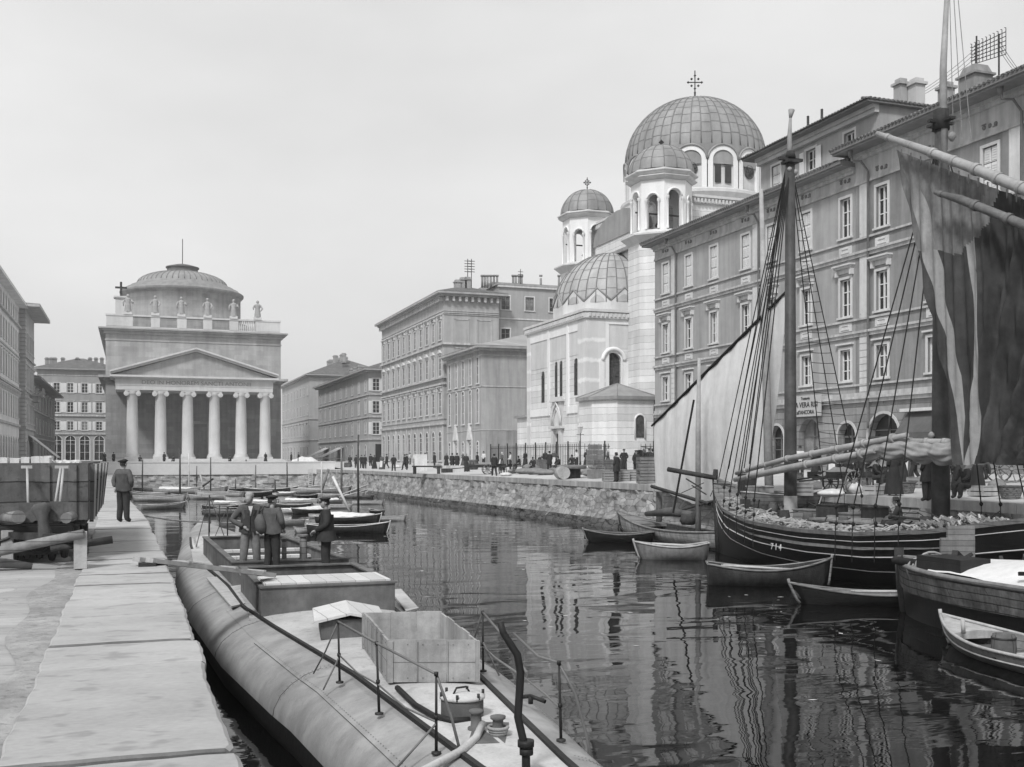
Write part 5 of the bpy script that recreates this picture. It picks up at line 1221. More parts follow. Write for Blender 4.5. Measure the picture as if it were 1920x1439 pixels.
# ================================================================ boats
M_HULLD = mat('tarred_planks', .012, .5, 1.5, rough=.45, bump=.3, spec=.4, bricks=(40, .22, .012, .6, 'xy'))
M_WOOD = mat('weathered_wood', .20, .25, 2.5, bump=.4, stretch=(1, 1, 1), streak=.2, bricks=(40, .14, .01, .5, 'xy'))
M_WOODD = mat('dark_wood', .045, .35, 2.5, bump=.4, streak=.3)
M_WOODL = mat('pale_wood', .40, .15, 2.5, bump=.25, streak=.2)
M_SPAR = mat('spar_wood', .30, .2, 3, bump=.2, rough=.6)
M_MAST = mat('oiled_mast', .055, .35, 3, bump=.2, rough=.5)
M_PAINT = mat('white_boat_paint', .58, .12, 2.5, bump=.15, rough=.5, streak=.15)
M_PAINTG = mat('grey_boat_paint', .20, .3, 2.5, bump=.15, rough=.5, streak=.2)
M_ROPE = mat('hemp_rope', .26, .25, 8, bump=.3)
M_RIG = mat('tarred_rope', .015, .3, 8, bump=.1)
M_CANVAS = mat('white_canvas', .62, .10, 1.2, bump=.25, bscale=3, streak=.12, rough=.9)
M_LINE = mat('white_stripe', .55, .15, 2)
def hull_fn(L_, B, free, draft, bow, stern, tr=.55, rake=.25, mid=.45, ex=2.2):
    def fn(t, s):
        if t < mid: q = 1 - t / mid; b = B / 2 * (tr + (1 - tr) * (1 - q ** 2.0)); zg = free + stern * q * q
        else: q = (t - mid) / (1 - mid); b = B / 2 * (1 - q ** ex); zg = free + bow * q ** 2
        zb = -draft * (1 - max(0, (t - .7) / .3) ** 3) ; x = b * sin(s * pi / 2) ** .75; z = zb + (zg - zb) * (s ** 1.25)
        y = t * L_ + rake * s * max(0, (t - .5) / .5) ** 2 - (rake * .4 * s if t == 0 else 0)
        return x, y, z
    return fn
def boat_parts(root, fn, mats, N=16, M=7, inner=.9, floor=.12, thw=(.28, .52, .74), foredeck=.0, gw=.035, sternseat=True, transom=True, local=True, rim=None, ribs=True):
    mh, mi_, mt_ = mats; b = MB(); T = [i / N for i in range(N + 1)]; S = [k / M for k in range(M + 1)]
    rows = []
    for t in T:
        R_ = [fn(t, s) for s in S]; rows.append([(-x, y, z) for x, y, z in reversed(R_)] + R_[1:])
    b.grid(rows, 0, True)
    if transom: b.face(list(rows[0]), 0)
    b.build('hull', mh, root, local=local)
    b = MB(); irows = []
    for t in T[:-1]:
        R_ = []
        for s in S:
            x, y, z = fn(t, s); x2 = max(0, x - .035); R_.append((x2, y + (.03 if t == 0 else 0), max(z, floor + .0)))
        irows.append([(-x, y, z) for x, y, z in reversed(R_)] + R_[1:])
    x, y, z = fn(1, 1); irows.append([(0, y - .06, max(zz[2], floor)) for zz in irows[-1]])
    b.grid(irows, 0, True, flip=True)
    if transom: b.face(list(reversed(irows[0])), 0)
    if ribs:
        for t in [.1 + .8 * k / 9 for k in range(10)]:
            for sx in (-1, 1): b.tube([(sx * max(0, fn(t, s)[0] - .05), fn(t, s)[1], max(fn(t, s)[2], floor)) for s in (.35, .55, .75, .97)], .02, 4)
    b.build('inner_planking', mi_, root, local=local)
    b = MB()
    for sx in (-1, 1): b.tube([(sx * fn(t, 1)[0], fn(t, 1)[1], fn(t, 1)[2]) for t in [i / 24 for i in range(25)]], gw, 6)
    if transom: b.tube([(-fn(0, 1)[0], fn(0, 1)[1], fn(0, 1)[2]), (fn(0, 1)[0], fn(0, 1)[1], fn(0, 1)[2])], gw, 6)
    b.build('gunwale', rim or mt_, root, local=local)
    for t in thw:
        x, y, z = fn(t, .9); x = fn(t, .62)[0] - .03; b = MB(); b.box(-x, x, y - .11, y + .11, z - .1, z - .065); b.build('thwart', mt_, root, local=local)
    if sternseat:
        b = MB(); x0, y0, z0 = fn(0.01, .85); x1, y1, z1 = fn(.13, .85); b.face([(-x0 + .03, y0 + .03, z0 - .05), (x0 - .03, y0 + .03, z0 - .05), (x1 - .03, y1, z0 - .05), (-x1 + .03, y1, z0 - .05)]); b.face([(-x1 + .03, y1, z0 - .05), (x1 - .03, y1, z0 - .05), (x1 - .03, y1, z0 - .1), (-x1 + .03, y1, z0 - .1)]); b.build('stern_seat', mt_, root, local=local)
    if foredeck:
        b = MB(); rows = []
        for t in [1 - foredeck + foredeck * i / 6 for i in range(7)]:
            x, y, z = fn(t, 1); rows.append([(-x + .01, y, z - .03), (0, y, z + .02), (x - .01, y, z - .03)])
        b.grid(rows, 0, True); b.face([rows[0][0], rows[0][1], rows[0][2], (rows[0][2][0], rows[0][2][1], rows[0][2][2] - .12), (rows[0][0][0], rows[0][0][1], rows[0][0][2] - .12)]); b.build('foredeck', mt_, root, local=local)
    b = MB(); b.tube([tuple(fn(1, s)) for s in (0.05, .3, .6, .9, 1.0)] + [(0, fn(1, 1)[1] + .02, fn(1, 1)[2] + .1)], gw * 1.2, 6); b.build('stem', rim or mt_, root, local=local)
def rowboat(label, x, y, rz, L_, B, free, bow, stern, mats, name='rowing_boat', group=None, **kw):
    """(x, y) = middle of the boat, bow towards the turned +y"""
    hk = {k: kw.pop(k) for k in ('tr', 'rake', 'mid', 'ex') if k in kw}
    t = thing(name, label, 'rowing boat', (x + sin(rz) * L_ / 2, y - cos(rz) * L_ / 2, 0), rz, group)
    fn = hull_fn(L_, B, free, .18, bow, stern, **hk); boat_parts(t, fn, mats, **kw); return t, fn
def heading(dx, dy): return atan2(-dx, dy)          # rotation that turns +y to (dx, dy)
RV = (CS, -SN)                                       # picture right
# --- small boats beside the big ship
x, y, _ = onZ(1162, 1017, 0)
t, fn = rowboat('small black dinghy under the quay wall beside the moored white boat', x, y, heading(-CS, SN + .2), 2.9, 1.15, .38, .2, .12, (M_HULLD, M_WOODD, M_WOOD), rim=M_WOOD, thw=(.3, .6))
x, y, _ = onZ(1262, 1049, 0)
t, fn = rowboat('grey round ended dinghy with lashed poles inside, by the black bow', x, y, heading(-CS, SN + .1), 2.5, 1.15, .5, .18, .14, (M_PAINTG, M_WOOD, M_WOODL), thw=(.3, .55, .75), foredeck=.2)
b = MB(); [b.tube([(-.3 + .12 * k, .2, .52), (-.28 + .12 * k, 2.05, .6)], .035, 6) for k in range(4)]; b.build('lashed_poles', M_WOODL, t, local=True)
x, y, _ = onZ(1440, 1097, 0)
t, fn = rowboat('worn brown rowing boat with square stern beneath the black ship', x, y, heading(CS, -SN - .12), 3.6, 1.4, .5, .34, .16, (M_WOODD, M_WOODD, M_WOODL), tr=.6, rake=.1, ex=2.6, rim=M_WOOD)
b = MB(); b.tube([(-.5, .5, .55), (.2, 2.6, .5)], .03, 6); b.tube([(-.2, .4, .56), (.4, 2.3, .52)], .03, 6); b.build('oar', M_WOODL, t, local=True)
x, y, _ = onZ(1640, 1134, 0)
t, fn = rowboat('slim low black boat with pale inside next to the timber barge', x, y, heading(-CS, SN + .1), 3.85, 1.0, .3, .26, .08, (M_HULLD, M_WOOD, M_WOOD), tr=.1, rake=.3, thw=(.62, .8), foredeck=.14)
b = MB(); b.tube([(-.1, .1, .36), (.1, 2.4, .33)], .028, 6); b.tube([(.15, .2, .36), (.2, 2.5, .33)], .028, 6); b.build('oar', M_WOODL, t, local=True)
bx0, by0, _ = atD(1782, 22.3); bx1, by1, _ = atD(2060, 18.2)
L_ = sqrt((bx0 - bx1) ** 2 + (by0 - by1) ** 2)
t, fn = rowboat('light grey planked rowing boat carrying a small barrel at lower right', (bx0 + bx1) / 2, (by0 + by1) / 2, heading(bx0 - bx1, by0 - by1), L_, 1.7, .34, .24, .05, (M_PAINTG, M_WOOD, M_WOODL), tr=.7, rake=.35, foredeck=.24, thw=(.22, .45), rim=M_WOODL)
b = MB(); b.tube([(-.5, L_ * .72, .42), (-.52, L_ * .72, .72)], .04, 8); b.build('thole_post', M_WOODL, t, local=True)
for sx in (-1, 1):
    b = MB(); b.tube([(sx * (fn(q, .72)[0] + .015), fn(q, .72)[1], fn(q, .72)[2]) for q in [k / 16 for k in range(17)]], .018, 5); b.build('rubbing_strake', M_WOODL, t, local=True)
M_BAR = mat('barrel_staves', .12, .3, 3, bump=.4, bricks=(.12, 30, .01, .4, 'xy'))
def barrel(label, x, y, z, r=.2, h=.42, group=None):
    t = thing('barrel', label, 'barrel', (x, y, z), 0, group); b = MB(); b.lathe([(r * .86, 0), (r * .97, h * .25), (r, h * .5), (r * .97, h * .75), (r * .88, h), (r * .8, h), (r * .8, h - .04), (.0, h - .04)], (0, 0, 0), 18); b.lathe([(0.0, 0), (r * .86, 0)], (0, 0, 0), 18); b.build('staves', M_BAR, t, local=True)
    for q in (.12, .82):
        b = MB(); rr = r * (.9 if q < .5 else .94); b.lathe([(rr + .012, h * q), (rr + .016, h * (q + .07)), (rr, h * (q + .07))], (0, 0, 0), 18); b.build('hoop', M_IRON, t, local=True)
    return t
x, y, d = atD(1882, 19.7); barrel('stained little barrel standing in the light grey rowing boat', x, y, .14, .22, .5)

# --- white hulled sailing boat with the big white sail
SX = 23.6
s2 = thing('sailing_boat', 'white hulled sailing boat with a large white lug sail at the quay', 'sailing boat', (SX, 38.0, 0), 0)
fn = hull_fn(11.4, 2.1, .62, .3, .5, .25, tr=.5, rake=.5)
boat_parts(s2, fn, (mat('worn_white_hull', .36, .3, 2, streak=.35, bump=.2, bricks=(40, .16, .01, .6, 'xy')), M_WOODD, M_WOOD), foredeck=.3, thw=(.2, .45, .62), gw=.05, rim=M_WOOD)
b = MB()
for sx in (-1, 1): b.tube([(sx * (fn(q, .45)[0] + .02), fn(q, .45)[1], fn(q, .45)[2]) for q in [k / 20 for k in range(21)]], .05, 5)
b.build('rubbing_strake', M_HULLD, s2, local=True)
def part(b, n, m, t): return b.build(n, m, t)
x, y, d = onX(1309, SX); b = MB(); b.tube([(x, y, .3), (x, y, zd(800, d)), (onX(1311, SX)[0], onX(1311, SX)[1], zd(672, d))], [.13, .11, .07], 10); part(b, 'mast', M_SPAR, s2)
x, y, d = onX(1445, SX + .3); x2, y2, d2 = onX(1427, SX + .3); b = MB(); b.tube([(x, y, .4), ((x + x2) / 2, (y + y2) / 2, zd(680, d)), (x2, y2, zd(355, d2))], [.19, .16, .08], 10); part(b, 'mizzen_mast', M_SPAR, s2)
SP = 24.9
def interp(tab, y):
    for (y0, x0), (y1, x1) in zip(tab, tab[1:]):
        if y <= y1: return x0 + (x1 - x0) * (y - y0) / (y1 - y0)
    return tab[-1][1]
TOP = [(1226, 795), (1300, 722), (1390, 632), (1475, 546)]; BOT = [(1228, 913), (1300, 946), (1370, 930), (1440, 884)]
def pl(tab, u):
    n_ = len(tab) - 1; f = u * n_; i = min(int(f), n_ - 1); f -= i
    return (tab[i][0] + (tab[i + 1][0] - tab[i][0]) * f, tab[i][1] + (tab[i + 1][1] - tab[i][1]) * f)
b = MB(); rows = []
for i in range(25):
    v = i / 24; row = []
    for k in range(41):
        u = k / 40; (ax, ay), (bx, by) = pl(TOP, u), pl(BOT, u); px = ax + (bx - ax) * v; py = ay + (by - ay) * v
        if u > .9: px += 3 * sin(pi * v)
        x, y, d = onX(px, SP); z = zd(py, d); row.append((x - .35 * sin(pi * u) * sin(pi * v) - .035 * sin(u * 22 + v * 5) * v - .03 * sin(u * 60), y, z))
    rows.append(row)
b.grid(rows, 0, True); b.grid([[(x + .015, y, z) for x, y, z in r] for r in rows], 0, True, flip=True); part(b, 'sail', M_CANVAS, s2)
b = MB(); pts = []
for (px, py) in [(1222, 799)] + TOP[1:]: x, y, d = onX(px, SP - .05); pts.append((x, y, zd(py, d)))
b.tube(pts, [.05, .07, .07, .05], 8); part(b, 'yard', M_RIG, s2)
b = MB()
def rope(b, p, q, r=.02, sag=0.0, n=8): p, q = Vector(p), Vector(q); b.tube([p.lerp(q, k / n) - Vector((0, 0, sag * 4 * (k / n) * (1 - k / n))) for k in range(n + 1)], r, 5, caps=False)
def PX(px, py, X): x, y, d = onX(px, X); return Vector((x, y, zd(py, d)))
b = MB(); rope(b, PX(1301, 750, SX), PX(1262, 962, SX - .8), .05); part(b, 'boathook', M_RIG, s2)
b = MB(); rope(b, PX(1222, 912, SX + .4), PX(1330, 945, SX), .09); rope(b, PX(1240, 968, SX), PX(1345, 938, SX), .05); part(b, 'boom', M_WOODD, s2)
b = MB(); x, y, d = onX(1236, SX + .7); b.tube([(x, y, .4), (x, y, zd(922, d))], .16, 8); b.tube([PX(1212, 964, SX), PX(1260, 960, SX), PX(1300, 966, SX)], [.12, .22, .15], 8); part(b, 'deck_gear', M_COATM, s2)
b = MB(); b.lathe([(.0, 0), (.28, .02), (.38, .2), (.3, .42), (0, .5)], tuple(PX(1290, 985, SX - .2)), 12); part(b, 'cask', M_WOODD, s2)

# --- big black two masted coaster
KX = 22.75; YB0, YB1 = 11.0, 38.4
sh = thing('coasting_ship', 'black two masted wooden coaster with white stripes, moored to the right quay', 'ship', (KX, 25, 0))
SHEER = [(11, 3.3), (16, 2.85), (20, 2.4), (23, 1.95), (26, 1.68), (29, 1.6), (32, 1.68), (35, 2.0), (37, 2.5), (38.4, 3.05)]
def sheer(y): return interp(SHEER, y)
def ship_fn(t, s):
    y = YB0 + (YB1 - YB0) * t; zg = sheer(y); q = max(0, (t - .62) / .38); qs = max(0, (.25 - t) / .25)
    bm = 2.72 * (1 - q ** 2.6) * (1 - .35 * qs ** 2); zb = -.6
    return bm * (sin(s * pi / 2) ** .45) * (.86 + .14 * s), y + .25 * s * q, zb + (zg - zb) * s
def side(t, z, off=.03):
    y = YB0 + (YB1 - YB0) * t; s = (z + .6) / (sheer(y) + .6); x, yy, zz = ship_fn(t, s); return (KX - x - off, yy, zz)
b = MB(); N_ = 40; rows = []
for i in range(N_ + 1):
    R_ = [ship_fn(i / N_, k / 12) for k in range(13)]; rows.append([(KX - x, y, z) for x, y, z in reversed(R_)] + [(KX + x, y, z) for x, y, z in R_])
b.grid(rows, 0, True); part(b, 'hull', M_HULLD, sh)
b = MB(); rows = []
for i in range(N_ + 1):
    x, y, z = ship_fn(i / N_, .8); zz = sheer(YB0 + (YB1 - YB0) * i / N_) - .2; rows.append([(KX - x + .05, y, zz), (KX, y, zz + .08), (KX + x - .05, y, zz)])
b.grid(rows, 0, True); part(b, 'deck', M_WOOD, sh)
b = MB()
for sx in (-1, 1):
    R1 = []; 
    for i in range(N_ + 1):
        x, y, z = ship_fn(i / N_, 1); R1.append([(KX + sx * (x + .05), y, z - .09), (KX + sx * (x + .07), y, z + .03), (KX + sx * max(0, x - .12), y, z + .03), (KX + sx * max(0, x - .12), y, z - .5)])
    b.grid(R1, 0, False)
part(b, 'cap_rail', M_WOOD, sh)
for dz, r in ((.26, .014), (.72, .02), (1.15, .009)):
    b = MB(); b.tube([side(k / 40, sheer(YB0 + (YB1 - YB0) * k / 40) - dz - (.12 * max(0, k / 40 - .8)), .012) for k in range(40)], r, 5); part(b, 'white_stripe', M_LINE, sh)
b = MB(); b.tube([(KX, YB1 + .02, .0), (KX, YB1 + .15, 1.5), (KX, YB1 + .3, 3.0), (KX, YB1 + .25, 3.4)], [.13, .13, .12, .1], 8); b.tube([(KX - .1, YB1 + .0, 3.05), (KX - 1.5, YB1 + 1.6, 3.4)], .1, 8); part(b, 'stem_post', M_WOODD, sh)
text_obj('7 1 4', .3, sh, Fr(KX - 2.74, side(.55, 1.05)[1] + 4.0, *FN), 0, .05, .95, M_LINE)
def mastY(px): return onX(px, KX)
x, y, d = mastY(1482); M1 = (x, y, d); b = MB(); b.tube([(x, y, 1.0), (x, y, 3.9), (x, y + .02, zd(300, d)), ], [.235, .225, .17], 14); part(b, 'main_mast', M_MAST, sh)
b = MB(); b.tube([(x, y, 1.05), (x, y, zd(930, d) )], [.25, .245], 14); part(b, 'mast_collar', M_SPAR, sh)
b = MB(); b.tube([(x, y + .05, zd(305, d)), (x, y + .05, zd(250, d)), (x, y, zd(222, d))], [.12, .08, .05], 8); b.tube([(x, y, zd(222, d)), (x + .05, y, zd(206, d))], [.05, .12], 6); part(b, 'topmast', M_SPAR, sh)
b = MB(); z = zd(302, d); b.box(x - .5, x + .5, y - .07, y + .07, z, z + .1); b.box(x - .25, x + .25, y - .25, y + .25, z - .1, z); b.tube([(x, y, z + .1), (x, y, z + .35)], [.2, .14], 8); part(b, 'crosstree', M_WOODD, sh)
def block(b, p, s=1.0): p = Vector(p); b.tube([p + Vector((0, 0, .16 * s)), p + Vector((0, 0, .08 * s)), p, p - Vector((0, 0, .12 * s))], [.03 * s, .11 * s, .12 * s, .04 * s], 8)
b = MB(); block(b, (x - .1, y - .1, z - .35), .7); block(b, (x + .15, y - .1, z - .45), .8); part(b, 'masthead_block', M_ROPE, sh)
x, y, d = mastY(1764); M2 = (x, y, d); b = MB(); b.tube([(x, y, 1.2), (x, y, 6), (x, y, zd(205, d))], [.27, .25, .17], 14); part(b, 'fore_mast', M_MAST, sh)
b = MB(); x3, y3, d3 = onX(1777, KX); b.tube([(x, y - .12, zd(330, d)), (x, y - .1, zd(130, d)), (x3, y3, zd(-40, d3))], [.13, .1, .06], 8); part(b, 'topmast', M_SPAR, sh)
b = MB(); z = zd(232, d); b.box(x - .45, x + .45, y - .06, y + .06, z, z + .08); b.tube([(x, y, z - .2), (x, y, z + .4)], [.26, .22], 10); b.box(x - .1, x + .1, y - .5, y + .5, z, z + .08); part(b, 'crosstree', M_WOODD, sh)
b = MB(); block(b, (x + .1, y - .35, z - .5), 1.0); block(b, (x - .35, y, zd(818, d)), .8); part(b, 'masthead_block', M_ROPE, sh)
# shrouds with dead eyes and ratlines
def shrouds(M, ztop, ys, zoff=0.0, nr=0, r=.022, sides=(-1, 1)):
    for sx in sides:
        feet = []
        for yy in ys:
            tt = (yy - YB0) / (YB1 - YB0); xx = ship_fn(tt, 1)[0]; foot = Vector((KX + sx * (xx + .03), yy, sheer(yy) + .75)); feet.append(foot)
            b = MB(); rope(b, (M[0], M[1], ztop), foot, r); block(b, foot, .5); block(b, foot - Vector((0, 0, .5)), .5); rope(b, foot, foot - Vector((0, 0, .5)), .012); rope(b, foot + Vector((sx * .03, 0, -.5)), foot + Vector((sx * .05, 0, -1.6)), .016); part(b, 'shroud', M_RIG, sh)
        if nr and sx == sides[0]:
            top = Vector((M[0], M[1], ztop))
            for k in range(nr):
                b = MB(); f = .06 + .8 * k / nr; rope(b, feet[0].lerp(top, f), feet[-1].lerp(top, f), .012, .02, 4); part(b, 'ratline', M_RIG, sh)
shrouds(M1, zd(305, M1[2]), (M1[1] - 1.6, M1[1] - .9, M1[1] - .1), r=.022, sides=(-1,))
shrouds(M1, zd(305, M1[2]), (M1[1] - .9, M1[1] - .1, M1[1] + .8), r=.02, nr=26, sides=(1,))
shrouds(M1, zd(305, M1[2]), (M1[1] + .8, M1[1] + 1.7), r=.02, sides=(-1,))
shrouds(M2, zd(250, M2[2]), (M2[1] + 1.3, M2[1] + .5), r=.021)
shrouds(M2, zd(250, M2[2]), (M2[1] - .5, M2[1] - 1.5), r=.02)
b = MB()
for px, py in ((1346, 905), (1366, 880), (1384, 893), (1395, 880), (1405, 870)):
    rope(b, (M1[0] - .1, M1[1] + .1, zd(310, M1[2])), PX(px, py, KX + .6), .021)
part(b, 'forestay', M_RIG, sh)
b = MB()
for px in (1783, 1790, 1797): rope(b, P3(px - 3, -30, M2[2] - 1), (M2[0] + .2, M2[1] - .3 - (px - 1783) * .05, zd(262 + (px - 1783), M2[2])), .012)
part(b, 'halyard', M_ROPE, sh)
# lowered yards and furled sail along the deck
def long_spar(name, pts, r, m, wraps=0, X=KX - .6):
    P_ = [PX(px, py, X) for px, py in pts]; b = MB(); b.tube(P_, r, 10)
    for k in range(wraps):
        t = (k + .5) / wraps * (len(P_) - 1); i = int(t); c = P_[i].lerp(P_[min(i + 1, len(P_) - 1)], t - i); dd = (P_[min(i + 1, len(P_) - 1)] - P_[i]).normalized(); rr = r[i] if isinstance(r, list) else r; b.tube([c - dd * .07, c + dd * .07], rr + .03, 10)
    part(b, name, m, sh)
long_spar('lowered_yard', [(1380, 888), (1470, 862), (1580, 840), (1701, 816)], [.07, .1, .11, .08], M_SPAR, 7)
long_spar('lowered_boom', [(1378, 900), (1470, 880), (1560, 862), (1640, 846)], [.09, .13, .13, .08], M_SPAR, 5, KX - .75)
long_spar('lowered_boom', [(1690, 828), (1790, 830)], [.1, .11], M_SPAR, 3, KX - .4)
b = MB(); rows = []
for i in range(111):
    u = i / 110; px = 1560 + 238 * u; pyc = 862 - 16 * min(1, u * 3) + 4 * sin(u * 9); rr = .06 + .25 * min(1, u * 2.2) * (1 - .3 * (.5 + .5 * cos(u * pi * 10)) ** 4); c = PX(px, pyc, KX - .5)
    rows.append([(c.x + rr * (1 + .11 * sin(5 * a + u * 13) + .04 * sin(11 * a - u * 23)) * cos(a), c.y, c.z + rr * (1 + .11 * sin(5 * a + u * 13) + .04 * sin(11 * a - u * 23)) * sin(a) - .05 * sin(u * pi * 5) ** 2) for a in [2 * pi * k / 60 for k in range(60)]])
b.grid(rows, 0, True, cv=True); part(b, 'furled_sail', mat('furled_canvas', .27, .25, 2, bump=.4, bscale=4), sh)
# hanging dark sail with pale cloths
BANDS = [[(275, 1674), (460, 1720), (609, 1752), (691, 1768), (774, 1781), (872, 1790)], [(275, 1678), (360, 1707), (443, 1727), (609, 1766), (691, 1782), (774, 1796), (872, 1803)], [(275, 1700), (360, 1735), (443, 1755), (609, 1788), (691, 1803), (774, 1809), (872, 1806)],
         [(275, 1795), (393, 1809), (526, 1821), (609, 1824), (691, 1827), (774, 1819), (872, 1808)], [(275, 1815), (393, 1828), (526, 1836), (609, 1837), (691, 1841), (774, 1841), (872, 1831)], [(275, 2080), (872, 2080)]]
topY = lambda px: 268 + (px - 1645) * .385
botY = lambda px: 870 + 3 * sin((px - 1790) / 14.0) + max(0, (px - 1900)) * .02
b = MB()
for bi in range(5):
    Q_ = []
    nu = (5, 6, 14, 6, 90)[bi]; rows = []
    for i in range(121):
        v = i / 120; row = []
        for k in range(nu + 1):
            f = k / nu
            yy0 = 290 + v * 580; px = interp(BANDS[bi], yy0); px2 = interp(BANDS[bi + 1], yy0); px = px + (px2 - px) * f
            py = topY(px) + (botY(px) - topY(px)) * v
            ph = (px - 1805) / (1 + 1.5 * (1 - v)) * .30 + .8 * sin(v * 3 + px * .01); amp = (.05 + .22 * v ** .8) * (.25 if bi < 4 else min(1, .3 + (px - 1837) * .03))
            Q_.append((px, py)); x, y, d = onX(px, KX - 1.15); row.append((x + amp * (sin(ph * .7) + .5 * sin(ph * 1.9 + 1)) + .05 * sin(px * .33 - v * 8), y, zd(py, d)))
        rows.append(row)
    n0 = len(b.f); b.grid(rows, 0, True)
    for fi in range(n0, len(b.f)):
        qx, qy = Q_[(fi - n0) // nu * (nu + 1) + (fi - n0) % nu]
        lim = interp([(1670, 462), (1765, 470), (1800, 472), (1850, 420), (1872, 362), (1890, 300), (2100, 200)], qx) + 3 * sin(qx * .11) + 1.5 * sin(qx * .57)
        pale = bi in (1, 3) and not (bi == 3 and qy < 392)
        if qy < lim: b.m[fi] = 4 if (bi == 1 or (bi == 4 and qy < 385 and qx > 1845)) else 2
        else: b.m[fi] = 3 if pale else (1 if bi == 0 else 0)
part(b, 'hanging_sail', [mat('dark_sailcloth', .05, .45, 1.2, bump=.3, bscale=3, streak=.35), mat('dark_sail_edge', .055, .4, 1.5, bump=.3, streak=.3), mat('bleached_sailcloth', .17, .3, 2.2, bump=.35, bscale=4, streak=.4), mat('pale_sailcloth', .29, .2, 1.5, bump=.3, streak=.2), mat('worn_sailcloth', .26, .25, 2, bump=.35, streak=.3)], sh)
def spar_at(name, pts, r, m, X, wraps): long_spar(name, pts, r, m, wraps, X)
spar_at('upper_yard', [(1645, 251), (1740, 284), (1830, 318), (1925, 357), (2080, 425)], [.08, .12, .14, .15, .15], M_SPAR, KX - 1.45, 9)
spar_at('lower_yard', [(1753, 361), (1800, 374), (1925, 424), (2080, 485)], [.06, .12, .12, .12], mat('grey_spar', .12, .3, 3, bump=.2), KX - 1.6, 6)
for k in range(22): b = MB(); p = PX(1690 + k * 18, topY(1690 + k * 18) + 2, KX - 1.3); b.tube([p + Vector((0, 0, .12)), p - Vector((0, 0, .12))], .02, 5); part(b, 'sail_lacing', M_ROPE, sh)
# deck furniture and cargo
b = MB(); z0 = 1.35; b.box(KX - 1.1, KX + 1.1, 27.4, 30.4, z0 - .2, z0 + .45); b.box(KX - 1.2, KX + 1.2, 27.3, 30.5, z0 + .45, z0 + .52); part(b, 'hatch', M_WOOD, sh)
b = MB(); b.tube([(KX - 1.2, 34.4, 1.95), (KX + 1.2, 34.4, 1.95)], .2, 12); [b.box(KX + s_ * 1.25 - .1, KX + s_ * 1.25 + .1, 34.2, 34.6, 1.4, 2.35) for s_ in (-1, 1)]; [b.tube([(KX - 1 + .25 * k, 34.4, 1.95), (KX - 1 + .25 * k, 34.4, 2.2)], .03) for k in range(9)]; part(b, 'windlass', M_WOODD, sh)
b = MB(); rr = random.Random(11)
for k in range(620):
    yy = rr.uniform(24.5, 36); tt = (yy - YB0) / (YB1 - YB0); xx = ship_fn(tt, 1)[0]; cx = KX - xx + .2 + abs(rr.gauss(0, .8)); zz = sheer(yy) - .12 + rr.uniform(0, .4) * math.exp(-(cx - KX + xx) * .5)
    a = rr.uniform(0, pi); l_ = rr.uniform(.12, .35); dz = rr.uniform(-.08, .08)
    b.bar((cx - cos(a) * l_, yy - sin(a) * l_, zz - dz), (cx + cos(a) * l_, yy + sin(a) * l_, zz + dz), rr.uniform(.03, .06), rr.uniform(.03, .05))
tag(b.build('firewood_heap', M_WOODL), 'jumble of pale split sticks along the rail of the black ship', 'firewood', kind='stuff')
b = MB(); rr = random.Random(12)
for k in range(520):
    yy = rr.uniform(20.3, 25.6); cx = KX - 1.9 + rr.uniform(-.3, .5); zz = sheer(yy) - .3 + rr.uniform(0, .75) * (1 - abs(yy - 23) / 3.4)
    a = rr.uniform(0, pi); l_ = rr.uniform(.05, .13); b.bar((cx - cos(a) * l_, yy - sin(a) * l_, zz - .05), (cx + cos(a) * l_, yy + sin(a) * l_, zz + .05), .05, .06, k % 3 and 1 or 0)
tag(b.build('crockery_heap', [M_WOODL, M_PAINTG]), 'heap of small pale wares piled on the deck under the dark sail', 'wares', kind='stuff')
for px, pz, w, h, m, nm in ((1425, 0, .8, .55, M_WOODL, 'deck_box'), (1450, 0, .5, .45, M_WOODD, 'deck_box'), (1524, 0, 1.2, .34, M_WOOD, 'deck_box'), (1560, 0, .8, .5, M_WOODD, 'deck_box'), (1600, 0, .7, .35, M_WOOD, 'deck_box'), (1640, 0, .6, .5, M_WOODD, 'deck_box'), (1400, 0, .5, .5, M_WOODD, 'deck_box')):
    x, y, d = onX(px, KX + .3 * (px % 3)); zz = sheer(y) - .2; b = MB(); M = Matrix.Translation((x, y, zz)) @ Matrix.Rotation(px * .7, 4, 'Z'); h *= 1.6; b.box(-w / 2, w / 2, -.35, .35, 0, h, 0, M); b.box(-w / 2 - .03, w / 2 + .03, -.38, .38, h, h + .04, 0, M); part(b, nm, m, sh)
b = MB(); rr = random.Random(13)
for k in range(90):
    yy = rr.uniform(24, 37.5); zz = sheer(yy) - .1; x = KX + rr.uniform(-1.6, 2.0); rope(b, (x, yy, zz + rr.uniform(0, .6)), (x + rr.uniform(-.9, .9), yy + rr.uniform(-1, 1), zz + rr.uniform(0, .6)), rr.uniform(.015, .035), 0, 2)
tag(b.build('deck_tackle', [M_WOODD]), 'dark tangle of tackle and spars across the deck of the black ship', 'tackle', kind='stuff')
x, y, d = onX(1468, KX + .5); dbt, fnx = rowboat('small pale boat stowed on the black ship deck beside the main mast', x, y, heading(CS, -SN + .3), 3.0, 1.2, .5, .15, .1, (M_WOOD, M_WOODD, M_WOODL)); dbt.location.z = sheer(y) + .05
for k in range(16):
    rr = random.Random(200 + k); px = 1405 + k * 22; x, y, d = onX(px, KX + rr.uniform(-1.5, .2)); b = MB(); h = rr.uniform(.25, .6); b.lathe([(.0, 0), (.16, .02), (.2, h * .5), (.15, h), (.13, h), (0, h - .05)], (x, y, sheer(y) - .15), 10); part(b, 'deck_tub', (M_WOODD, M_WOOD, M_COATM)[k % 3], sh)
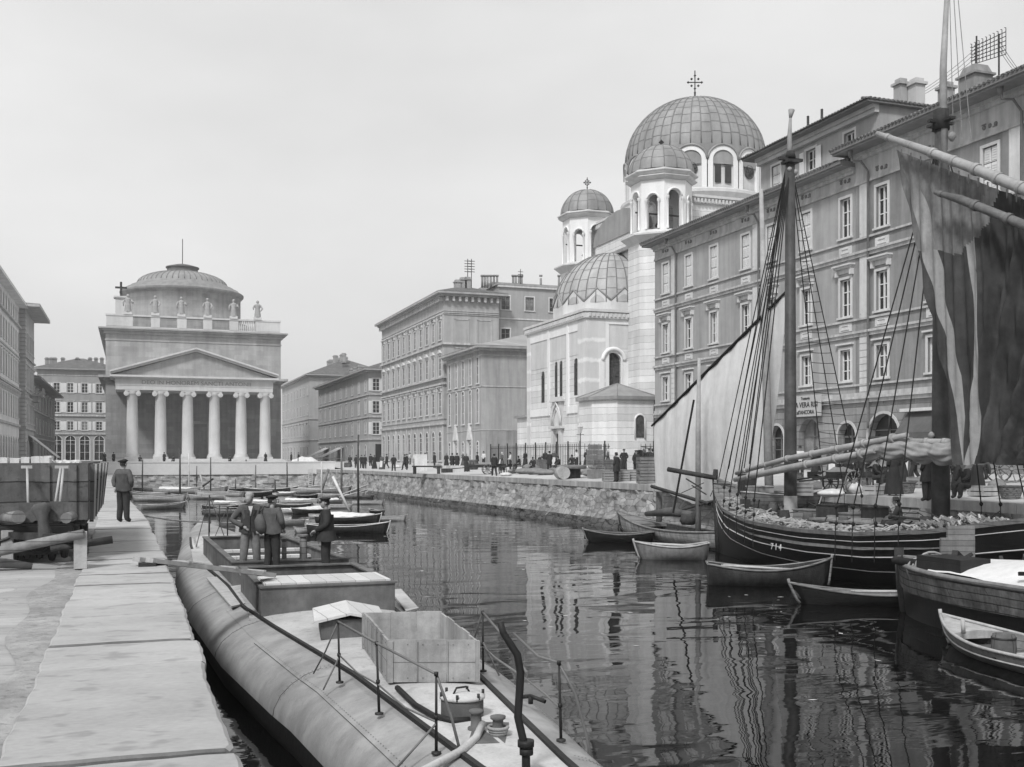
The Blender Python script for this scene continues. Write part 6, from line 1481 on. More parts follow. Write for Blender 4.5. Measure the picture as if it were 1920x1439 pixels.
# carved name board and stern tiller piece
b = MB(); p, q = side(.32, 1.55, .08), side(.18, 1.75, .08); b.bar(p, q, .05, .26, up=(1, 0, 0)); part(b, 'name_board', M_WOOD, sh)
b = MB()
for k in range(12): c = Vector(p).lerp(Vector(q), (k + .5) / 12); b.tube([c + Vector((-.06, 0, 0)), c + Vector((-.1, 0, 0))], [.09, .03], 8)
part(b, 'carving', M_ROPE, sh)
# --- weathered barge with tarpaulin in the right foreground
br_ = thing('timber_barge', 'weathered timber barge with rope coil on its bow and white cover', 'barge', (18.5, 15, 0))
BX = 18.45; b0, b1 = 6.0, 22.0
def bfn(t, s):
    y = b0 + (b1 - b0) * t; q = max(0, (t - .72) / .28); zg = 1.22 + .12 * q * q; zb = -.5
    return 1.5 * (1 - q ** 3) * (.62 + .38 * s ** .6), y + .25 * s * q, zb + (zg - zb) * s
def bargeRows(s0, s1, n=6, off=0.0): return [[(BX + sx * (bfn(i / 30, s0 + (s1 - s0) * k / n)[0] + off), bfn(i / 30, s0 + (s1 - s0) * k / n)[1], bfn(i / 30, s0 + (s1 - s0) * k / n)[2]) for k in range(n + 1)] for sx in (-1,) for i in range(31)]
for nm, s0, s1, off, m in (('lower_hull', 0, .66, 0, M_HULLD), ('upper_strakes', .66, 1, .05, mat('peeling_strakes', .11, .5, 3, bump=.6, streak=.4, bricks=(3, .17, .015, .3, 'xy')))):
    b = MB()
    for sx in (-1, 1):
        rows = []
        for i in range(41):
            row = []
            for k in range(7):
                x, y, z = bfn(i / 40, s0 + (s1 - s0) * k / 6); row.append((BX + sx * (x + off), y + (off if i == 40 else 0), z))
            rows.append(row)
        b.grid(rows, 0, True)
    part(b, nm, m, br_)
b = MB(); rows = []
for i in range(41): x, y, z = bfn(i / 40, 1); rows.append([(BX - x, y, z - .08), (BX, y, z - .02), (BX + x, y, z - .08)])
b.grid(rows, 0, True); part(b, 'deck', M_WOOD, br_)
for sx in (-1, 1):
    b = MB(); b.tube([(BX + sx * (bfn(i / 40, 1)[0] + .02), bfn(i / 40, 1)[1], bfn(i / 40, 1)[2] + .02) for i in range(41)], .07, 6); part(b, 'rubbing_rail', M_WOOD, br_)
b = MB(); b.tube([(BX, b1 + .0, -.3), (BX, b1 + .2, .6), (BX, b1 + .3, 1.6)], .12, 8); part(b, 'stem_post', M_WOODD, br_)
b = MB(); rows = []
for i in range(20):
    yy = 19.9 - i * .7; rows.append([(BX - 1.25 + 2.4 * k / 8 + .03 * sin(i), yy, 1.27 + .32 * sin(pi * k / 8) + .05 * sin(i * 1.3 + k)) for k in range(9)])
b.grid(rows, 0, True); part(b, 'tarpaulin', mat('white_tarpaulin', .6, .12, 2, bump=.3), br_)
b = MB(); b.box(BX - 1.15, BX - .3, 18.9, 20.3, 1.15, 1.62); b.bar((BX - 1.2, 17.2, 1.5), (BX + .2, 14.0, 1.75), .08); part(b, 'hatch_board', M_HULLD, br_)
cx, cy, cd = atD(1737, 25.3)
rc = thing('rope_coil', 'big coil of mooring rope hung over the bow of the timber barge', 'rope', (cx, cy, 1)); b = MB(); rr = random.Random(2)
for k in range(9):
    ph = rr.uniform(0, 1); w, h = rr.uniform(.2, .42), rr.uniform(.28, .45); ox, oz = rr.uniform(-.06, .1), rr.uniform(-.08, .05)
    b.tube([(cx + CS * (ox + w * cos(a)) + .04 * k * -SN, cy - SN * (ox + w * cos(a)) - .03 * k, 1.22 + oz + h * sin(a)) for a in [2 * pi * q / 20 + ph for q in range(21)]], .03, 6)
part(b, 'coil', M_ROPE, rc)
b = MB(); b.tube([(BX - .1, b1 + .1, 1.3), (BX - .6, b1 - .3, 1.35), (BX - 1.0, b1 - 1, 1.4), (BX - .9, b1 - 2, 1.4)], .1, 10); part(b, 'fender_rope', M_RIG, br_)
b = MB(); xx, yy, dd = atD(1795, 26.5); M = Matrix.Translation((xx, yy, 1.35)) @ Matrix.Rotation(-TH, 4, 'Z')
b.box(-.42, .42, -.05, .05, .0, .55, 0, M); b.box(-.25, .42, -.04, .06, .55, .85, 0, M)
wb = thing('rudder_board', 'upright worn wooden board between the timber barge and the black ship', 'board', (xx, yy, 1.3)); part(b, 'board', M_WOOD, wb)
b = MB(); rr = random.Random(8)
for k in range(26):
    yy = rr.uniform(16, 21.3); b.bar((BX + rr.uniform(.2, 1.1), yy, 1.3), (BX + rr.uniform(.2, 1.1), yy + rr.uniform(-.5, .5), 1.35 + rr.uniform(0, .35)), rr.uniform(.06, .16), rr.uniform(.05, .2))
tag(b.build('deck_clutter', [M_WOODD]), 'dark jumble of gear on the far side of the timber barge deck', 'gear', kind='stuff')
# deck houses of neighbouring craft behind the mast, quay clutter is placed further down
# ================================================================ long grey barge in the foreground
M_STEEL = mat('grey_barge_paint', .29, .2, 1.1, bump=.06, rough=.5, streak=.2, grain=.06, spots=.1)
M_DECKP = mat('dusty_deck', .42, .2, 1.1, bump=.2, spots=.18, rough=.85, grain=.08)
M_BLACKH = mat('black_lower_hull', .018, .4, 1, rough=.6, bump=.2)  # near black tone of the hull below the grey flank, also rails and pipes
M_PLANKP = mat('bleached_planks', .52, .10, 1.5, bump=.25, grain=.08, bricks=(9, .28, .008, .55, 'YX'))
M_COAM = mat('coaming_paint', .13, .4, 1.8, bump=.2, streak=.2)
M_CRATE = mat('plywood_crate', .30, .28, 2.2, bump=.2, streak=.25)
HB = [(5.2, .6), (7, .85), (9.3, 1.15), (11.6, 1.38), (15, 1.75), (18.7, 2.05), (25, 2.35), (32, 2.05), (38, 1.6), (42, 1.2), (45, .62), (46.3, .25), (46.8, .02)]
HC = [(5.2, 3.45), (9.3, 3.45), (14, 3.6), (18.7, 3.5), (25, 3.5), (32, 3.25), (41, 3.0), (47, 2.75)]
def hb(y): return interp(HB, y)
def hc_(y): return interp(HC, y)
def zdk(y): return 1.0 + max(0, y - 38) * .025
gb = thing('grey_barge', 'long grey turtle decked barge with open holds along the left quay', 'barge', (3.5, 20, 0))
SEC = [(0, .06), (.25, .045), (.5, 0), (.62, -.04), (.75, -.12), (.86, -.24), (.94, -.38), (.99, -.55), (1.0, -.66)]
LOW = [(1.0, -.66), (1.0, -.82), (.97, -1.0), (.88, -1.35)]
HOLES = [(19.95, 23.75), (24.95, 33.2)]
def hole_half(y): return 1.22 if y < 24 else 1.3 - .02 * (y - 25)
ys = sorted({5.2 + .52 * k for k in range(80)} | {h for H in HOLES for h in H} | {46.3, 46.6, 46.8})
b = MB(); lw = MB(); R1 = []; R2 = []
for y in ys:
    h, c, z = hb(y), hc_(y), zdk(y)
    R1.append([(c - f * h, y, z + dz) for f, dz in reversed(SEC)] + [(c + f * h, y, z + dz) for f, dz in SEC[1:]]); R2.append(([(c - f * h, y, z + dz) for f, dz in LOW], [(c + f * h, y, z + dz) for f, dz in LOW]))
for i in range(len(ys) - 1):
    ym = (ys[i] + ys[i + 1]) / 2; inh = any(a < ym < c for a, c in HOLES); r0, r1 = R1[i], R1[i + 1]; K = len(r0)
    if not inh: b.grid([r0, r1], 0, True)
    else:
        w0, w1 = hole_half(ys[i]), hole_half(ys[i + 1])
        L0 = [p for p in r0 if p[0] < hc_(ys[i]) - w0 - .02][:]; L1 = [p for p in r1 if p[0] < hc_(ys[i + 1]) - w1 - .02]; n_ = min(len(L0), len(L1)); L0, L1 = L0[:n_] + [(hc_(ys[i]) - w0, ys[i], zdk(ys[i]))], L1[:n_] + [(hc_(ys[i + 1]) - w1, ys[i + 1], zdk(ys[i + 1]))]
        b.grid([L0, L1], 0, True)
        L0 = [p for p in reversed(r0) if p[0] > hc_(ys[i]) + w0 + .02]; L1 = [p for p in reversed(r1) if p[0] > hc_(ys[i + 1]) + w1 + .02]; n_ = min(len(L0), len(L1)); L0, L1 = L0[:n_] + [(hc_(ys[i]) + w0, ys[i], zdk(ys[i]))], L1[:n_] + [(hc_(ys[i + 1]) + w1, ys[i + 1], zdk(ys[i + 1]))]
        b.grid([L0, L1], 0, True, flip=True)
b.face(R1[0]); part(b, 'hull', M_STEEL, gb)
lw.grid([r[0] for r in R2], 0, True, flip=True); lw.grid([r[1] for r in R2], 0, True); lw.face([R2[0][0][0], R2[0][0][-1], R2[0][1][-1], R2[0][1][0]]); part(lw, 'lower_hull', M_BLACKH, gb)
def rp(y): return max(.22, min(.44 + .0815 * (y - 9.56), 1.42, .72 * hb(y)))
def secz(y, r): return zdk(y) + interp(SEC, r / hb(y))
# dusty walking deck laid 5 mm over the plating between the rails
b = MB()
for i in range(len(ys) - 1):
    ym = (ys[i] + ys[i + 1]) / 2
    if any(a < ym < c for a, c in HOLES) or ys[i] > 40: continue
    rows = [[(hc_(y) + f * (rp(y) - .045), y, secz(y, abs(f) * (rp(y) - .045)) + .006) for f in (-1, -.8, -.6, -.4, -.2, 0, .2, .4, .6, .8, 1)] for y in (ys[i], ys[i + 1])]; b.grid(rows, 0, True)
part(b, 'deck', M_DECKP, gb)
for sx in (-1, 1):
    b = MB(); yy = [y for y in ys if y < 41]
    b.grid([[(hc_(y) + sx * (rp(y) + a_), y, secz(y, rp(y)) + c_) for a_, c_ in ((-.04, -.02), (-.035, .04), (.025, .04), (.035, -.04))] for y in yy], 0, False)
    part(b, 'deck_edge_rail', M_BLACKH, gb)
b = MB()
for y in (9.5, 14.9, 19.6, 24.6, 31.5, 39):     # plate seams over the turtle back
    for sx in (-1, 1): b.tube([(hc_(y) + sx * f * (hb(y) + .004), y, zdk(y) + dz + .001) for f, dz in SEC[3:]], .0045, 4)
part(b, 'plate_seam', M_COAM, gb)
for sx in (-1,):
    b = MB(); b.tube([(hc_(y) + sx * .80 * (hb(y)) , y, zdk(y) - .165) for y in [7 + k for k in range(12)]], .006, 4); part(b, 'plate_seam', M_COAM, gb)
b = MB()       # rivet heads beside the seams and under the rail
def riv(y, r):
    for sx in (-1, 1):
        p = Vector((hc_(y) + sx * r, y, secz(y, r) + .002)); b.face([p + Vector((.011 * cos(a), .011 * sin(a), .004)) for a in (0, 1.57, 3.14, 4.71)]); b.face([p + Vector((0, .009, .006)), p + Vector((0, -.009, .006)), p + Vector((sx * .012, 0, -.004))])
for y0 in (9.5, 14.9, 19.6, 24.6):
    for dy in (-.06, .06):
        for k in range(14): riv(y0 + dy, hb(y0) * (.52 + .033 * k))
for k in range(150): riv(7 + .1 * k, hb(7 + .1 * k) * .80 - .05)
tag(b.build('riveting', M_COAM, gb), kind='stuff')
# coamings with their planks
for hi, (ya, yb) in enumerate(HOLES):
    b = MB(); c0, c1, w0, w1, zt = hc_(ya), hc_(yb), hole_half(ya + .01), hole_half(yb), 1.5; th = .06
    A, B_, C_, D_ = (c0 - w0, ya), (c0 + w0, ya), (c1 + w1, yb), (c1 - w1, yb)
    for p, q in ((A, B_), (B_, C_), (C_, D_), (D_, A)):
        pv, qv = Vector((p[0], p[1], 0)), Vector((q[0], q[1], 0)); u = (qv - pv).normalized(); n = Vector((u.y, -u.x, 0)); f = Fr(pv.x, pv.y, u, n); L_ = (qv - pv).length
        e_ = .03 if (p is A or p is C_) else -.031; fbox(b, f, -e_, L_ + e_, -.03, .03, .15, zt)
    part(b, 'coaming', M_COAM, gb)
    b = MB()
    for p, q in ((A, B_), (B_, C_), (C_, D_), (D_, A)):
        pv, qv = Vector((p[0], p[1], 0)), Vector((q[0], q[1], 0)); u = (qv - pv).normalized(); n = Vector((u.y, -u.x, 0)); f = Fr(pv.x, pv.y, u, n); L_ = (qv - pv).length
        e_ = .06 if (p is A or p is C_) else -.092; fbox(b, f, -e_, L_ + e_, -.09, .06, zt + .001, zt + .035)
    part(b, 'coaming_rim', M_COAM, gb)
    b = MB(); b.face([(A[0], A[1], .2), (B_[0], B_[1], .2), (C_[0], C_[1], .2), (D_[0], D_[1], .2)]); part(b, 'hold_floor', M_WOODD, gb)
for k in range(4):
    b = MB(); b.box(2.32, 4.68, 20.0 + k * .33, 20.31 + k * .33, 1.54, 1.575); part(b, 'hatch_plank', M_PLANKP, gb)
b = MB()
rr = random.Random(21)
for k in range(14): y = 25.4 + .0; zz = .5 + .075 * (k // 2); b.box(2.35 + rr.uniform(0, .3), 4.6 - rr.uniform(0, .4), 26.2 + (k % 2) * .9, 26.95 + (k % 2) * .9, zz, zz + .06)
tag(b.build('stacked_boards', M_PLANKP), 'stack of pale boards lying in the far hold of the grey barge', 'boards')
for k, (dy, zz, l) in enumerate(((28.8, 1.22, 2.3), (27.6, 1.12, 2.3), (29.9, 1.3, 2.2))):
    b = MB(); b.box(3.5 - l / 2, 3.5 + l / 2, dy, dy + .32, zz, zz + .07); part(b, 'thwart_board', M_PLANKP, gb)
b = MB(); b.box(2.3, 4.75, 24.0, 24.85, 1.22, 1.28); part(b, 'cross_deck', M_WOOD, gb)
b = MB(); c = onZ(520, 1050, 1.3); b.tube([(3.9, 26.0, .75), (4.75, 26.3, .75)], .28, 14, caps=True); part(b, 'roller', M_WOOD, gb)
for px, top, r in ((533, 1010, .055), (569, 1004, .085)):
    x, y, d = atD(px, 24.9); b = MB(); b.tube([(x, y, .4), (x, y, zd(top + 10, d)), (x, y, zd(top, d))], [r * 1.2, r, r * .8], 9); b.tube([(x, y, zd(top + 3, d)), (x, y, zd(top - 1, d))], r * 1.35, 9); part(b, 'mooring_post', M_WOOD, gb)
# side boards standing on the sloping flank
def side_board(pts, z, nm='side_board'):
    b = MB(); P_ = [onZ(px, py, z) for px, py in pts]; a = [Vector((p[0], p[1], z)) for p in P_]; lo = [p - Vector((0, 0, .035)) for p in a]
    b.face(a); b.face(list(reversed(lo))); [b.face([lo[k], lo[(k + 1) % len(a)], a[(k + 1) % len(a)], a[k]]) for k in range(len(a))]
    c = sum(a, Vector()) / len(a)
    for p in a: q = p.lerp(c, .08); b.bar((q.x, q.y, z - .3), (q.x, q.y, z - .03), .05)
    part(b, nm, M_DECKP, gb)
side_board([(387, 1083), (427, 1080), (460, 1131), (434, 1137)], .98); side_board([(358, 1030), (386, 1027), (414, 1061), (362, 1053)], 1.0); side_board([(462, 1137), (474, 1136), (498, 1158), (468, 1160)], .96)
side_board([(731, 1106), (752, 1104), (785, 1140), (762, 1146)], .95)
# companion hatch, crate, manhole, bollards
x, y, d = onZ(652, 1197, 1.05); M = Matrix.Translation((x, y, 1.04)) @ Matrix.Rotation(radians(-8), 4, 'Z'); b = MB(); b.box(-.42, .5, 0, 1.35, 0, .3, 0, M); part(b, 'companion_hatch', M_COAM, gb)
b = MB()
for s_ in (-1, 1): a = [M @ Vector(p) for p in ((.04, -.08, .42), (.04 + s_ * .56, -.08, .3), (.04 + s_ * .56, 1.45, .3), (.04, 1.45, .42))]; b.face(a); lo = [p - Vector((0, 0, .04)) for p in a]; b.face(lo); [b.face([a[k], a[(k + 1) % 4], lo[(k + 1) % 4], lo[k]]) for k in range(4)]
part(b, 'hatch_lid', M_PLANKP, gb)
cr = thing('open_crate', 'open topped pale wooden crate standing on the grey barge deck', 'crate', (3.6, 14, 1.06)); b_ = [(3.04, 13.15), (4.12, 12.78), (4.36, 15.3), (3.26, 15.7)]
for k in range(4):
    p, q = b_[k], b_[(k + 1) % 4]; pv, qv = Vector((p[0], p[1], 0)), Vector((q[0], q[1], 0)); u = (qv - pv).normalized(); n = Vector((u.y, -u.x, 0)); f = Fr(pv.x, pv.y, u, n); L_ = (qv - pv).length; b = MB(); nb = 3 if k % 2 == 0 else 5; rq = random.Random(k + 3)
    for j in range(nb): fbox(b, f, (L_ - .032) * j / nb + .002, (L_ - .032) * (j + 1) / nb - .002, -.03 + rq.uniform(0, .004), rq.uniform(-.003, .003), 1.07 + rq.uniform(0, .008), 1.60 + rq.uniform(-.012, .015))
    for j in range(1, nb): fbox(b, f, L_ * j / nb - .004, L_ * j / nb + .004, -.004, .0045, 1.08, 1.58, 1)
    for j in range(nb * 2): [fbox(b, f, L_ * (j + .3) / nb / 2, L_ * (j + .3) / nb / 2 + .012, .0, .006, z_, z_ + .012, 1) for z_ in (1.12, 1.54)]
    fbox(b, f, .0, .07, .0, .02, 1.07, 1.59); fbox(b, f, .07, L_ - .04, -.001, .0025, 1.32, 1.326, 1); part(b, 'side_panel', [M_CRATE, M_COAM], cr)
b = MB(); b.face([(x_, y_, 1.09) for x_, y_ in b_]); part(b, 'bottom', M_CRATE, cr)
b = MB(); x, y = 3.44, 11.25; b.lathe([(.235, 1.03), (.235, 1.25)], (x, y, 0), 28); part(b, 'manhole', M_COAM, gb); b = MB(); b.lathe([(.235, 1.25), (.25, 1.252), (.255, 1.28), (.2, 1.30), (0, 1.305)], (x, y, 0), 28); part(b, 'manhole_lid', M_DECKP, gb)
for k in range(6): b = MB(); a = k * pi / 3; b.tube([(x + .24 * cos(a), y + .24 * sin(a), 1.26), (x + .24 * cos(a), y + .24 * sin(a), 1.33)], .016, 6); part(b, 'manhole_bolt', M_IRON, gb)
b = MB()
b.tube([(x - .1, y, 1.3), (x - .06, y + .02, 1.36), (x + .06, y + .05, 1.36), (x + .1, y + .06, 1.3)], .012, 6); part(b, 'manhole_handle', M_IRON, gb)
for (x, y) in ((3.40, 10.62), (3.53, 10.3)):
    b = MB(); b.lathe([(.09, 1.05), (.09, 1.08), (.06, 1.09), (.054, 1.22), (.078, 1.235), (.08, 1.26), (.045, 1.27), (0, 1.272)], (x, y, 0), 20); part(b, 'bollard', M_COAM, gb)
b = MB(); M = Matrix.Translation((3.47, 10.45, 1.045)) @ Matrix.Rotation(radians(-22), 4, 'Z'); b.box(-.17, .2, -.42, .42, 0, .02, 0, M); part(b, 'bollard_plate', M_COAM, gb)
b = MB(); [b.tube([(3.53 + (.08 + .010 * k) * cos(a), 10.3 + (.08 + .010 * k) * sin(a), 1.09 + .028 * k) for a in [2 * pi * q / 16 for q in range(17)]], .018, 6) for k in range(3)]; part(b, 'turned_rope', M_ROPE, gb)
def G(px, py, z=1.0): x, y, d = onZ(px, py, z); return Vector((x, y, z))
def H_(px, py, base):      # point above a foot already placed: same depth
    d = base.x * SN + base.y * CS; x, y, _ = atD(px, d); return Vector((x, y, zd(py, d)))
b = MB(); b.tube([G(745, 1290, 1.08), G(778, 1322, 1.08), G(812, 1342, 1.08), G(850, 1352, 1.08), G(880, 1350, 1.07)], .035, 8); part(b, 'dark_hose', M_BLACKH, gb)
b = MB(); b.tube([G(905, 1358, 1.12), G(892, 1385, 1.08), G(862, 1410, 1.06), G(820, 1432, 1.05), G(770, 1458, 1.05)], .042, 8); part(b, 'pale_hose', M_DECKP, gb)
S1, S2_, S3 = G(637, 1281), G(711, 1340), G(818, 1414); T1_, T2_, T3 = H_(634, 1166, S1), H_(706, 1206, S2_), H_(818, 1264, S3)
def stanchion(p, q, m=M_IRON):
    b = MB(); b.tube([p, p.lerp(q, .5), q], [.017, .014, .012], 8); b.lathe([(.05, 0), (.05, .02), (.02, .03)], tuple(p), 10); b.tube([q - Vector((0, 0, .02)), q + Vector((0, 0, .02))], .022, 8); m_ = p.lerp(q, .46); b.tube([m_ - Vector((0, 0, .02)), m_ + Vector((0, 0, .02))], .024, 8); part(b, 'stanchion', m, gb)
for p, q in ((S1, T1_), (S2_, T2_), (S3, T3)): stanchion(p, q)
def rope_part(pts, r, nm='hand_rope', m=None): b = MB(); b.tube(pts, r, 7); part(b, nm, m or M_PIPE, gb)
E3 = G(880, 1475); rope_part([T1_, T2_, T3 , T3.lerp(H_(845, 1340, S3), .5), H_(845, 1340, S3), H_(872, 1445, S3)], .015)
rope_part([S1.lerp(T1_, .46), S1.lerp(T1_, .46).lerp(S2_.lerp(T2_, .45), .5) - Vector((0, 0, .06)), S2_.lerp(T2_, .42), S2_.lerp(T2_, .42).lerp(S3.lerp(T3, .4), .5) - Vector((0, 0, .06)), S3.lerp(T3, .4)], .011)
rope_part([T1_, T1_.lerp(G(588, 1263, .98), .5) - Vector((0, 0, .04)), G(588, 1263, .98)], .011); rope_part([S1.lerp(T1_, .42), G(606, 1294, .95)], .011); rope_part([S3.lerp(T3, .38), G(745, 1439, .93)], .012)
S4, S5 = G(906, 1260), G(1052, 1390); T4, T5 = H_(905, 1148, S4), H_(1048, 1243, S5); stanchion(S4, T4); stanchion(S5, T5)
S6 = G(990, 1345); T6 = H_(963, 1188, G(965, 1300))
rope_part([T4, H_(945, 1195, G(945, 1290)), H_(988, 1262, G(988, 1330))], .016); rope_part([S4.lerp(T4, .42), H_(930, 1235, G(930, 1290)), H_(970, 1262, G(975, 1320))], .014); rope_part([T4, H_(890, 1195, G(893, 1250)), G(890, 1240)], .012); rope_part([S4.lerp(T4, .5), G(936, 1267)], .012)
rope_part([T6, H_(1010, 1232, G(1010, 1350)), T5, H_(1078, 1300, S5), H_(1100, 1380, S5), H_(1113, 1450, S5)], .016); rope_part([H_(975, 1265, G(985, 1330)), H_(1020, 1300, G(1020, 1360)), S5.lerp(T5, .42)], .012)
PB = G(986, 1470, .98); b = MB(); b.tube([H_(987, 1475, PB), H_(986, 1410, PB), H_(978, 1375, PB), H_(971, 1345, PB), H_(974, 1300, PB), H_(976, 1262, PB), H_(970, 1228, PB), H_(955, 1205, PB), H_(943, 1186, PB), H_(938, 1166, PB)], [.04, .038, .036, .036, .036, .036, .035, .033, .031, .03], 12)
b.tube([H_(986, 1400, PB), H_(986, 1388, PB)], .075, 14); b.tube([H_(987, 1415, PB), H_(987, 1403, PB)], .062, 14); part(b, 'vent_pipe', M_BLACKH, gb)
# cleat, small fittings, bow stays
b = MB(); c = G(995, 1320, 1.02); b.tube([c + Vector((-.12, .16, .05)), c + Vector((0, 0, .09)), c + Vector((.12, -.16, .05))], .025, 8); b.tube([c, c + Vector((0, 0, .09))], .03, 8); part(b, 'cleat', M_IRON, gb)
c0 = Vector((2.95, 39.0, 1.05)); b = MB()
for px, py in ((400, 905), (387, 925), (402, 935)): pass
for (x, y, h) in ((2.75, 41, 1.5), (3.15, 38, 1.2), (2.5, 37.5, .9), (3.3, 43.5, 1.0)): b.tube([(x, y, 1.0), (x, y, 1.0 + h)], .025, 6)
rope(b, (2.75, 41, 2.5), (2.9, 35, 1.1), .016); rope(b, (2.75, 41, 2.5), (2.0, 36, 1.0), .014); rope(b, (3.15, 38, 2.2), (3.9, 33.5, 1.2), .014); rope(b, (2.5, 37.5, 1.9), (2.75, 41, 2.4), .012); rope(b, (3.15, 38, 2.2), (2.3, 34, 1.1), .012)
part(b, 'bow_rail', M_IRON, gb)
ml = thing('mooring_line', 'pale mooring line from the left quay to the barge bow', 'rope', (.3, 44, 2)); b = MB(); rope(b, (-.35, 39.0, 2.12), (2.7, 41.2, 1.5), .03, .12, 12); part(b, 'line', M_ROPE, ml)
# gangplank of two boards with cleats
gp = thing('gangplank', 'two board gangplank with cleats from the stone quay to the grey barge', 'gangplank', (1.2, 19.8, 2)); p, q = Vector((.14, 18.85, 2.2)), Vector((2.62, 20.75, 1.64)); u = (q - p).normalized(); n = u.cross(Vector((0, 0, 1))).normalized()
for k, (o_, e0, e1) in enumerate(((-.09, 0, 0), (.10, .12, -.25))): b = MB(); b.bar(p + n * o_ + u * e0, q + n * o_ + u * e1, .19, .075); part(b, 'board', M_WOODL, gp)
for f in (.28, .62, .84): c = p.lerp(q, f) + Vector((0, 0, .045)); b = MB(); b.bar(c - n * .22, c + n * .22, .07, .04); part(b, 'cleat', M_WOODL, gp)
b = MB(); b.box(.12, .4, 18.75, 18.95, QZ_L + .0, QZ_L + .06); part(b, 'prop_block', M_WOODD, gp)

# ================================================================ men on the barge and on the left quay
x, y, d = atD(469, 24.6)
J = dict(wr=(.16, .14, 1.0), er=(.40, -.06, 1.14), wl=(-.17, .15, .96), el=(-.26, -.03, 1.16), hd=(.03, .05, 1.61), kl=(-.13, .05, .49), al=(-.16, .0, .09), tl=(-.2, .13, .03), kr=(.13, .03, .49), ar=(.17, .0, .09), tr=(.22, .13, .03), che=(0, -.02, 1.28))
o = person(None, 'man in pale soft cap and light patched trousers, hand on hip, on the barge', 'men on the grey barge', J, M_COATM, M_TROU, coat=(mat('brown_jacket', .05, .3, 4, bump=.25), .86, .03), cap=('soft', mat('pale_cap', .30, .3, 5, bump=.3)), face=-.5, sub=2, shirt=True, tilt=-.25)
put(o, x, y, 1.28, VIEW + pi + .35, 1.035)
x, y, d = atD(510, 24.2)
J = dict(wl=(-.12, .2, 1.02), el=(-.25, .03, 1.14), wr=(.2, .16, 1.0), er=(.27, -.02, 1.15), che=(0, .01, 1.28), kl=(-.1, .03, .49), kr=(.11, .0, .49))
o = person(None, 'man in dark beret with a satchel on his back, between the other two', 'men on the grey barge', J, M_COATM, M_TROD, coat=(M_COATM, .9, .05), cap=('beret', M_COATD), face=-.7, sub=2, sack=True, bag=True)
put(o, x, y, 1.28, VIEW - .35, 1.0)
x, y, d = atD(612, 24.4)
J = dict(wl=(-.1, .24, 1.02), el=(-.27, .02, 1.14), wr=(.08, .24, 1.0), er=(.27, .02, 1.14), hd=(0, .04, 1.61), kl=(-.08, .04, .49), kr=(.1, .0, .49))
o = person(None, 'man in peaked cap and flared dark jacket in profile, rightmost on the barge', 'men on the grey barge', J, M_COATD, M_TROD, coat=(M_COATD, .80, .10), cap=('peak', M_COATD), face=.1, sub=2)
put(o, x, y, 1.16, VIEW + pi * .5 + .25, 1.05)
x, y, d = onZ(231, 979, QZ_L)
J = dict(wl=(-.2, -.1, .98), el=(-.27, -.06, 1.16), wr=(.2, .1, .98), er=(.28, -.04, 1.14), kl=(-.09, .02, .49), kr=(.1, .0, .49))
o = person(None, 'man in beret and short dark jacket standing on the left quay edge, back turned', None, J, M_COATM, M_TROD, coat=(mat('quay_jacket', .07, .3, 4, bump=.25), .88, .03), cap=('beret', M_COATD), face=-.2, sub=2)
put(o, x, y, QZ_L, VIEW - .2, 1.0)

# ================================================================ loaded wagon on the left quay
wg = thing('goods_wagon', 'plank sided goods wagon with side stakes, heaped with pale blocks', 'wagon', (-2.5, 24, QZ_L))
M_WG = mat('wagon_planks', .115, .3, 1.6, bump=.5, streak=.3, bricks=(40, .36, .014, .35, 'xy'), spots=.3)
wy0, wy1, wx0, wx1, wz0, wz1 = 20.6, 28.5, -6.2, -.72, 2.78, 3.80
for nm, bx in (('end_board', (wx0, wx1, wy0, wy0 + .06)), ('side_board', (wx1 - .06, wx1, wy0 + .06, wy1)), ('side_board', (wx0, wx0 + .06, wy0 + .06, wy1)), ('end_board', (wx0, wx1, wy1, wy1 + .06))):
    b = MB(); b.box(bx[0], bx[1], bx[2], bx[3], wz0, wz1); part(b, nm, M_WG, wg)
b = MB(); b.box(wx0 + .05, wx1 - .05, wy0 + .05, wy1, wz0 - .1, wz0 + .02); part(b, 'floor', M_WOODD, wg)
for x in (-4.9, -3.6, -2.3, -1.42, -.98): b = MB(); b.box(x - .07, x + .07, wy0 - .05, wy0 - .0, wz0, wz1 - .03); part(b, 'end_post', M_WG, wg)
for k in range(9): y = wy0 + .25 + k * .95; b = MB(); b.bar((wx1 + .05, y, wz0 - .05), (wx1 + .07 + .012 * k, y, wz1 - .02), .09, .07, up=(1, 0, 0)); part(b, 'side_stake', M_WOODL if k % 2 else M_WG, wg)
b = MB()
for x in (wx0 + .8, wx1 - .95): b.box(x - .09, x + .09, wy0 + .1, wy1, wz0 - .36, wz0 - .1)
b.box(wx0 + .3, wx1 - .15, wy0 - .08, wy0 + .12, wz0 - .42, wz0 - .08); part(b, 'underframe', M_HULLD, wg)
for y in (22.2, 26.5):
    for x in (wx0 + .9, wx1 - .7):
        b = MB(); prof = [(.46, -.06), (.46, .03), (.41, .03), (.38, .01), (.1, .02), (.1, .09), (0, .09)]; b.lathe(prof, (0, 0, 0), 24); b.xf(Matrix.Translation((x, y, QZ_L + .46)) @ Matrix.Rotation(pi / 2, 4, 'Y')); b.lathe([(0, -.08), (.46, -.06)], (0, 0, 0), 24)
        part(b, 'wheel', M_HULLD, wg)
for x in (-1.35, -4.0): b = MB(); b.tube([(x, wy0 - .05, 2.52), (x, wy0 - .4, 2.52)], [.07, .07], 10); b.tube([(x, wy0 - .38, 2.52), (x, wy0 - .44, 2.52)], .1, 18); part(b, 'buffer', M_COATM, wg)
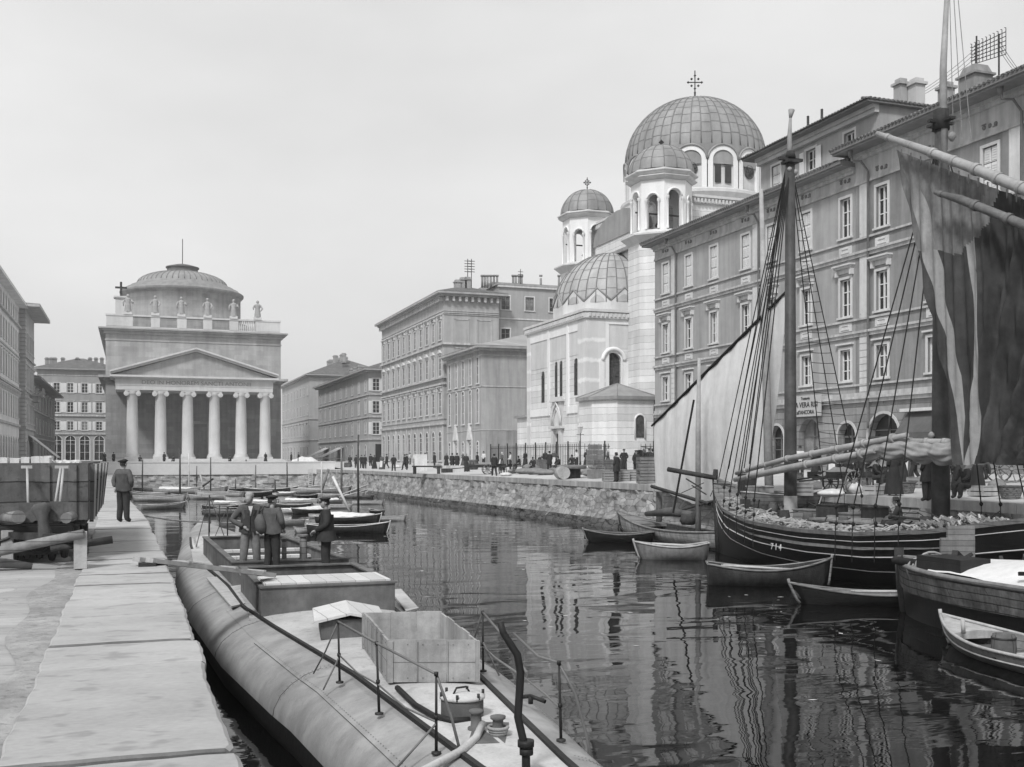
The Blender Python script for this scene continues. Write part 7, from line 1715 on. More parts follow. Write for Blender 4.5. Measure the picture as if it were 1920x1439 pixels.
b = MB(); b.tube([(-2.55, wy0 - .1, 2.5), (-2.55, wy0 - .35, 2.45), (-2.5, wy0 - .4, 2.2), (-2.4, wy0 - .35, 2.0)], [.09, .07, .06, .09], 8); b.tube([(-2.2, wy0 - .1, 2.4), (-1.9, wy0 - .15, 2.0)], .05, 6); part(b, 'coupling', M_IRON, wg)
b = MB(); b.box(-2.9, -.95, 20.3, 20.5, 2.34, 2.72); b.box(-2.5, -1.2, 20.28, 20.34, 2.2, 2.4)
for k in range(9): b.lathe([(0, -.1), (.05, -.08), (.07, 0), (.07, .2)], (-2.7 + k * .2, 20.36, 2.22 - .05 * (k % 3 == 1)), 6, 0, False)
for x in (-2.2, -1.5): b.tube([(x + .16 * cos(a), 20.2, 2.42 + .16 * sin(a)) for a in [2 * pi * k / 14 for k in range(15)]], .025, 5, caps=False)
rope(b, (-2.9, 20.2, 2.6), (-1.9, 20.15, 2.55), .03, .15); rope(b, (-1.9, 20.15, 2.55), (-1.0, 20.2, 2.6), .03, .18); part(b, 'brake_gear', M_HULLD, wg)
b = MB(); b.tube([(-1.35, 21.3, 2.72), (-.8, 21.3, 2.72)], .08); [b.tube([(-.88, 21.5 + .14 * abs(k), 2.7 - .05 * (3 - abs(k))), (-.88, 22.9 - .14 * abs(k), 2.7 - .05 * (3 - abs(k)))], .028, 5) for k in range(3)]; b.box(-.98, -.78, 21.95, 22.45, 2.2, 2.62); part(b, 'axle_box', M_WOODD, wg)
rr = random.Random(31); ORD = 'first second third fourth fifth sixth seventh eighth ninth tenth eleventh twelfth thirteenth fourteenth fifteenth'.split()
blk = None
for k in range(30):                        # pale blocks stacked along the rim
    r0 = k // 15; x = -1.0 - .42 - (k % 15) * .175 + rr.uniform(-.01, .01); w, h = rr.uniform(.13, .165), rr.uniform(.05, .1)
    o = tag(bpy.data.objects.new('stone_block', None), 'pale block, ' + ORD[k % 15] + ' from the right in the ' + ('front', 'rear')[k // 15] + ' row on the goods wagon', 'block', 'pale blocks on the wagon')
    b = MB(); b.box(-w / 2, w / 2, -.15, .15, 0, h + .08); o2 = b.build('stone_block', M_PAINT); o2.location = (x, wy0 + .35 + r0 * .6, wz1 - .05); o2.rotation_euler = (0, rr.uniform(-.05, .05), rr.uniform(-.1, .1)); tag(o2, o['label'], 'block', 'pale blocks on the wagon'); bpy.data.objects.remove(o)
b = MB(); b.box(wx0 + .1, wx1 - .1, wy0 + .1, wy1 - .1, wz1 - .5, wz1 - .06); part(b, 'load', M_WOODL, wg)
for k in range(9):
    b = MB(); rr = random.Random(50 + k); b.lathe([(.0, 0), (.06, .02), (.08, .07), (.05, .11), (0, .12)], (0, 0, 0), 7, 0, False); o2 = b.build('rubble_lump', M_PAINT); o2.location = (-1.45 + k * .07, wy0 + .6 + rr.uniform(-.2, .4), wz1 - .06); o2.rotation_euler = (rr.uniform(0, 1), rr.uniform(0, 1), rr.uniform(0, 3)); tag(o2, 'pale lump, ' + ORD[k] + ' from the left on the right end of the wagon load', 'lump', 'pale lumps on the wagon')
# shovels leaning on the wagon end
def shovel(px0, py0, px1, py1, label):
    d0, d1 = 18.2, 18.6; p, q = P3(px0, py0, d0), P3(px1, py1, d1); t = thing('shovel', label, 'shovel', tuple(p), group='shovels leaning on the wagon'); b = MB(); b.tube([p, q], .022, 8); part(b, 'handle', M_WOODL, t)
    b = MB(); b.bar(q - Vector((.09, -.03, 0)), q + Vector((.09, -.03, 0)), .05); part(b, 'grip', M_WOODL, t)
    b = MB(); b.grid([[p + Vector((CS * x, -SN * x - .02 - .25 * x * x, z)) for x in (-.16, -.08, 0, .08, .16)] for z in (.16, .0, -.12)] + [[p + Vector((CS * x * .5, -.04, -.18)) for x in (-.16, -.08, 0, .08, .16)]], 0, True); part(b, 'blade', M_COATM, t)
shovel(53, 960, 51, 876, 'upright shovel at the left of the wagon end'); shovel(101, 962, 114, 876, 'steeply leaning shovel in the middle of the wagon end'); shovel(111, 958, 119, 876, 'shovel leaning just right of another on the wagon end')
# trestle with poles before the wagon
tr = thing('trestle', 'rough trestle bench with squared legs before the wagon', 'trestle', (-2.4, 17.8, QZ_L))
for px, pt, pb, w in ((151, 997, 1066, .2), (14, 995, 1056, .19)):
    x, y, d = onZ(px, pb, QZ_L); b = MB(); b.box(x - w / 2, x + w / 2, y - .08, y + .08, QZ_L, zd(pt, d)); part(b, 'leg', M_WOODL, tr)
for px, pt, pb in ((146, 1000, 1048), (22, 998, 1044)):
    x, y, d = onZ(px, pb, QZ_L); b = MB(); b.bar((x, y, QZ_L), (x - .02, y - .3, zd(pt, d)), .1); part(b, 'leg', M_WOODD, tr)
x, y, d = onZ(151, 1066, QZ_L); x2, y2, d2 = onZ(14, 1056, QZ_L); b = MB(); b.bar((x, y + .02, QZ_L + .48), (x2, y2 + .05, QZ_L + .48), .14, .12); part(b, 'rail', M_WOODD, tr)
def pole(label, a, c, r0, r1, m=None): t = thing('timber_pole', label, 'pole', tuple(a), group='poles lying before the wagon'); b = MB(); b.tube([a, a.lerp(c, .5), c], [r0, (r0 + r1) / 2, r1], 12); part(b, 'pole', m or M_WOOD, t)
pole('long round pole slanting up to the right across the trestle', P3(-60, 1046, 17.2), P3(158, 1001, 17.4), .085, .075); pole('shorter pole with a sawn end sticking out at the right of the trestle', P3(95, 1030, 17.6), P3(211, 1012, 17.9), .05, .065, M_WOODD)
pole('thick sawn log lying on the wagon buffers with a pale round end', P3(10, 974, 18.6), P3(35, 970, 18.0), .115, .115); pole('thick log end showing right of the middle shovels', P3(135, 968, 18.7), P3(124, 972, 17.9), .09, .09)
pole('stubby log lying on the paving at the far left', P3(-30, 1052, 17.4), P3(60, 1062, 17.6), .11, .05)
b = MB(); c = P3(74, 975, 18.0); b.tube([c + Vector((0, 0, .28)), c + Vector((.02, 0, .2)), c + Vector((.05, 0, .0)), c + Vector((.1, -.05, -.25)), c + Vector((.06, -.05, -.42))], [.09, .17, .08, .12, .05], 9); rg_ = thing('rag_bundle', 'dark rag bundle tied on the wagon coupling', 'rags', tuple(c)); part(b, 'cloth', M_COATM, rg_)
b = MB(); x, y, d = onZ(60, 888, 2.2); 
fl = thing('flat_cart', 'low cart loaded with boards at the left picture edge beside the wagon', 'cart', (-3.4, 19.2, QZ_L)); b.box(-4.4, -2.75, 18.9, 20.2, 2.46, 2.56); [b.box(-4.4, -2.8, 18.95 + .3 * k, 19.2 + .3 * k, 2.56 + .03 * (k % 2), 2.64 + .03 * (k % 2)) for k in range(4)]; part(b, 'boards', M_WOODL, fl)
b = MB(); b.lathe([(.3, -.04), (.3, .04)], (0, 0, 0), 18, caps=True); b.xf(Matrix.Translation((-2.72, 19.4, QZ_L + .3)) @ Matrix.Rotation(pi / 2, 4, 'Y')); part(b, 'wheel', M_WOODD, fl)
# ================================================================ small craft at the far end of the canal
def merge(o, name, label, cat, group):   # prototypes built with parts, then copied
    return o
protos = {}
def proto(kind):
    if kind in protos: return protos[kind], False
    if kind == 'open': t, fn = rowboat('', 0, 0, 0, 5.0, 1.5, .45, .3, .12, (M_PAINT, M_WOOD, M_WOODL), ribs=False, N_=0) if False else rowboat('', 0, 0, 0, 5.0, 1.5, .45, .3, .12, (M_PAINT, M_WOOD, M_WOODL), ribs=False)
    if kind == 'grey': t, fn = rowboat('', 0, 0, 0, 6.2, 1.7, .45, .35, .15, (mat('far_grey_hull', .38, .2, 2, streak=.2), M_WOODD, M_PAINT), ribs=False, tr=.3)
    if kind == 'dark': t, fn = rowboat('', 0, 0, 0, 5.4, 1.7, .5, .3, .15, (M_WOODD, M_WOODD, M_PAINT), ribs=False, rim=M_PAINT)
    if kind == 'punt':
        t, fn = rowboat('', 0, 0, 0, 4.6, 1.3, .38, .1, .06, (M_PAINTG, M_WOOD, M_PAINTG), ribs=False, tr=.85, ex=5)
    if kind in ('cover', 'canopy'):
        t, fn = rowboat('', 0, 0, 0, 5.6, 2.0, .55, .3, .1, (M_WOODD if kind == 'canopy' else M_PAINT, M_WOODD, M_PAINT), ribs=False, rim=M_PAINT)
        b = MB(); rows = []
        for i in range(13):
            q = .12 + .78 * i / 12; x, y, z = fn(q, 1); rows.append([((x * .9) * s_, y, z + .05 + (.42 if kind == 'canopy' else .28) * (1 - s_ * s_) * sin(pi * min(1, .25 + q * .8)) + .03 * sin(i * 2 + s_ * 4)) for s_ in (-1, -.7, -.35, 0, .35, .7, 1)])
        b.grid(rows, 0, True); b.build('canvas_cover', M_CANVAS, t, local=True)
    b = MB(); b.tube([(-.3, .8, .55), (.25, 3.9, .6)], .035, 6); b.tube([(.3, .7, .55), (.1, 3.8, .62)], .03, 6); b.build('oar', M_WOODL, t, local=True)
    protos[kind] = t; return t, True
HEAD = {'l': heading(-CS, SN), 'r': heading(CS, -SN), 'a': heading(-.3, 1), 'c': heading(.2, -1), 'ra': heading(.8, .5), 'la': heading(-.7, .7), 'lc': heading(-.9, -.35), 'rc': heading(.9, -.6)}
# (px, py of the waterline, kind, heading, scale, label)
FB = [(300, 940, 'open', 'r', .9, 'pale open boat pointing right, in front at the far left group'), (305, 954, 'grey', 'ra', .62, 'long pale boat nearest the left quay with its stern cut off by the quay'), (275, 932, 'grey', 'la', .8, 'grey boat behind the front boats close to the left quay'),
      (332, 926, 'cover', 'r', .85, 'boat with crumpled white cover by the tall dark pole at left'), (372, 925, 'grey', 'r', 1.0, 'grey boat right of the white covered one at left'), (412, 932, 'open', 'l', .9, 'white sided open boat left of the man in the pale cap'), (436, 924, 'dark', 'ra', .9, 'dark boat with pale rim behind the white sided open boat'),
      (462, 919, 'open', 'r', 1.0, 'open boat with gear close below the end wall, left of its middle'), (430, 914, 'grey', 'l', .8, 'small grey boat hard against the end wall'), (500, 914, 'open', 'l', 1.1, 'long open boat along the end wall in the middle'), (545, 916, 'grey', 'r', 1.05, 'grey boat along the end wall right of the middle'),
      (508, 926, 'dark', 'r', 1.0, 'dark boat crossing behind the man in the beret'), (470, 931, 'dark', 'lc', .8, 'small dark boat just left of the man with the satchel'), (600, 926, 'grey', 'r', 1.05, 'long boat below the right corner of the end wall'), (650, 921, 'open', 'rc', 1.05, 'open boat with raised poles under the right quay wall'), (672, 934, 'punt', 'r', .6, 'tiny flat boat near the right wall beyond the big covered boats'),
      (440, 966, 'punt', 'r', .85, 'flat white topped scow just left of the three men'), (562, 945, 'cover', 'r', .55, 'white covered boat between the two capped men, farther one'), (582, 963, 'canopy', 'lc', .5, 'dark hulled boat with round white cover near the man in the peaked cap'), (545, 953, 'dark', 'l', .55, 'dark boat with a pale deck behind the satchel man'),
      (652, 1000, 'dark', 'r', .74, 'big dark rowing boat with white rim, nearest on the right of the men'), (652, 981, 'canopy', 'r', .66, 'large boat with full white canvas cover and slanting spar'), (722, 977, 'open', 'r', .5, 'slender white boat with pointed bow right of the canvas covered boat'), (705, 962, 'dark', 'a', .35, 'little dark tender beyond the white canvas boat'),
      (532, 985, 'open', 'lc', .5, 'worn pale boat half hidden behind the satchel man'), (588, 998, 'open', 'lc', .42, 'pale boat bow showing left of the man in the peaked cap'), (352, 917, 'open', 'l', .9, 'pale boat against the end wall at left'), (300, 917, 'punt', 'r', .9, 'flat grey boat against the far left of the end wall'), (350, 934, 'open', 'l', .55, 'short pale boat in the second row at left'), (388, 936, 'grey', 'l', .55, 'short grey boat before the white sided open boat'), (575, 934, 'dark', 'ra', .5, 'small dark boat in the gap left of the corner boats'), (612, 944, 'cover', 'lc', .5, 'small white covered boat before the corner boats'), (640, 934, 'grey', 'r', .7, 'grey boat just below the long corner boat'), (520, 938, 'open', 'rc', .5, 'short open boat behind the beret man'), (482, 924, 'dark', 'la', .5, 'little dark boat in the crowded middle row'), (425, 948, 'cover', 'r', .45, 'small white covered boat left of the man in the pale cap'), (412, 956, 'dark', 'lc', .5, 'small dark boat behind the barge bow rails'), (455, 941, 'open', 'l', .6, 'white open boat just above the man in the pale cap'), (496, 946, 'cover', 'rc', .45, 'little white covered boat between the two left men'), (556, 963, 'cover', 'l', .45, 'white covered boat at the elbow of the satchel man'), (612, 972, 'open', 'rc', .45, 'white open boat at the shoulder of the man in the peaked cap'), (690, 946, 'open', 'r', .5, 'short white boat near the right wall, alone in front'), (625, 954, 'open', 'l', .55, 'white open boat beyond the canvas covered boat'), (535, 930, 'cover', 'ra', .5, 'white covered boat in the middle of the far row'), (585, 922, 'dark', 'l', .7, 'dark boat tucked against the wall corner'), (470, 951, 'grey', 'r', .5, 'grey boat behind the shoulder of the man in the pale cap'), (395, 917, 'dark', 'r', .7, 'small dark boat below the end wall beside a thin pole')]
for px, py, kind, hd, s_, lab in FB:
    p, first = proto(kind); o = p if first else copy_tree(p); x, y, d = onZ(px, py, 0.0); r = HEAD[hd]; L0 = {'open': 5, 'grey': 6.2, 'dark': 5.4, 'punt': 4.6, 'cover': 5.6, 'canopy': 5.6}[kind] * s_
    if y > 126: y = 126
    o.location = (x + sin(r) * L0 / 2, y - cos(r) * L0 / 2, .0); o.rotation_euler = (0, 0, r); o.scale = (s_,) * 3
    tag(o, lab, 'rowing boat', 'small boats at the far end of the canal')
# mooring poles and bare masts
PO = [(267.5, 862, 926, .11, 0, 'dark pole farthest left among the small boats'), (337.5, 838, 924, .14, 0, 'tallest dark pole left of the temple middle'), (354, 850, 922, .12, 1, 'white painted mast beside the tallest dark pole'), (369, 874, 918, .1, 0, 'thin pole right of the white mast'), (395, 858, 924, .11, 0, 'dark pole with a crossed oar at its foot'), (413, 888, 914, .09, 0, 'short thin pole against the end wall'),
      (442, 898, 922, .09, 0, 'shortest pole left of the middle'), (451, 880, 915, .1, 0, 'thin dark pole above the man in the pale cap, left one'), (461.5, 862, 913, .16, 0, 'thick tall pole above the man in the pale cap'), (479.5, 872, 922, .12, 2, 'wooden pole between the two left men'), (516, 900, 926, .12, 0, 'stout short pole above the beret'), (538, 867, 921, .12, 0, 'dark pole right of the beret'),
      (559, 858, 911, .12, 0, 'tall pole before the pale stripe on the wall'), (603, 866, 936, .11, 1, 'pale grey mast by the corner of the walls'), (640, 838, 925, .17, 2, 'tall grey mast in front of the corner house awning'), (672, 815, 946, .13, 0, 'tallest thin mast at the start of the quay people')]
for k, (px, pt, pb, r, c, lab) in enumerate(PO):
    x, y, d = onZ(px, pb, 0.2); t = thing('mooring_pole', lab, 'pole', (x, y, 0), group='poles and bare masts in the far canal'); r *= .72; b = MB(); b.tube([(x, y, -.5), (x + .03 * (k % 3 - 1), y, zd((pt + pb) / 2, d)), (x, y, zd(pt, d))], [r, r * .9, r * .7], 8); b.build('pole', [M_MAST, M_PAINT, M_WOOD][c], t)
def lean(lab, a, c, d, r, m): t = thing('leaning_spar', lab, 'spar', tuple(P3(a[0], a[1], d)), group='spars leaning among the far boats'); b = MB(); b.tube([P3(a[0], a[1], d), P3(c[0], c[1], d + .5)], r, 8); b.build('spar', m, t)
lean('thick pale spar leaning left out of the canvas covered boat', (656, 960), (624, 894), 66, .085, M_PAINT); lean('pale spar rising to the right from the boats by the corner', (640, 928), (688, 910), 95, .07, M_WOODL); lean('second pale spar just below the rising one', (636, 933), (690, 918), 94, .06, M_WOODL)
lean('spar leaning right above the corner boats', (604, 918), (616, 880), 100, .12, M_WOOD); lean('dark oar crossed against a pole near the end wall', (380, 912), (400, 898), 112, .1, M_MAST); lean('pale oar leaning near the crossed dark oar', (383, 918), (375, 890), 112, .08, M_WOODL)
ld = thing('wall_ladder', 'pale vertical ladder strip on the end wall near its right corner', 'ladder', (17.5, 128, 0)); x, y, d = onY(582, 128.0); b = MB(); [b.box(x + s_ * .22 - .05, x + s_ * .22 + .05, y, y + .08, .5, 2.5) for s_ in (-1, 1)]; [b.box(x - .2, x + .2, y, y + .06, .6 + .25 * k, .7 + .25 * k) for k in range(8)]; b.build('frame', M_PAINT, ld)

# ================================================================ people on the right quay
G1 = 'people on the right quay'
pp = {}
def pproto(k):
    J0 = dict(wl=(-.22, .05, .9), wr=(.22, .05, .9)); kw = dict(sub=1, hands=False)
    if k == 'coat': return person(None, '', G1, dict(wl=(-.2, .1, .95), wr=(.2, .1, .95)), M_COATD, M_TROD, coat=(M_COATD, .62, .06), cap=('brim', M_COATD), **kw)
    if k == 'hands': return person(None, '', G1, dict(wl=(-.15, .1, 1.0), el=(-.3, -.03, 1.15), wr=(.15, .1, 1.0), er=(.3, -.03, 1.15), kl=(-.13, 0, .49), al=(-.16, 0, .09), tl=(-.2, .12, .03), kr=(.12, .0, .49), ar=(.15, 0, .09), tr=(.19, .12, .03)), M_COATD, M_TROD, coat=(M_COATD, .82, .04), cap=('peak', M_COATD), **kw)
    if k == 'walk': return person(None, '', G1, dict(kl=(-.1, .2, .5), al=(-.1, .24, .1), tl=(-.1, .38, .05), kr=(.1, -.02, .48), ar=(.1, -.26, .12), tr=(.1, -.12, .04), wl=(-.24, -.12, .9), wr=(.24, .2, .93)), M_COATD, M_TROD, coat=(M_COATD, .78, .04), cap=('peak', M_COATD), **kw)
    if k == 'pale': return person(None, '', G1, J0, M_SHIRT, M_TROU, cap=('brim', M_WOODL), **kw)
    if k == 'shirt': return person(None, '', G1, dict(wl=(-.15, .25, 1.1), wr=(.15, .25, 1.1)), M_SHIRT, M_TROD, cap=('brim', M_COATD), **kw)
    if k == 'woman': return person(None, '', G1, dict(wl=(-.14, .2, 1.05), wr=(.14, .2, 1.05)), M_COATD, M_TROD, skirt=(M_COATD, .16), scarf=M_COATM, **kw)
    if k == 'white': return person(None, '', G1, dict(wl=(-.14, .25, 1.1), wr=(.14, .2, 1.0)), M_COATM, M_TROD, skirt=(M_COATM, .18), scarf=M_SHIRT, apron=M_SHIRT, **kw)
    if k == 'sit': return person(None, '', G1, dict(pel=(0, 0, .45), bel=(0, .03, .6), che=(0, .08, .82), nek=(0, .12, 1.0), hd=(0, .16, 1.14), sl=(-.18, .08, .95), sr=(.18, .08, .95), el=(-.24, .2, .72), er=(.24, .2, .72), wl=(-.12, .38, .62), wr=(.12, .38, .62), hl=(-.1, .02, .44), hr=(.1, .02, .44), kl=(-.13, .42, .48), kr=(.13, .42, .48), al=(-.13, .42, .09), ar=(.13, .42, .09), tl=(-.14, .55, .04), tr=(.14, .55, .04)), M_COATD, M_TROD, cap=('brim', M_COATD), **kw)
    if k == 'stoop': return person(None, '', G1, dict(pel=(0, 0, .9), bel=(0, .08, 1.0), che=(0, .3, 1.12), nek=(0, .48, 1.2), hd=(0, .58, 1.24), sl=(-.18, .38, 1.15), sr=(.18, .38, 1.15), el=(-.2, .5, .9), er=(.2, .5, .9), wl=(-.15, .62, .7), wr=(.15, .62, .7)), M_COATM, M_TROD, skirt=(M_COATD, .14), scarf=M_COATM, **kw)
def walker(kind, px, py, lab, rz=0.0, s=1.0, z=None, g=G1):
    new = kind not in pp
    if new: pp[kind] = pproto(kind)
    o = pp[kind] if new else copy_tree(pp[kind])
    if z is None: x, y, z = onStreet(px, py)
    else: x, y, _ = onZ(px, py, z)
    put(o, x, y, z, VIEW + rz, s); tag(o, lab, 'person', g); return o
W_ = [('coat', 668, 879, 'man in long dark coat, first of the cluster at the quay corner', .3), ('woman', 656, 878, 'dark figure nearest the awnings at the quay corner', .1), ('hands', 678, 879, 'dark man standing second in the corner cluster', 2.8), ('coat', 684, 880, 'man at the right end of the corner cluster', 3.3), ('woman', 702, 880, 'woman in a long dark skirt left of the child sized figure', .2), ('white', 716, 881, 'short woman in dark with pale collar beside the wide skirted one', 2.9),
      ('hands', 738, 884, 'man with elbows out standing alone before the palazzo', 3.14), ('walk', 759, 882, 'dark man walking just right of the lone standing man', 1.2), ('coat', 763, 880, 'man half hidden behind the walking one', 2.2), ('pale', 778, 874, 'pale dressed figure close to the palazzo wall', 3.0), ('coat', 797, 876, 'dark man behind the long bench', .4), ('pale', 769, 872, 'small pale figure by the palazzo base', 1.0), ('woman', 837, 880, 'woman sitting low left of the wide pair', 2.7),
      ('coat', 848, 882, 'broad man of the close pair, left one', .2), ('coat', 857, 882, 'broad man of the close pair, right one', -.3), ('woman', 874, 885, 'stout dark woman standing before the gothic house door', 3.0), ('hands', 895, 880, 'man reaching down left of the loaded cart', 1.4), ('shirt', 907, 876, 'figure in light top bending behind the loaded cart', 2.6), ('walk', 927, 893, 'tall dark man standing in front of the loaded cart', .3), ('white', 941, 882, 'figure with white headscarf between cart and bundles', 2.0),
      ('sit', 975, 880, 'dark figure crouching among the bundles', 1.2), ('shirt', 957, 884, 'figure in pale shirt leaning over the handcart', 1.5), ('stoop', 1012, 878, 'stooping woman beside the tall basket', -1.2), ('coat', 1030, 884, 'tall man in front of the church door', .2), ('woman', 1022, 879, 'woman close behind the tall man at the church door', 2.5), ('white', 1039, 878, 'figure with pale sleeves behind the tall man at the church door', 2.9), ('sit', 1073, 879, 'dark seated figure below the street lamp', 2.8), ('shirt', 1081, 880, 'figure in white top beside the seated one by the lamp', 2.0),
      ('white', 1123, 881, 'pale clothed figure behind the basket stack', 2.2), ('coat', 1156, 904, 'man in dark suit walking along the quay edge by the slatted crates', .9), ('stoop', 1166, 892, 'pale jacketed figure bending behind the slatted crates', 1.0), ('hands', 1193, 893, 'man with a pale hat standing by the stacked boxes', 2.4), ('woman', 1207, 884, 'dark woman next to the sacristy corner', 1.2), ('coat', 1217, 884, 'man in dark hat at the left edge of the white sail', 2.7), ('white', 1140, 879, 'pale capped figure by the church corner', 1.6)]
for kind, px, py, lab, rz in W_: walker(kind, px, py, lab, rz, .98)
W2 = [('woman', 1676, 929, 'woman in dark skirt carrying something on her head, seen between the masts', .2, 1.02), ('coat', 1739, 940, 'stooping figure in long black coat beside the second mast', .6, 1.05), ('stoop', 1797, 922, 'bent woman over sacks right of the second mast', 1.0, 1.0), ('stoop', 1832, 926, 'second bent woman over sacks, nearer the picture edge', -.9, 1.0), ('sit', 1812, 935, 'person crouching in front of the bent women', 2.0, 1.0),
      ('shirt', 1626, 905, 'figure in white shirt in the market beyond the furled sail', 2.5, 1), ('white', 1560, 900, 'woman in pale headscarf in the market behind the main mast', 2.8, 1), ('coat', 1590, 905, 'dark man in the market left of the white shirted one', .3, 1), ('white', 1700, 900, 'pale scarfed woman in the market by the shop awning', 2.4, 1), ('walk', 1716, 903, 'dark man walking under the shop awning', 1.4, 1), ('coat', 1782, 905, 'dark man behind the second mast by the shop', 2.8, 1),
      ('shirt', 1500, 897, 'white sleeved figure in the market right of the main mast', 3.0, 1), ('woman', 1530, 899, 'dark woman in the market near the arched door', .6, 1), ('stoop', 1655, 908, 'bent woman over baskets in the market', 1.5, 1), ('coat', 1610, 902, 'tall dark man beneath the furled sail', 2.9, 1), ('woman', 1690, 912, 'dark skirted woman close behind the one with the load', 2.9, 1), ('coat', 1845, 900, 'man beside the two wheeled cart at right', .2, 1), ('sit', 1580, 912, 'seated seller among the baskets, left one', 2.6, 1), ('sit', 1640, 915, 'seated seller among the baskets, right one', -2.4, 1)]
for kind, px, py, lab, rz, s_ in W2: walker(kind, px, py, lab, rz, s_)
# crew on the black ship
def crew(kind, px, yy, z, lab, rz, s_=.97):
    x, y, d = onX(px, KX - 1.2); new = kind not in pp
    if new: pp[kind] = pproto(kind)
    o = pp[kind] if new else copy_tree(pp[kind]); z = sheer(y) - z; put(o, x, y, z, VIEW + rz, s_); tag(o, lab, 'person', 'crew on the black ship')
crew('sit', 1690, 0, .2, 'crouching man in pale shirt on the ship deck under the rigging', 1.2); crew('stoop', 1660, 0, .5, 'man bending over the cargo on the ship deck', -1.0, .8); crew('coat', 1466, 0, .9, 'dark man standing low behind the main mast on the ship', 2.0, .85); crew('white', 1395, 0, .9, 'pale dressed person on the ship bow', 2.5, .75)

# ================================================================ goods on the quay
M_BASK = mat('wicker', .20, .3, 4, bump=.6, bricks=(.12, .06, .012, .45, 'xy'))
M_SACK = mat('sacking', .20, .25, 3, bump=.4)
M_CRT = mat('slatted_wood', .26, .2, 3, bump=.3)
def bundle(x, y, z, r, h, lab, g='bundles and sacks on the quay', m=None, name='sack'):
    b = MB(); rg = random.Random(int(x * 100 + y * 10)); K = 14; rows = []
    for i in range(8):
        t = i / 7; rows.append([(r * sin(pi * (.12 + .88 * t) ) ** .7 * (1 + .12 * sin(3 * a + x)) * cos(a) if i < 7 else 0, r * .8 * sin(pi * (.12 + .88 * t)) ** .7 * (1 + .1 * sin(4 * a + y)) * sin(a) if i < 7 else 0, h * t * (1 + .06 * sin(a * 5))) for a in [2 * pi * k / K for k in range(K)]])
    b.grid(rows, 0, True, cv=True); o = b.build(name, m or M_SACK); o.location = (x, y, z - .01); tag(o, lab, 'sack', g); return o
def box_crate(x, y, z, w, d, h, rz, lab, g=None, m=None, slats=True, name='crate'):
    t = thing(name, lab, 'crate', (x, y, z), rz, g); b = MB()
    if slats:
        n_ = max(2, int(h / .13))
        for k in range(n_): z0 = h * k / n_ + .012; z1 = h * (k + 1) / n_ - .02; b.box(-w / 2, w / 2, -d / 2, -d / 2 + .02, z0, z1); b.box(-w / 2, w / 2, d / 2 - .02, d / 2, z0, z1); b.box(-w / 2, -w / 2 + .02, -d / 2 + .021, d / 2 - .021, z0, z1); b.box(w / 2 - .02, w / 2, -d / 2 + .021, d / 2 - .021, z0, z1)
        for sx in (-1, 1):
            for sy in (-1, 1): b.box(sx * (w / 2 - .035) - .03, sx * (w / 2 - .035) + .03, sy * (d / 2 - .055) - .03, sy * (d / 2 - .055) + .03, .003, h - .004)
        nl = max(2, int(w / .16)); [b.box(-w / 2 + w * k / nl + .01, -w / 2 + w * (k + 1) / nl - .02, -d / 2, d / 2, h, h + .018) for k in range(nl)]
    else: b.box(-w / 2, w / 2, -d / 2, d / 2, 0, h)
    b.build('slats', m or M_CRT, t, local=True); b = MB(); b.box(-w / 2 + .05, w / 2 - .05, -d / 2 + .05, d / 2 - .05, .03, h - .03); b.build('contents', M_DARK if slats else M_CRT, t, local=True); return t
def basket(x, y, z, r, h, lab, g='round baskets on the quay'):
    t = thing('basket', lab, 'basket', (x, y, z), 0, g); b = MB(); b.lathe([(r * .75, 0), (r * .95, h * .6), (r, h)], (0, 0, 0), 16); b.lathe([(r * .9, h * .98), (.0, h * .85)], (0, 0, 0), 16); b.build('wicker_body', M_BASK, t, local=True); b = MB(); b.lathe([(r - .02, h), (r + .03, h + .02), (r + .03, h + .06), (r - .03, h + .06)], (0, 0, 0), 16); b.build('rim', M_BASK, t, local=True)
gx = [(985, 889, .8, .5, 'low sack pile left of the round table'), (1005, 890, .9, .55, 'wide hump of sacking in the middle of the bundles'), (965, 887, .6, .35, 'flat sack at the left of the bundles'), (1022, 891, .8, .45, 'sack tucked behind the log shaped bundle'), (1062, 893, .7, .5, 'pale sack beneath the round topped table'), (1095, 890, .8, .55, 'sack heap right of the round topped table'), (1110, 893, .7, .4, 'sack before the basket stack'), (1085, 886, .9, .4, 'long sack behind the table'), (1045, 884, .8, .4, 'sack near the church door')]
for px, py, r, h, lab in gx: x, y, z = onStreet(px, py); bundle(x, y, z, r, h, lab)
x, y, z = onStreet(1052, 899); lb = thing('straw_bale', 'round straw bound bale lying on the quay edge with its end towards us', 'bale', (x, y, z)); b = MB(); b.tube([(x, y - .5, z + .42), (x + .2, y + .7, z + .42)], .42, 16); b.build('bale', mat('straw', .36, .2, 5, bump=.5), lb)
x, y, z = onStreet(1072, 897); tb = thing('round_table', 'round thick topped block table standing among the bundles', 'table', (x, y, z)); b = MB(); b.lathe([(.95, .62), (1.0, .66), (1.0, .84), (.95, .88), (0, .88)], (x, y, z), 24); b.lathe([(.0, .62), (.95, .62)], (x, y, z), 24); b.build('top', M_WOOD, tb); b = MB(); b.tube([(x, y, z), (x, y, z + .62)], .6, 14); b.build('base', M_WOODD, tb)
for k in range(4):
    x, y, z = onStreet(1124 + 9 * (k % 2), 886); box_crate(x + .4 * (k % 2), y + .3 * (k // 2), z + .5 * (k // 2), 1.5, 1.0, .48, .2, ('lower left', 'lower right', 'upper left', 'upper right')[k] + ' box of the pale stack at the church corner', 'pale box stack by the church', M_WOOD)
for k in range(3): x, y, z = onStreet(1127, 884); box_crate(x, y + 1.2, z + .9 + .42 * k, 1.2 - .2 * k, .9, .4, .1, ('third', 'fourth', 'topmost')[k] + ' tier box of the tall stack beside the church corner', 'pale box stack by the church', M_WOOD, slats=False)
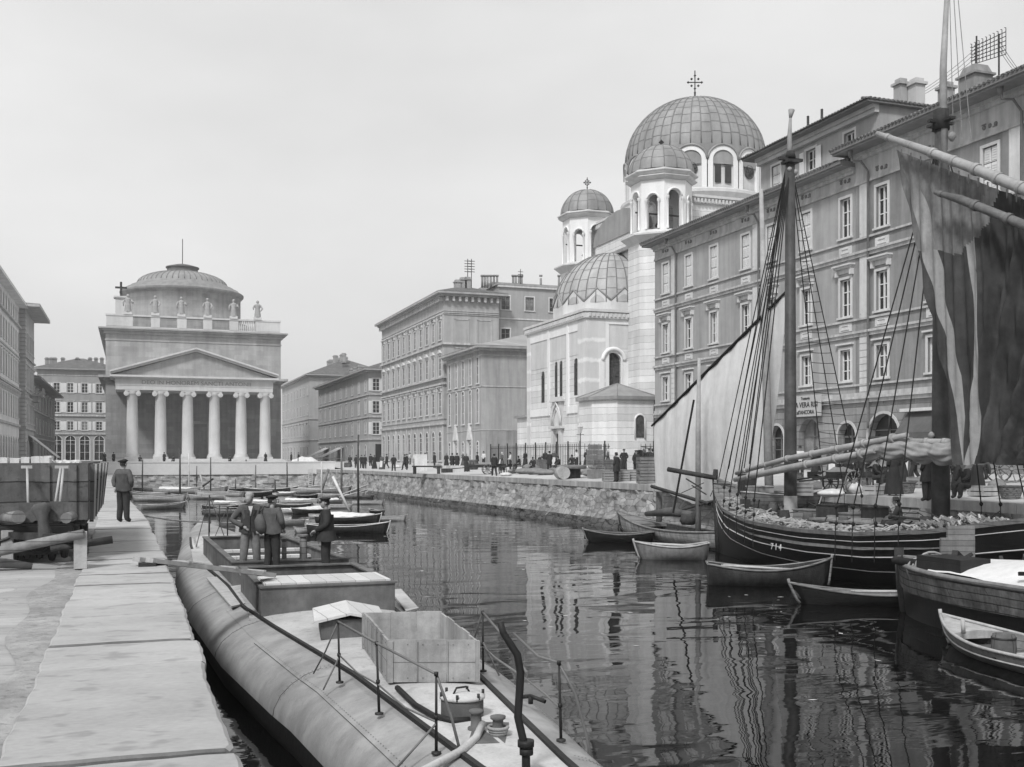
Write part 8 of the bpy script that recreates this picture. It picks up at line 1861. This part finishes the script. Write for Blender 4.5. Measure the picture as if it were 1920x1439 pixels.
for k in range(3): x, y, z = onStreet(1146 + 17 * k, 903 - 1.0 * k); box_crate(x, y, z, 1.0, 1.2, .62, -TH, ('first', 'second', 'third')[k] + ' slatted crate from the left on the quay edge before the walking man', 'slatted crates at the quay edge', M_CRT)
for k in range(4): x, y, z = onStreet(1216, 906); box_crate(x, y, z + .36 * k, 1.25 - .08 * (k % 2), 1.0, .34, -TH + .1 * (k % 2), ('bottom', 'second', 'third', 'top')[k] + ' box of the stack just left of the white sail', 'box stack at the white sail', M_WOOD)
x, y, z = onStreet(1122, 897); box_crate(x, y, z, 1.2, .9, .55, .1, 'dark edged box half hidden behind the straw bundles', None, M_SACK, False)
x, y, z = onStreet(1014, 880); box_crate(x, y, z, 1.3, 1.0, .9, .1, 'tall wicker box standing by the stooping woman', None, M_BASK, False)
x, y, z = onStreet(850, 886); box_crate(x, y, z, 1.7, 1.1, .62, .1, 'pale crate on the quay left of the stout woman', None, M_PAINT, False); x, y, z = onStreet(838, 887); box_crate(x, y, z, .9, .7, .4, 0, 'small dark box left of the pale crate', None, M_WOODD, False)
x, y, z = onStreet(652, 879); barrel('pale tub at the quay corner', x, y, z, .5, .8)
for k, px in enumerate((884, 890)): x, y, z = onStreet(px, 881); barrel(('first', 'second')[k] + ' pale churn beside the stout woman', x, y, z, .32, 1.0)
def cart(px, py, L_, rz, lab, wheels=True, load=False, name='handcart', wr=.42):
    x, y, z = onStreet(px, py); t = thing(name, lab, 'cart', (x, y, z), rz); b = MB(); H = wr * 1.35; b.box(-L_ / 2, L_ / 2, -.5, .5, H, H + .07); [b.box(-L_ / 2, L_ / 2, s_ * .48 - .03, s_ * .48 + .03, H + .07, H + .25) for s_ in (-1, 1)]; b.build('bed', M_WOODD, t, local=True)
    b = MB(); [b.tube([(-L_ / 2, s_ * .4, H), (-L_ / 2 - 1.3, s_ * .32, H - .1)], .035, 6) for s_ in (-1, 1)]; b.build('shaft', M_WOODD, t, local=True)
    for s_ in (-1, 1):
        b = MB(); c = (0.1, s_ * .58, wr); b.tube([(c[0] + wr * cos(a), c[1], c[2] + wr * sin(a)) for a in [2 * pi * k / 20 for k in range(21)]], .035, 6, caps=False); [b.tube([c, (c[0] + wr * cos(k * pi / 5), c[1], c[2] + wr * sin(k * pi / 5))], .02, 5) for k in range(10)]; b.tube([(c[0], c[1] - .06, c[2]), (c[0], c[1] + .06, c[2])], .08, 8); b.build('wheel', M_WOOD, t, local=True)
    b = MB(); b.tube([(L_ / 2 - .2, .4, H), (L_ / 2 - .1, .4, 0)], .035, 6); b.tube([(L_ / 2 - .2, -.4, H), (L_ / 2 - .1, -.4, 0)], .035, 6); b.build('prop_leg', M_WOODD, t, local=True)
    if load: b = MB(); rows = [[(-L_ / 2 * .8 + L_ * .8 * i / 8, -.45 + .9 * k / 5, H + .1 + .35 * sin(pi * i / 8) * sin(pi * k / 5) + .05 * sin(i * 3 + k * 2)) for k in range(6)] for i in range(9)]; b.grid(rows, 0, True); b.build('load', M_SACK, t, local=True)
    return t
cart(912, 890, 3.2, -TH + .1, 'dark handcart with a pale load behind the tall dark man', load=True); cart(950, 889, 2.4, .9, 'tilted barrow with raised shafts right of the loaded cart', load=False); cart(1880, 905, 2.6, -TH, 'two wheeled market cart at the right edge under the sail', wr=.6); cart(1650, 912, 2.4, .8, 'handcart in the market below the furled sail', wr=.55, load=True); cart(1575, 925, 2.6, .2, 'long shafted cart by the quay edge behind the ship', wr=.45, load=True)
x, y, z = onStreet(800, 889); bn = thing('bench_table', 'long low dark bench table alone on the quay', 'table', (x, y, z), -TH); b = MB(); b.box(-1.25, 1.25, -.4, .4, .6, .72); b.build('top', M_WOODD, bn, local=True)
for sx in (-1, 1): b = MB(); b.box(sx * 1.05 - .12, sx * 1.05 + .12, -.35, .35, 0, .6); b.build('leg', M_WOODD, bn, local=True)
x, y, z = onStreet(789, 883); box_crate(x, y, z + .0, 1.3, .1, 1.7, -TH, 'pale upright board behind the bench table', None, M_PAINT, False, 'sign_board')
rr = random.Random(77)
lab_adj = ['low', 'tall', 'wide', 'narrow', 'pale', 'dark', 'full', 'empty']
k = 0
for px, py in [(1490, 905), (1512, 915), (1535, 922), (1548, 905), (1566, 915), (1600, 925), (1618, 918), (1640, 928), (1668, 920), (1700, 925), (1722, 915), (1760, 928), (1780, 918), (1850, 930), (1870, 920), (1895, 935), (1500, 930), (1560, 932), (1585, 898), (1670, 902), (1735, 908), (1805, 905)]:
    x, y, z = onStreet(px, py); near = ['beside the main mast', 'below the furled sail', 'between the two masts', 'by the black coated figure', 'under the dark sail'][min(4, max(0, int((px - 1480) / 85)))]
    if k % 3 == 0: basket(x, y, z, rr.uniform(.3, .45), rr.uniform(.35, .6), f'{lab_adj[k % 8]} round basket in the market {near}, number {k // 3 + 1} from the left', 'market baskets'); bpy.data.objects
    elif k % 3 == 1: box_crate(x, y, z, rr.uniform(.6, 1.1), rr.uniform(.5, .8), rr.uniform(.3, .6), rr.uniform(-.5, .5), f'{lab_adj[(k + 2) % 8]} slatted market crate {near}, item {k // 3 + 1} of its row', 'market crates', [M_CRT, M_WOODL][k % 2])
    else: bundle(x, y, z, rr.uniform(.35, .55), rr.uniform(.3, .5), f'{lab_adj[(k + 4) % 8]} rounded market sack {near}, item {k // 3 + 1} of its row', 'market sacks', [M_SACK, M_PAINT][k % 2])
    k += 1
# little figures and carts on the square before the temple
for i, (px, kd, lab) in enumerate(((262, 'sit', 'dark figure at the foot of the leftmost column'), (308, 'coat', 'dark figure between first and second column'), (327, 'sit', 'low dark figure between second and third column'), (432, 'sit', 'dark figure between fourth and fifth column'), (498, 'woman', 'dark figure at the foot of the rightmost column'), (546, 'coat', 'dark figure right of the temple church'), (213, 'coat', 'figure left of the temple church, nearest the wall'), (196, 'woman', 'figure at the far left of the square behind the wagon'), (560, 'hands', 'figure near the white heap right of the temple'))):
    x, y, _ = onY(px, 170.0); new = kd not in pp; o = copy_tree(pp[kd]); put(o, x, y, 2.93, VIEW + i, 1.0); tag(o, lab, 'person', 'people before the temple church')
wh = thing('covered_goods', 'white covered heap on the square right of the temple', 'goods', (onY(572, 150)[0], 150, 2.9)); b = MB(); x = onY(572, 150)[0]; b.grid([[(x - 2.2 + 4.4 * i / 10, 149 + k * .5, 2.9 + 1.1 * sin(pi * i / 10) ** .5 * sin(pi * k / 4) + .1 * sin(i * 2)) for k in range(5)] for i in range(11)], 0, True); b.build('cover', M_CANVAS, wh)
# statues on the temple parapet
for i, (px, lab) in enumerate(((240, 'leftmost statue on the temple parapet, before the cross'), (291, 'second statue from the left on the temple parapet'), (340, 'third statue from the left, below the lightning rod'), (389, 'fourth statue from the left on the temple parapet'), (438, 'fifth statue, at the right rim of the drum'), (483, 'rightmost statue, alone against the sky on the temple parapet'))):
    x, y, d = onY(px, YB + .25); t = thing('statue', lab, 'statue', (x, y, 29.5), group='statues on the temple parapet')
    b = MB(); b.box(x - .7, x + .7, y - .5, y + .5, 29.5, 30.0); b.build('plinth', M_TEM_L, t)
    b = MB(); b.lathe([(.62, 0), (.58, .5), (.45, 1.3), (.42, 1.6), (.55, 2.1), (.5, 2.35), (.18, 2.5), (.16, 2.6), (.26, 2.75), (.27, 2.95), (.15, 3.12), (0, 3.16)], (x, y, 30), 12); a = (-1) ** i; b.tube([(x + .5, y, 32.2), (x + .85, y - .2, 31.6), (x + .5, y - .5, 31.5 + .4 * a)], [.2, .16, .1], 7); b.tube([(x - .5, y, 32.2), (x - .8, y - .1, 31.7), (x - .75, y - .3, 31.2 - .2 * a)], [.2, .16, .1], 7); b.build('figure', M_TEM if i < 5 else M_STUCCO, t)

# scraps floating on the water
b = MB(); rr = random.Random(91)
for k in range(70):
    x, y = rr.uniform(5, 18), rr.uniform(14, 70); a = rr.uniform(0, pi); l_ = rr.uniform(.02, .07) * (1 + y / 40); w_ = l_ * rr.uniform(.3, .7)
    b.face([(x + l_ * cos(a + q) * (1 if q in (0, pi) else w_ / l_), y + l_ * sin(a + q) * (1 if q in (0, pi) else w_ / l_), .006) for q in (0, pi / 2, pi, 1.5 * pi)])
tag(b.build('floating_scraps', M_PAINT), 'pale scraps scattered on the calm water', 'debris', kind='stuff')
# more goods and sellers along the right quay
for k, (px, py, r, h) in enumerate(((1000, 882, .5, .6), (1035, 889, .6, .4), (948, 893, .5, .3), (1130, 892, .5, .45), (1180, 895, .45, .4), (1103, 883, .6, .5), (990, 880, .5, .5), (1060, 882, .6, .5), (745, 878, .5, .4), (822, 879, .5, .5))):
    x, y, z = onStreet(px, py); bundle(x, y, z, r, h, ('small', 'lumpy', 'little pale', 'squat', 'thin', 'tall', 'dark', 'brown', 'lone', 'rounded')[k] + ' heap ' + ('behind the first bundles', 'before the church door figures', 'under the tilted barrow', 'left of the slatted crates', 'near the pale hatted man', 'behind the basket stack', 'by the stooping woman', 'right of the church door', 'near the palazzo base', 'left of the wide pair of men')[k], 'heaps on the right quay', (M_SACK, M_BASK, M_PAINT)[k % 3], 'sack')
for kind, px, py, lab, rz in (('woman', 985, 879, 'dark woman among the bundles left of the church', 1.0), ('sit', 1048, 884, 'crouching seller right of the tall man at the church door', 2.2), ('woman', 1100, 880, 'dark woman between lamp and basket stack', .4), ('hands', 1170, 886, 'man behind the slatted crates facing the canal', 3.0), ('coat', 815, 878, 'dark man between bench and wide pair', 1.9), ('walk', 725, 879, 'man striding behind the white aproned woman', 1.3), ('white', 868, 877, 'pale aproned woman near the gothic doorway', 2.0), ('coat', 1224, 890, 'dark man partly hidden by the white sail edge', .1), ('sit', 1000, 886, 'seller sitting low among the sacks', 2.8), ('coat', 695, 876, 'man behind the corner cluster', .5)): walker(kind, px, py, lab, rz, 1.0)
# ================================================================ thin harbour haze
hz = MB(); hz.box(-460, 460, -330, 1250, -4, 56)
ho = hz.build('haze', [])
hm = bpy.data.materials.new('haze_air'); hm.use_nodes = True; hn = hm.node_tree; hn.nodes.clear()
pv = hn.nodes.new("ShaderNodeVolumePrincipled"); pv.inputs['Color'].default_value = (1, 1, 1, 1); pv.inputs['Density'].default_value = .0004; pv.inputs['Anisotropy'].default_value = .2
mo_ = hn.nodes.new("ShaderNodeOutputMaterial"); hn.links.new(pv.outputs[0], mo_.inputs['Volume']); ho.data.materials.append(hm)
tag(ho, 'thin pale haze lying over the harbour basin', 'haze', kind='stuff')
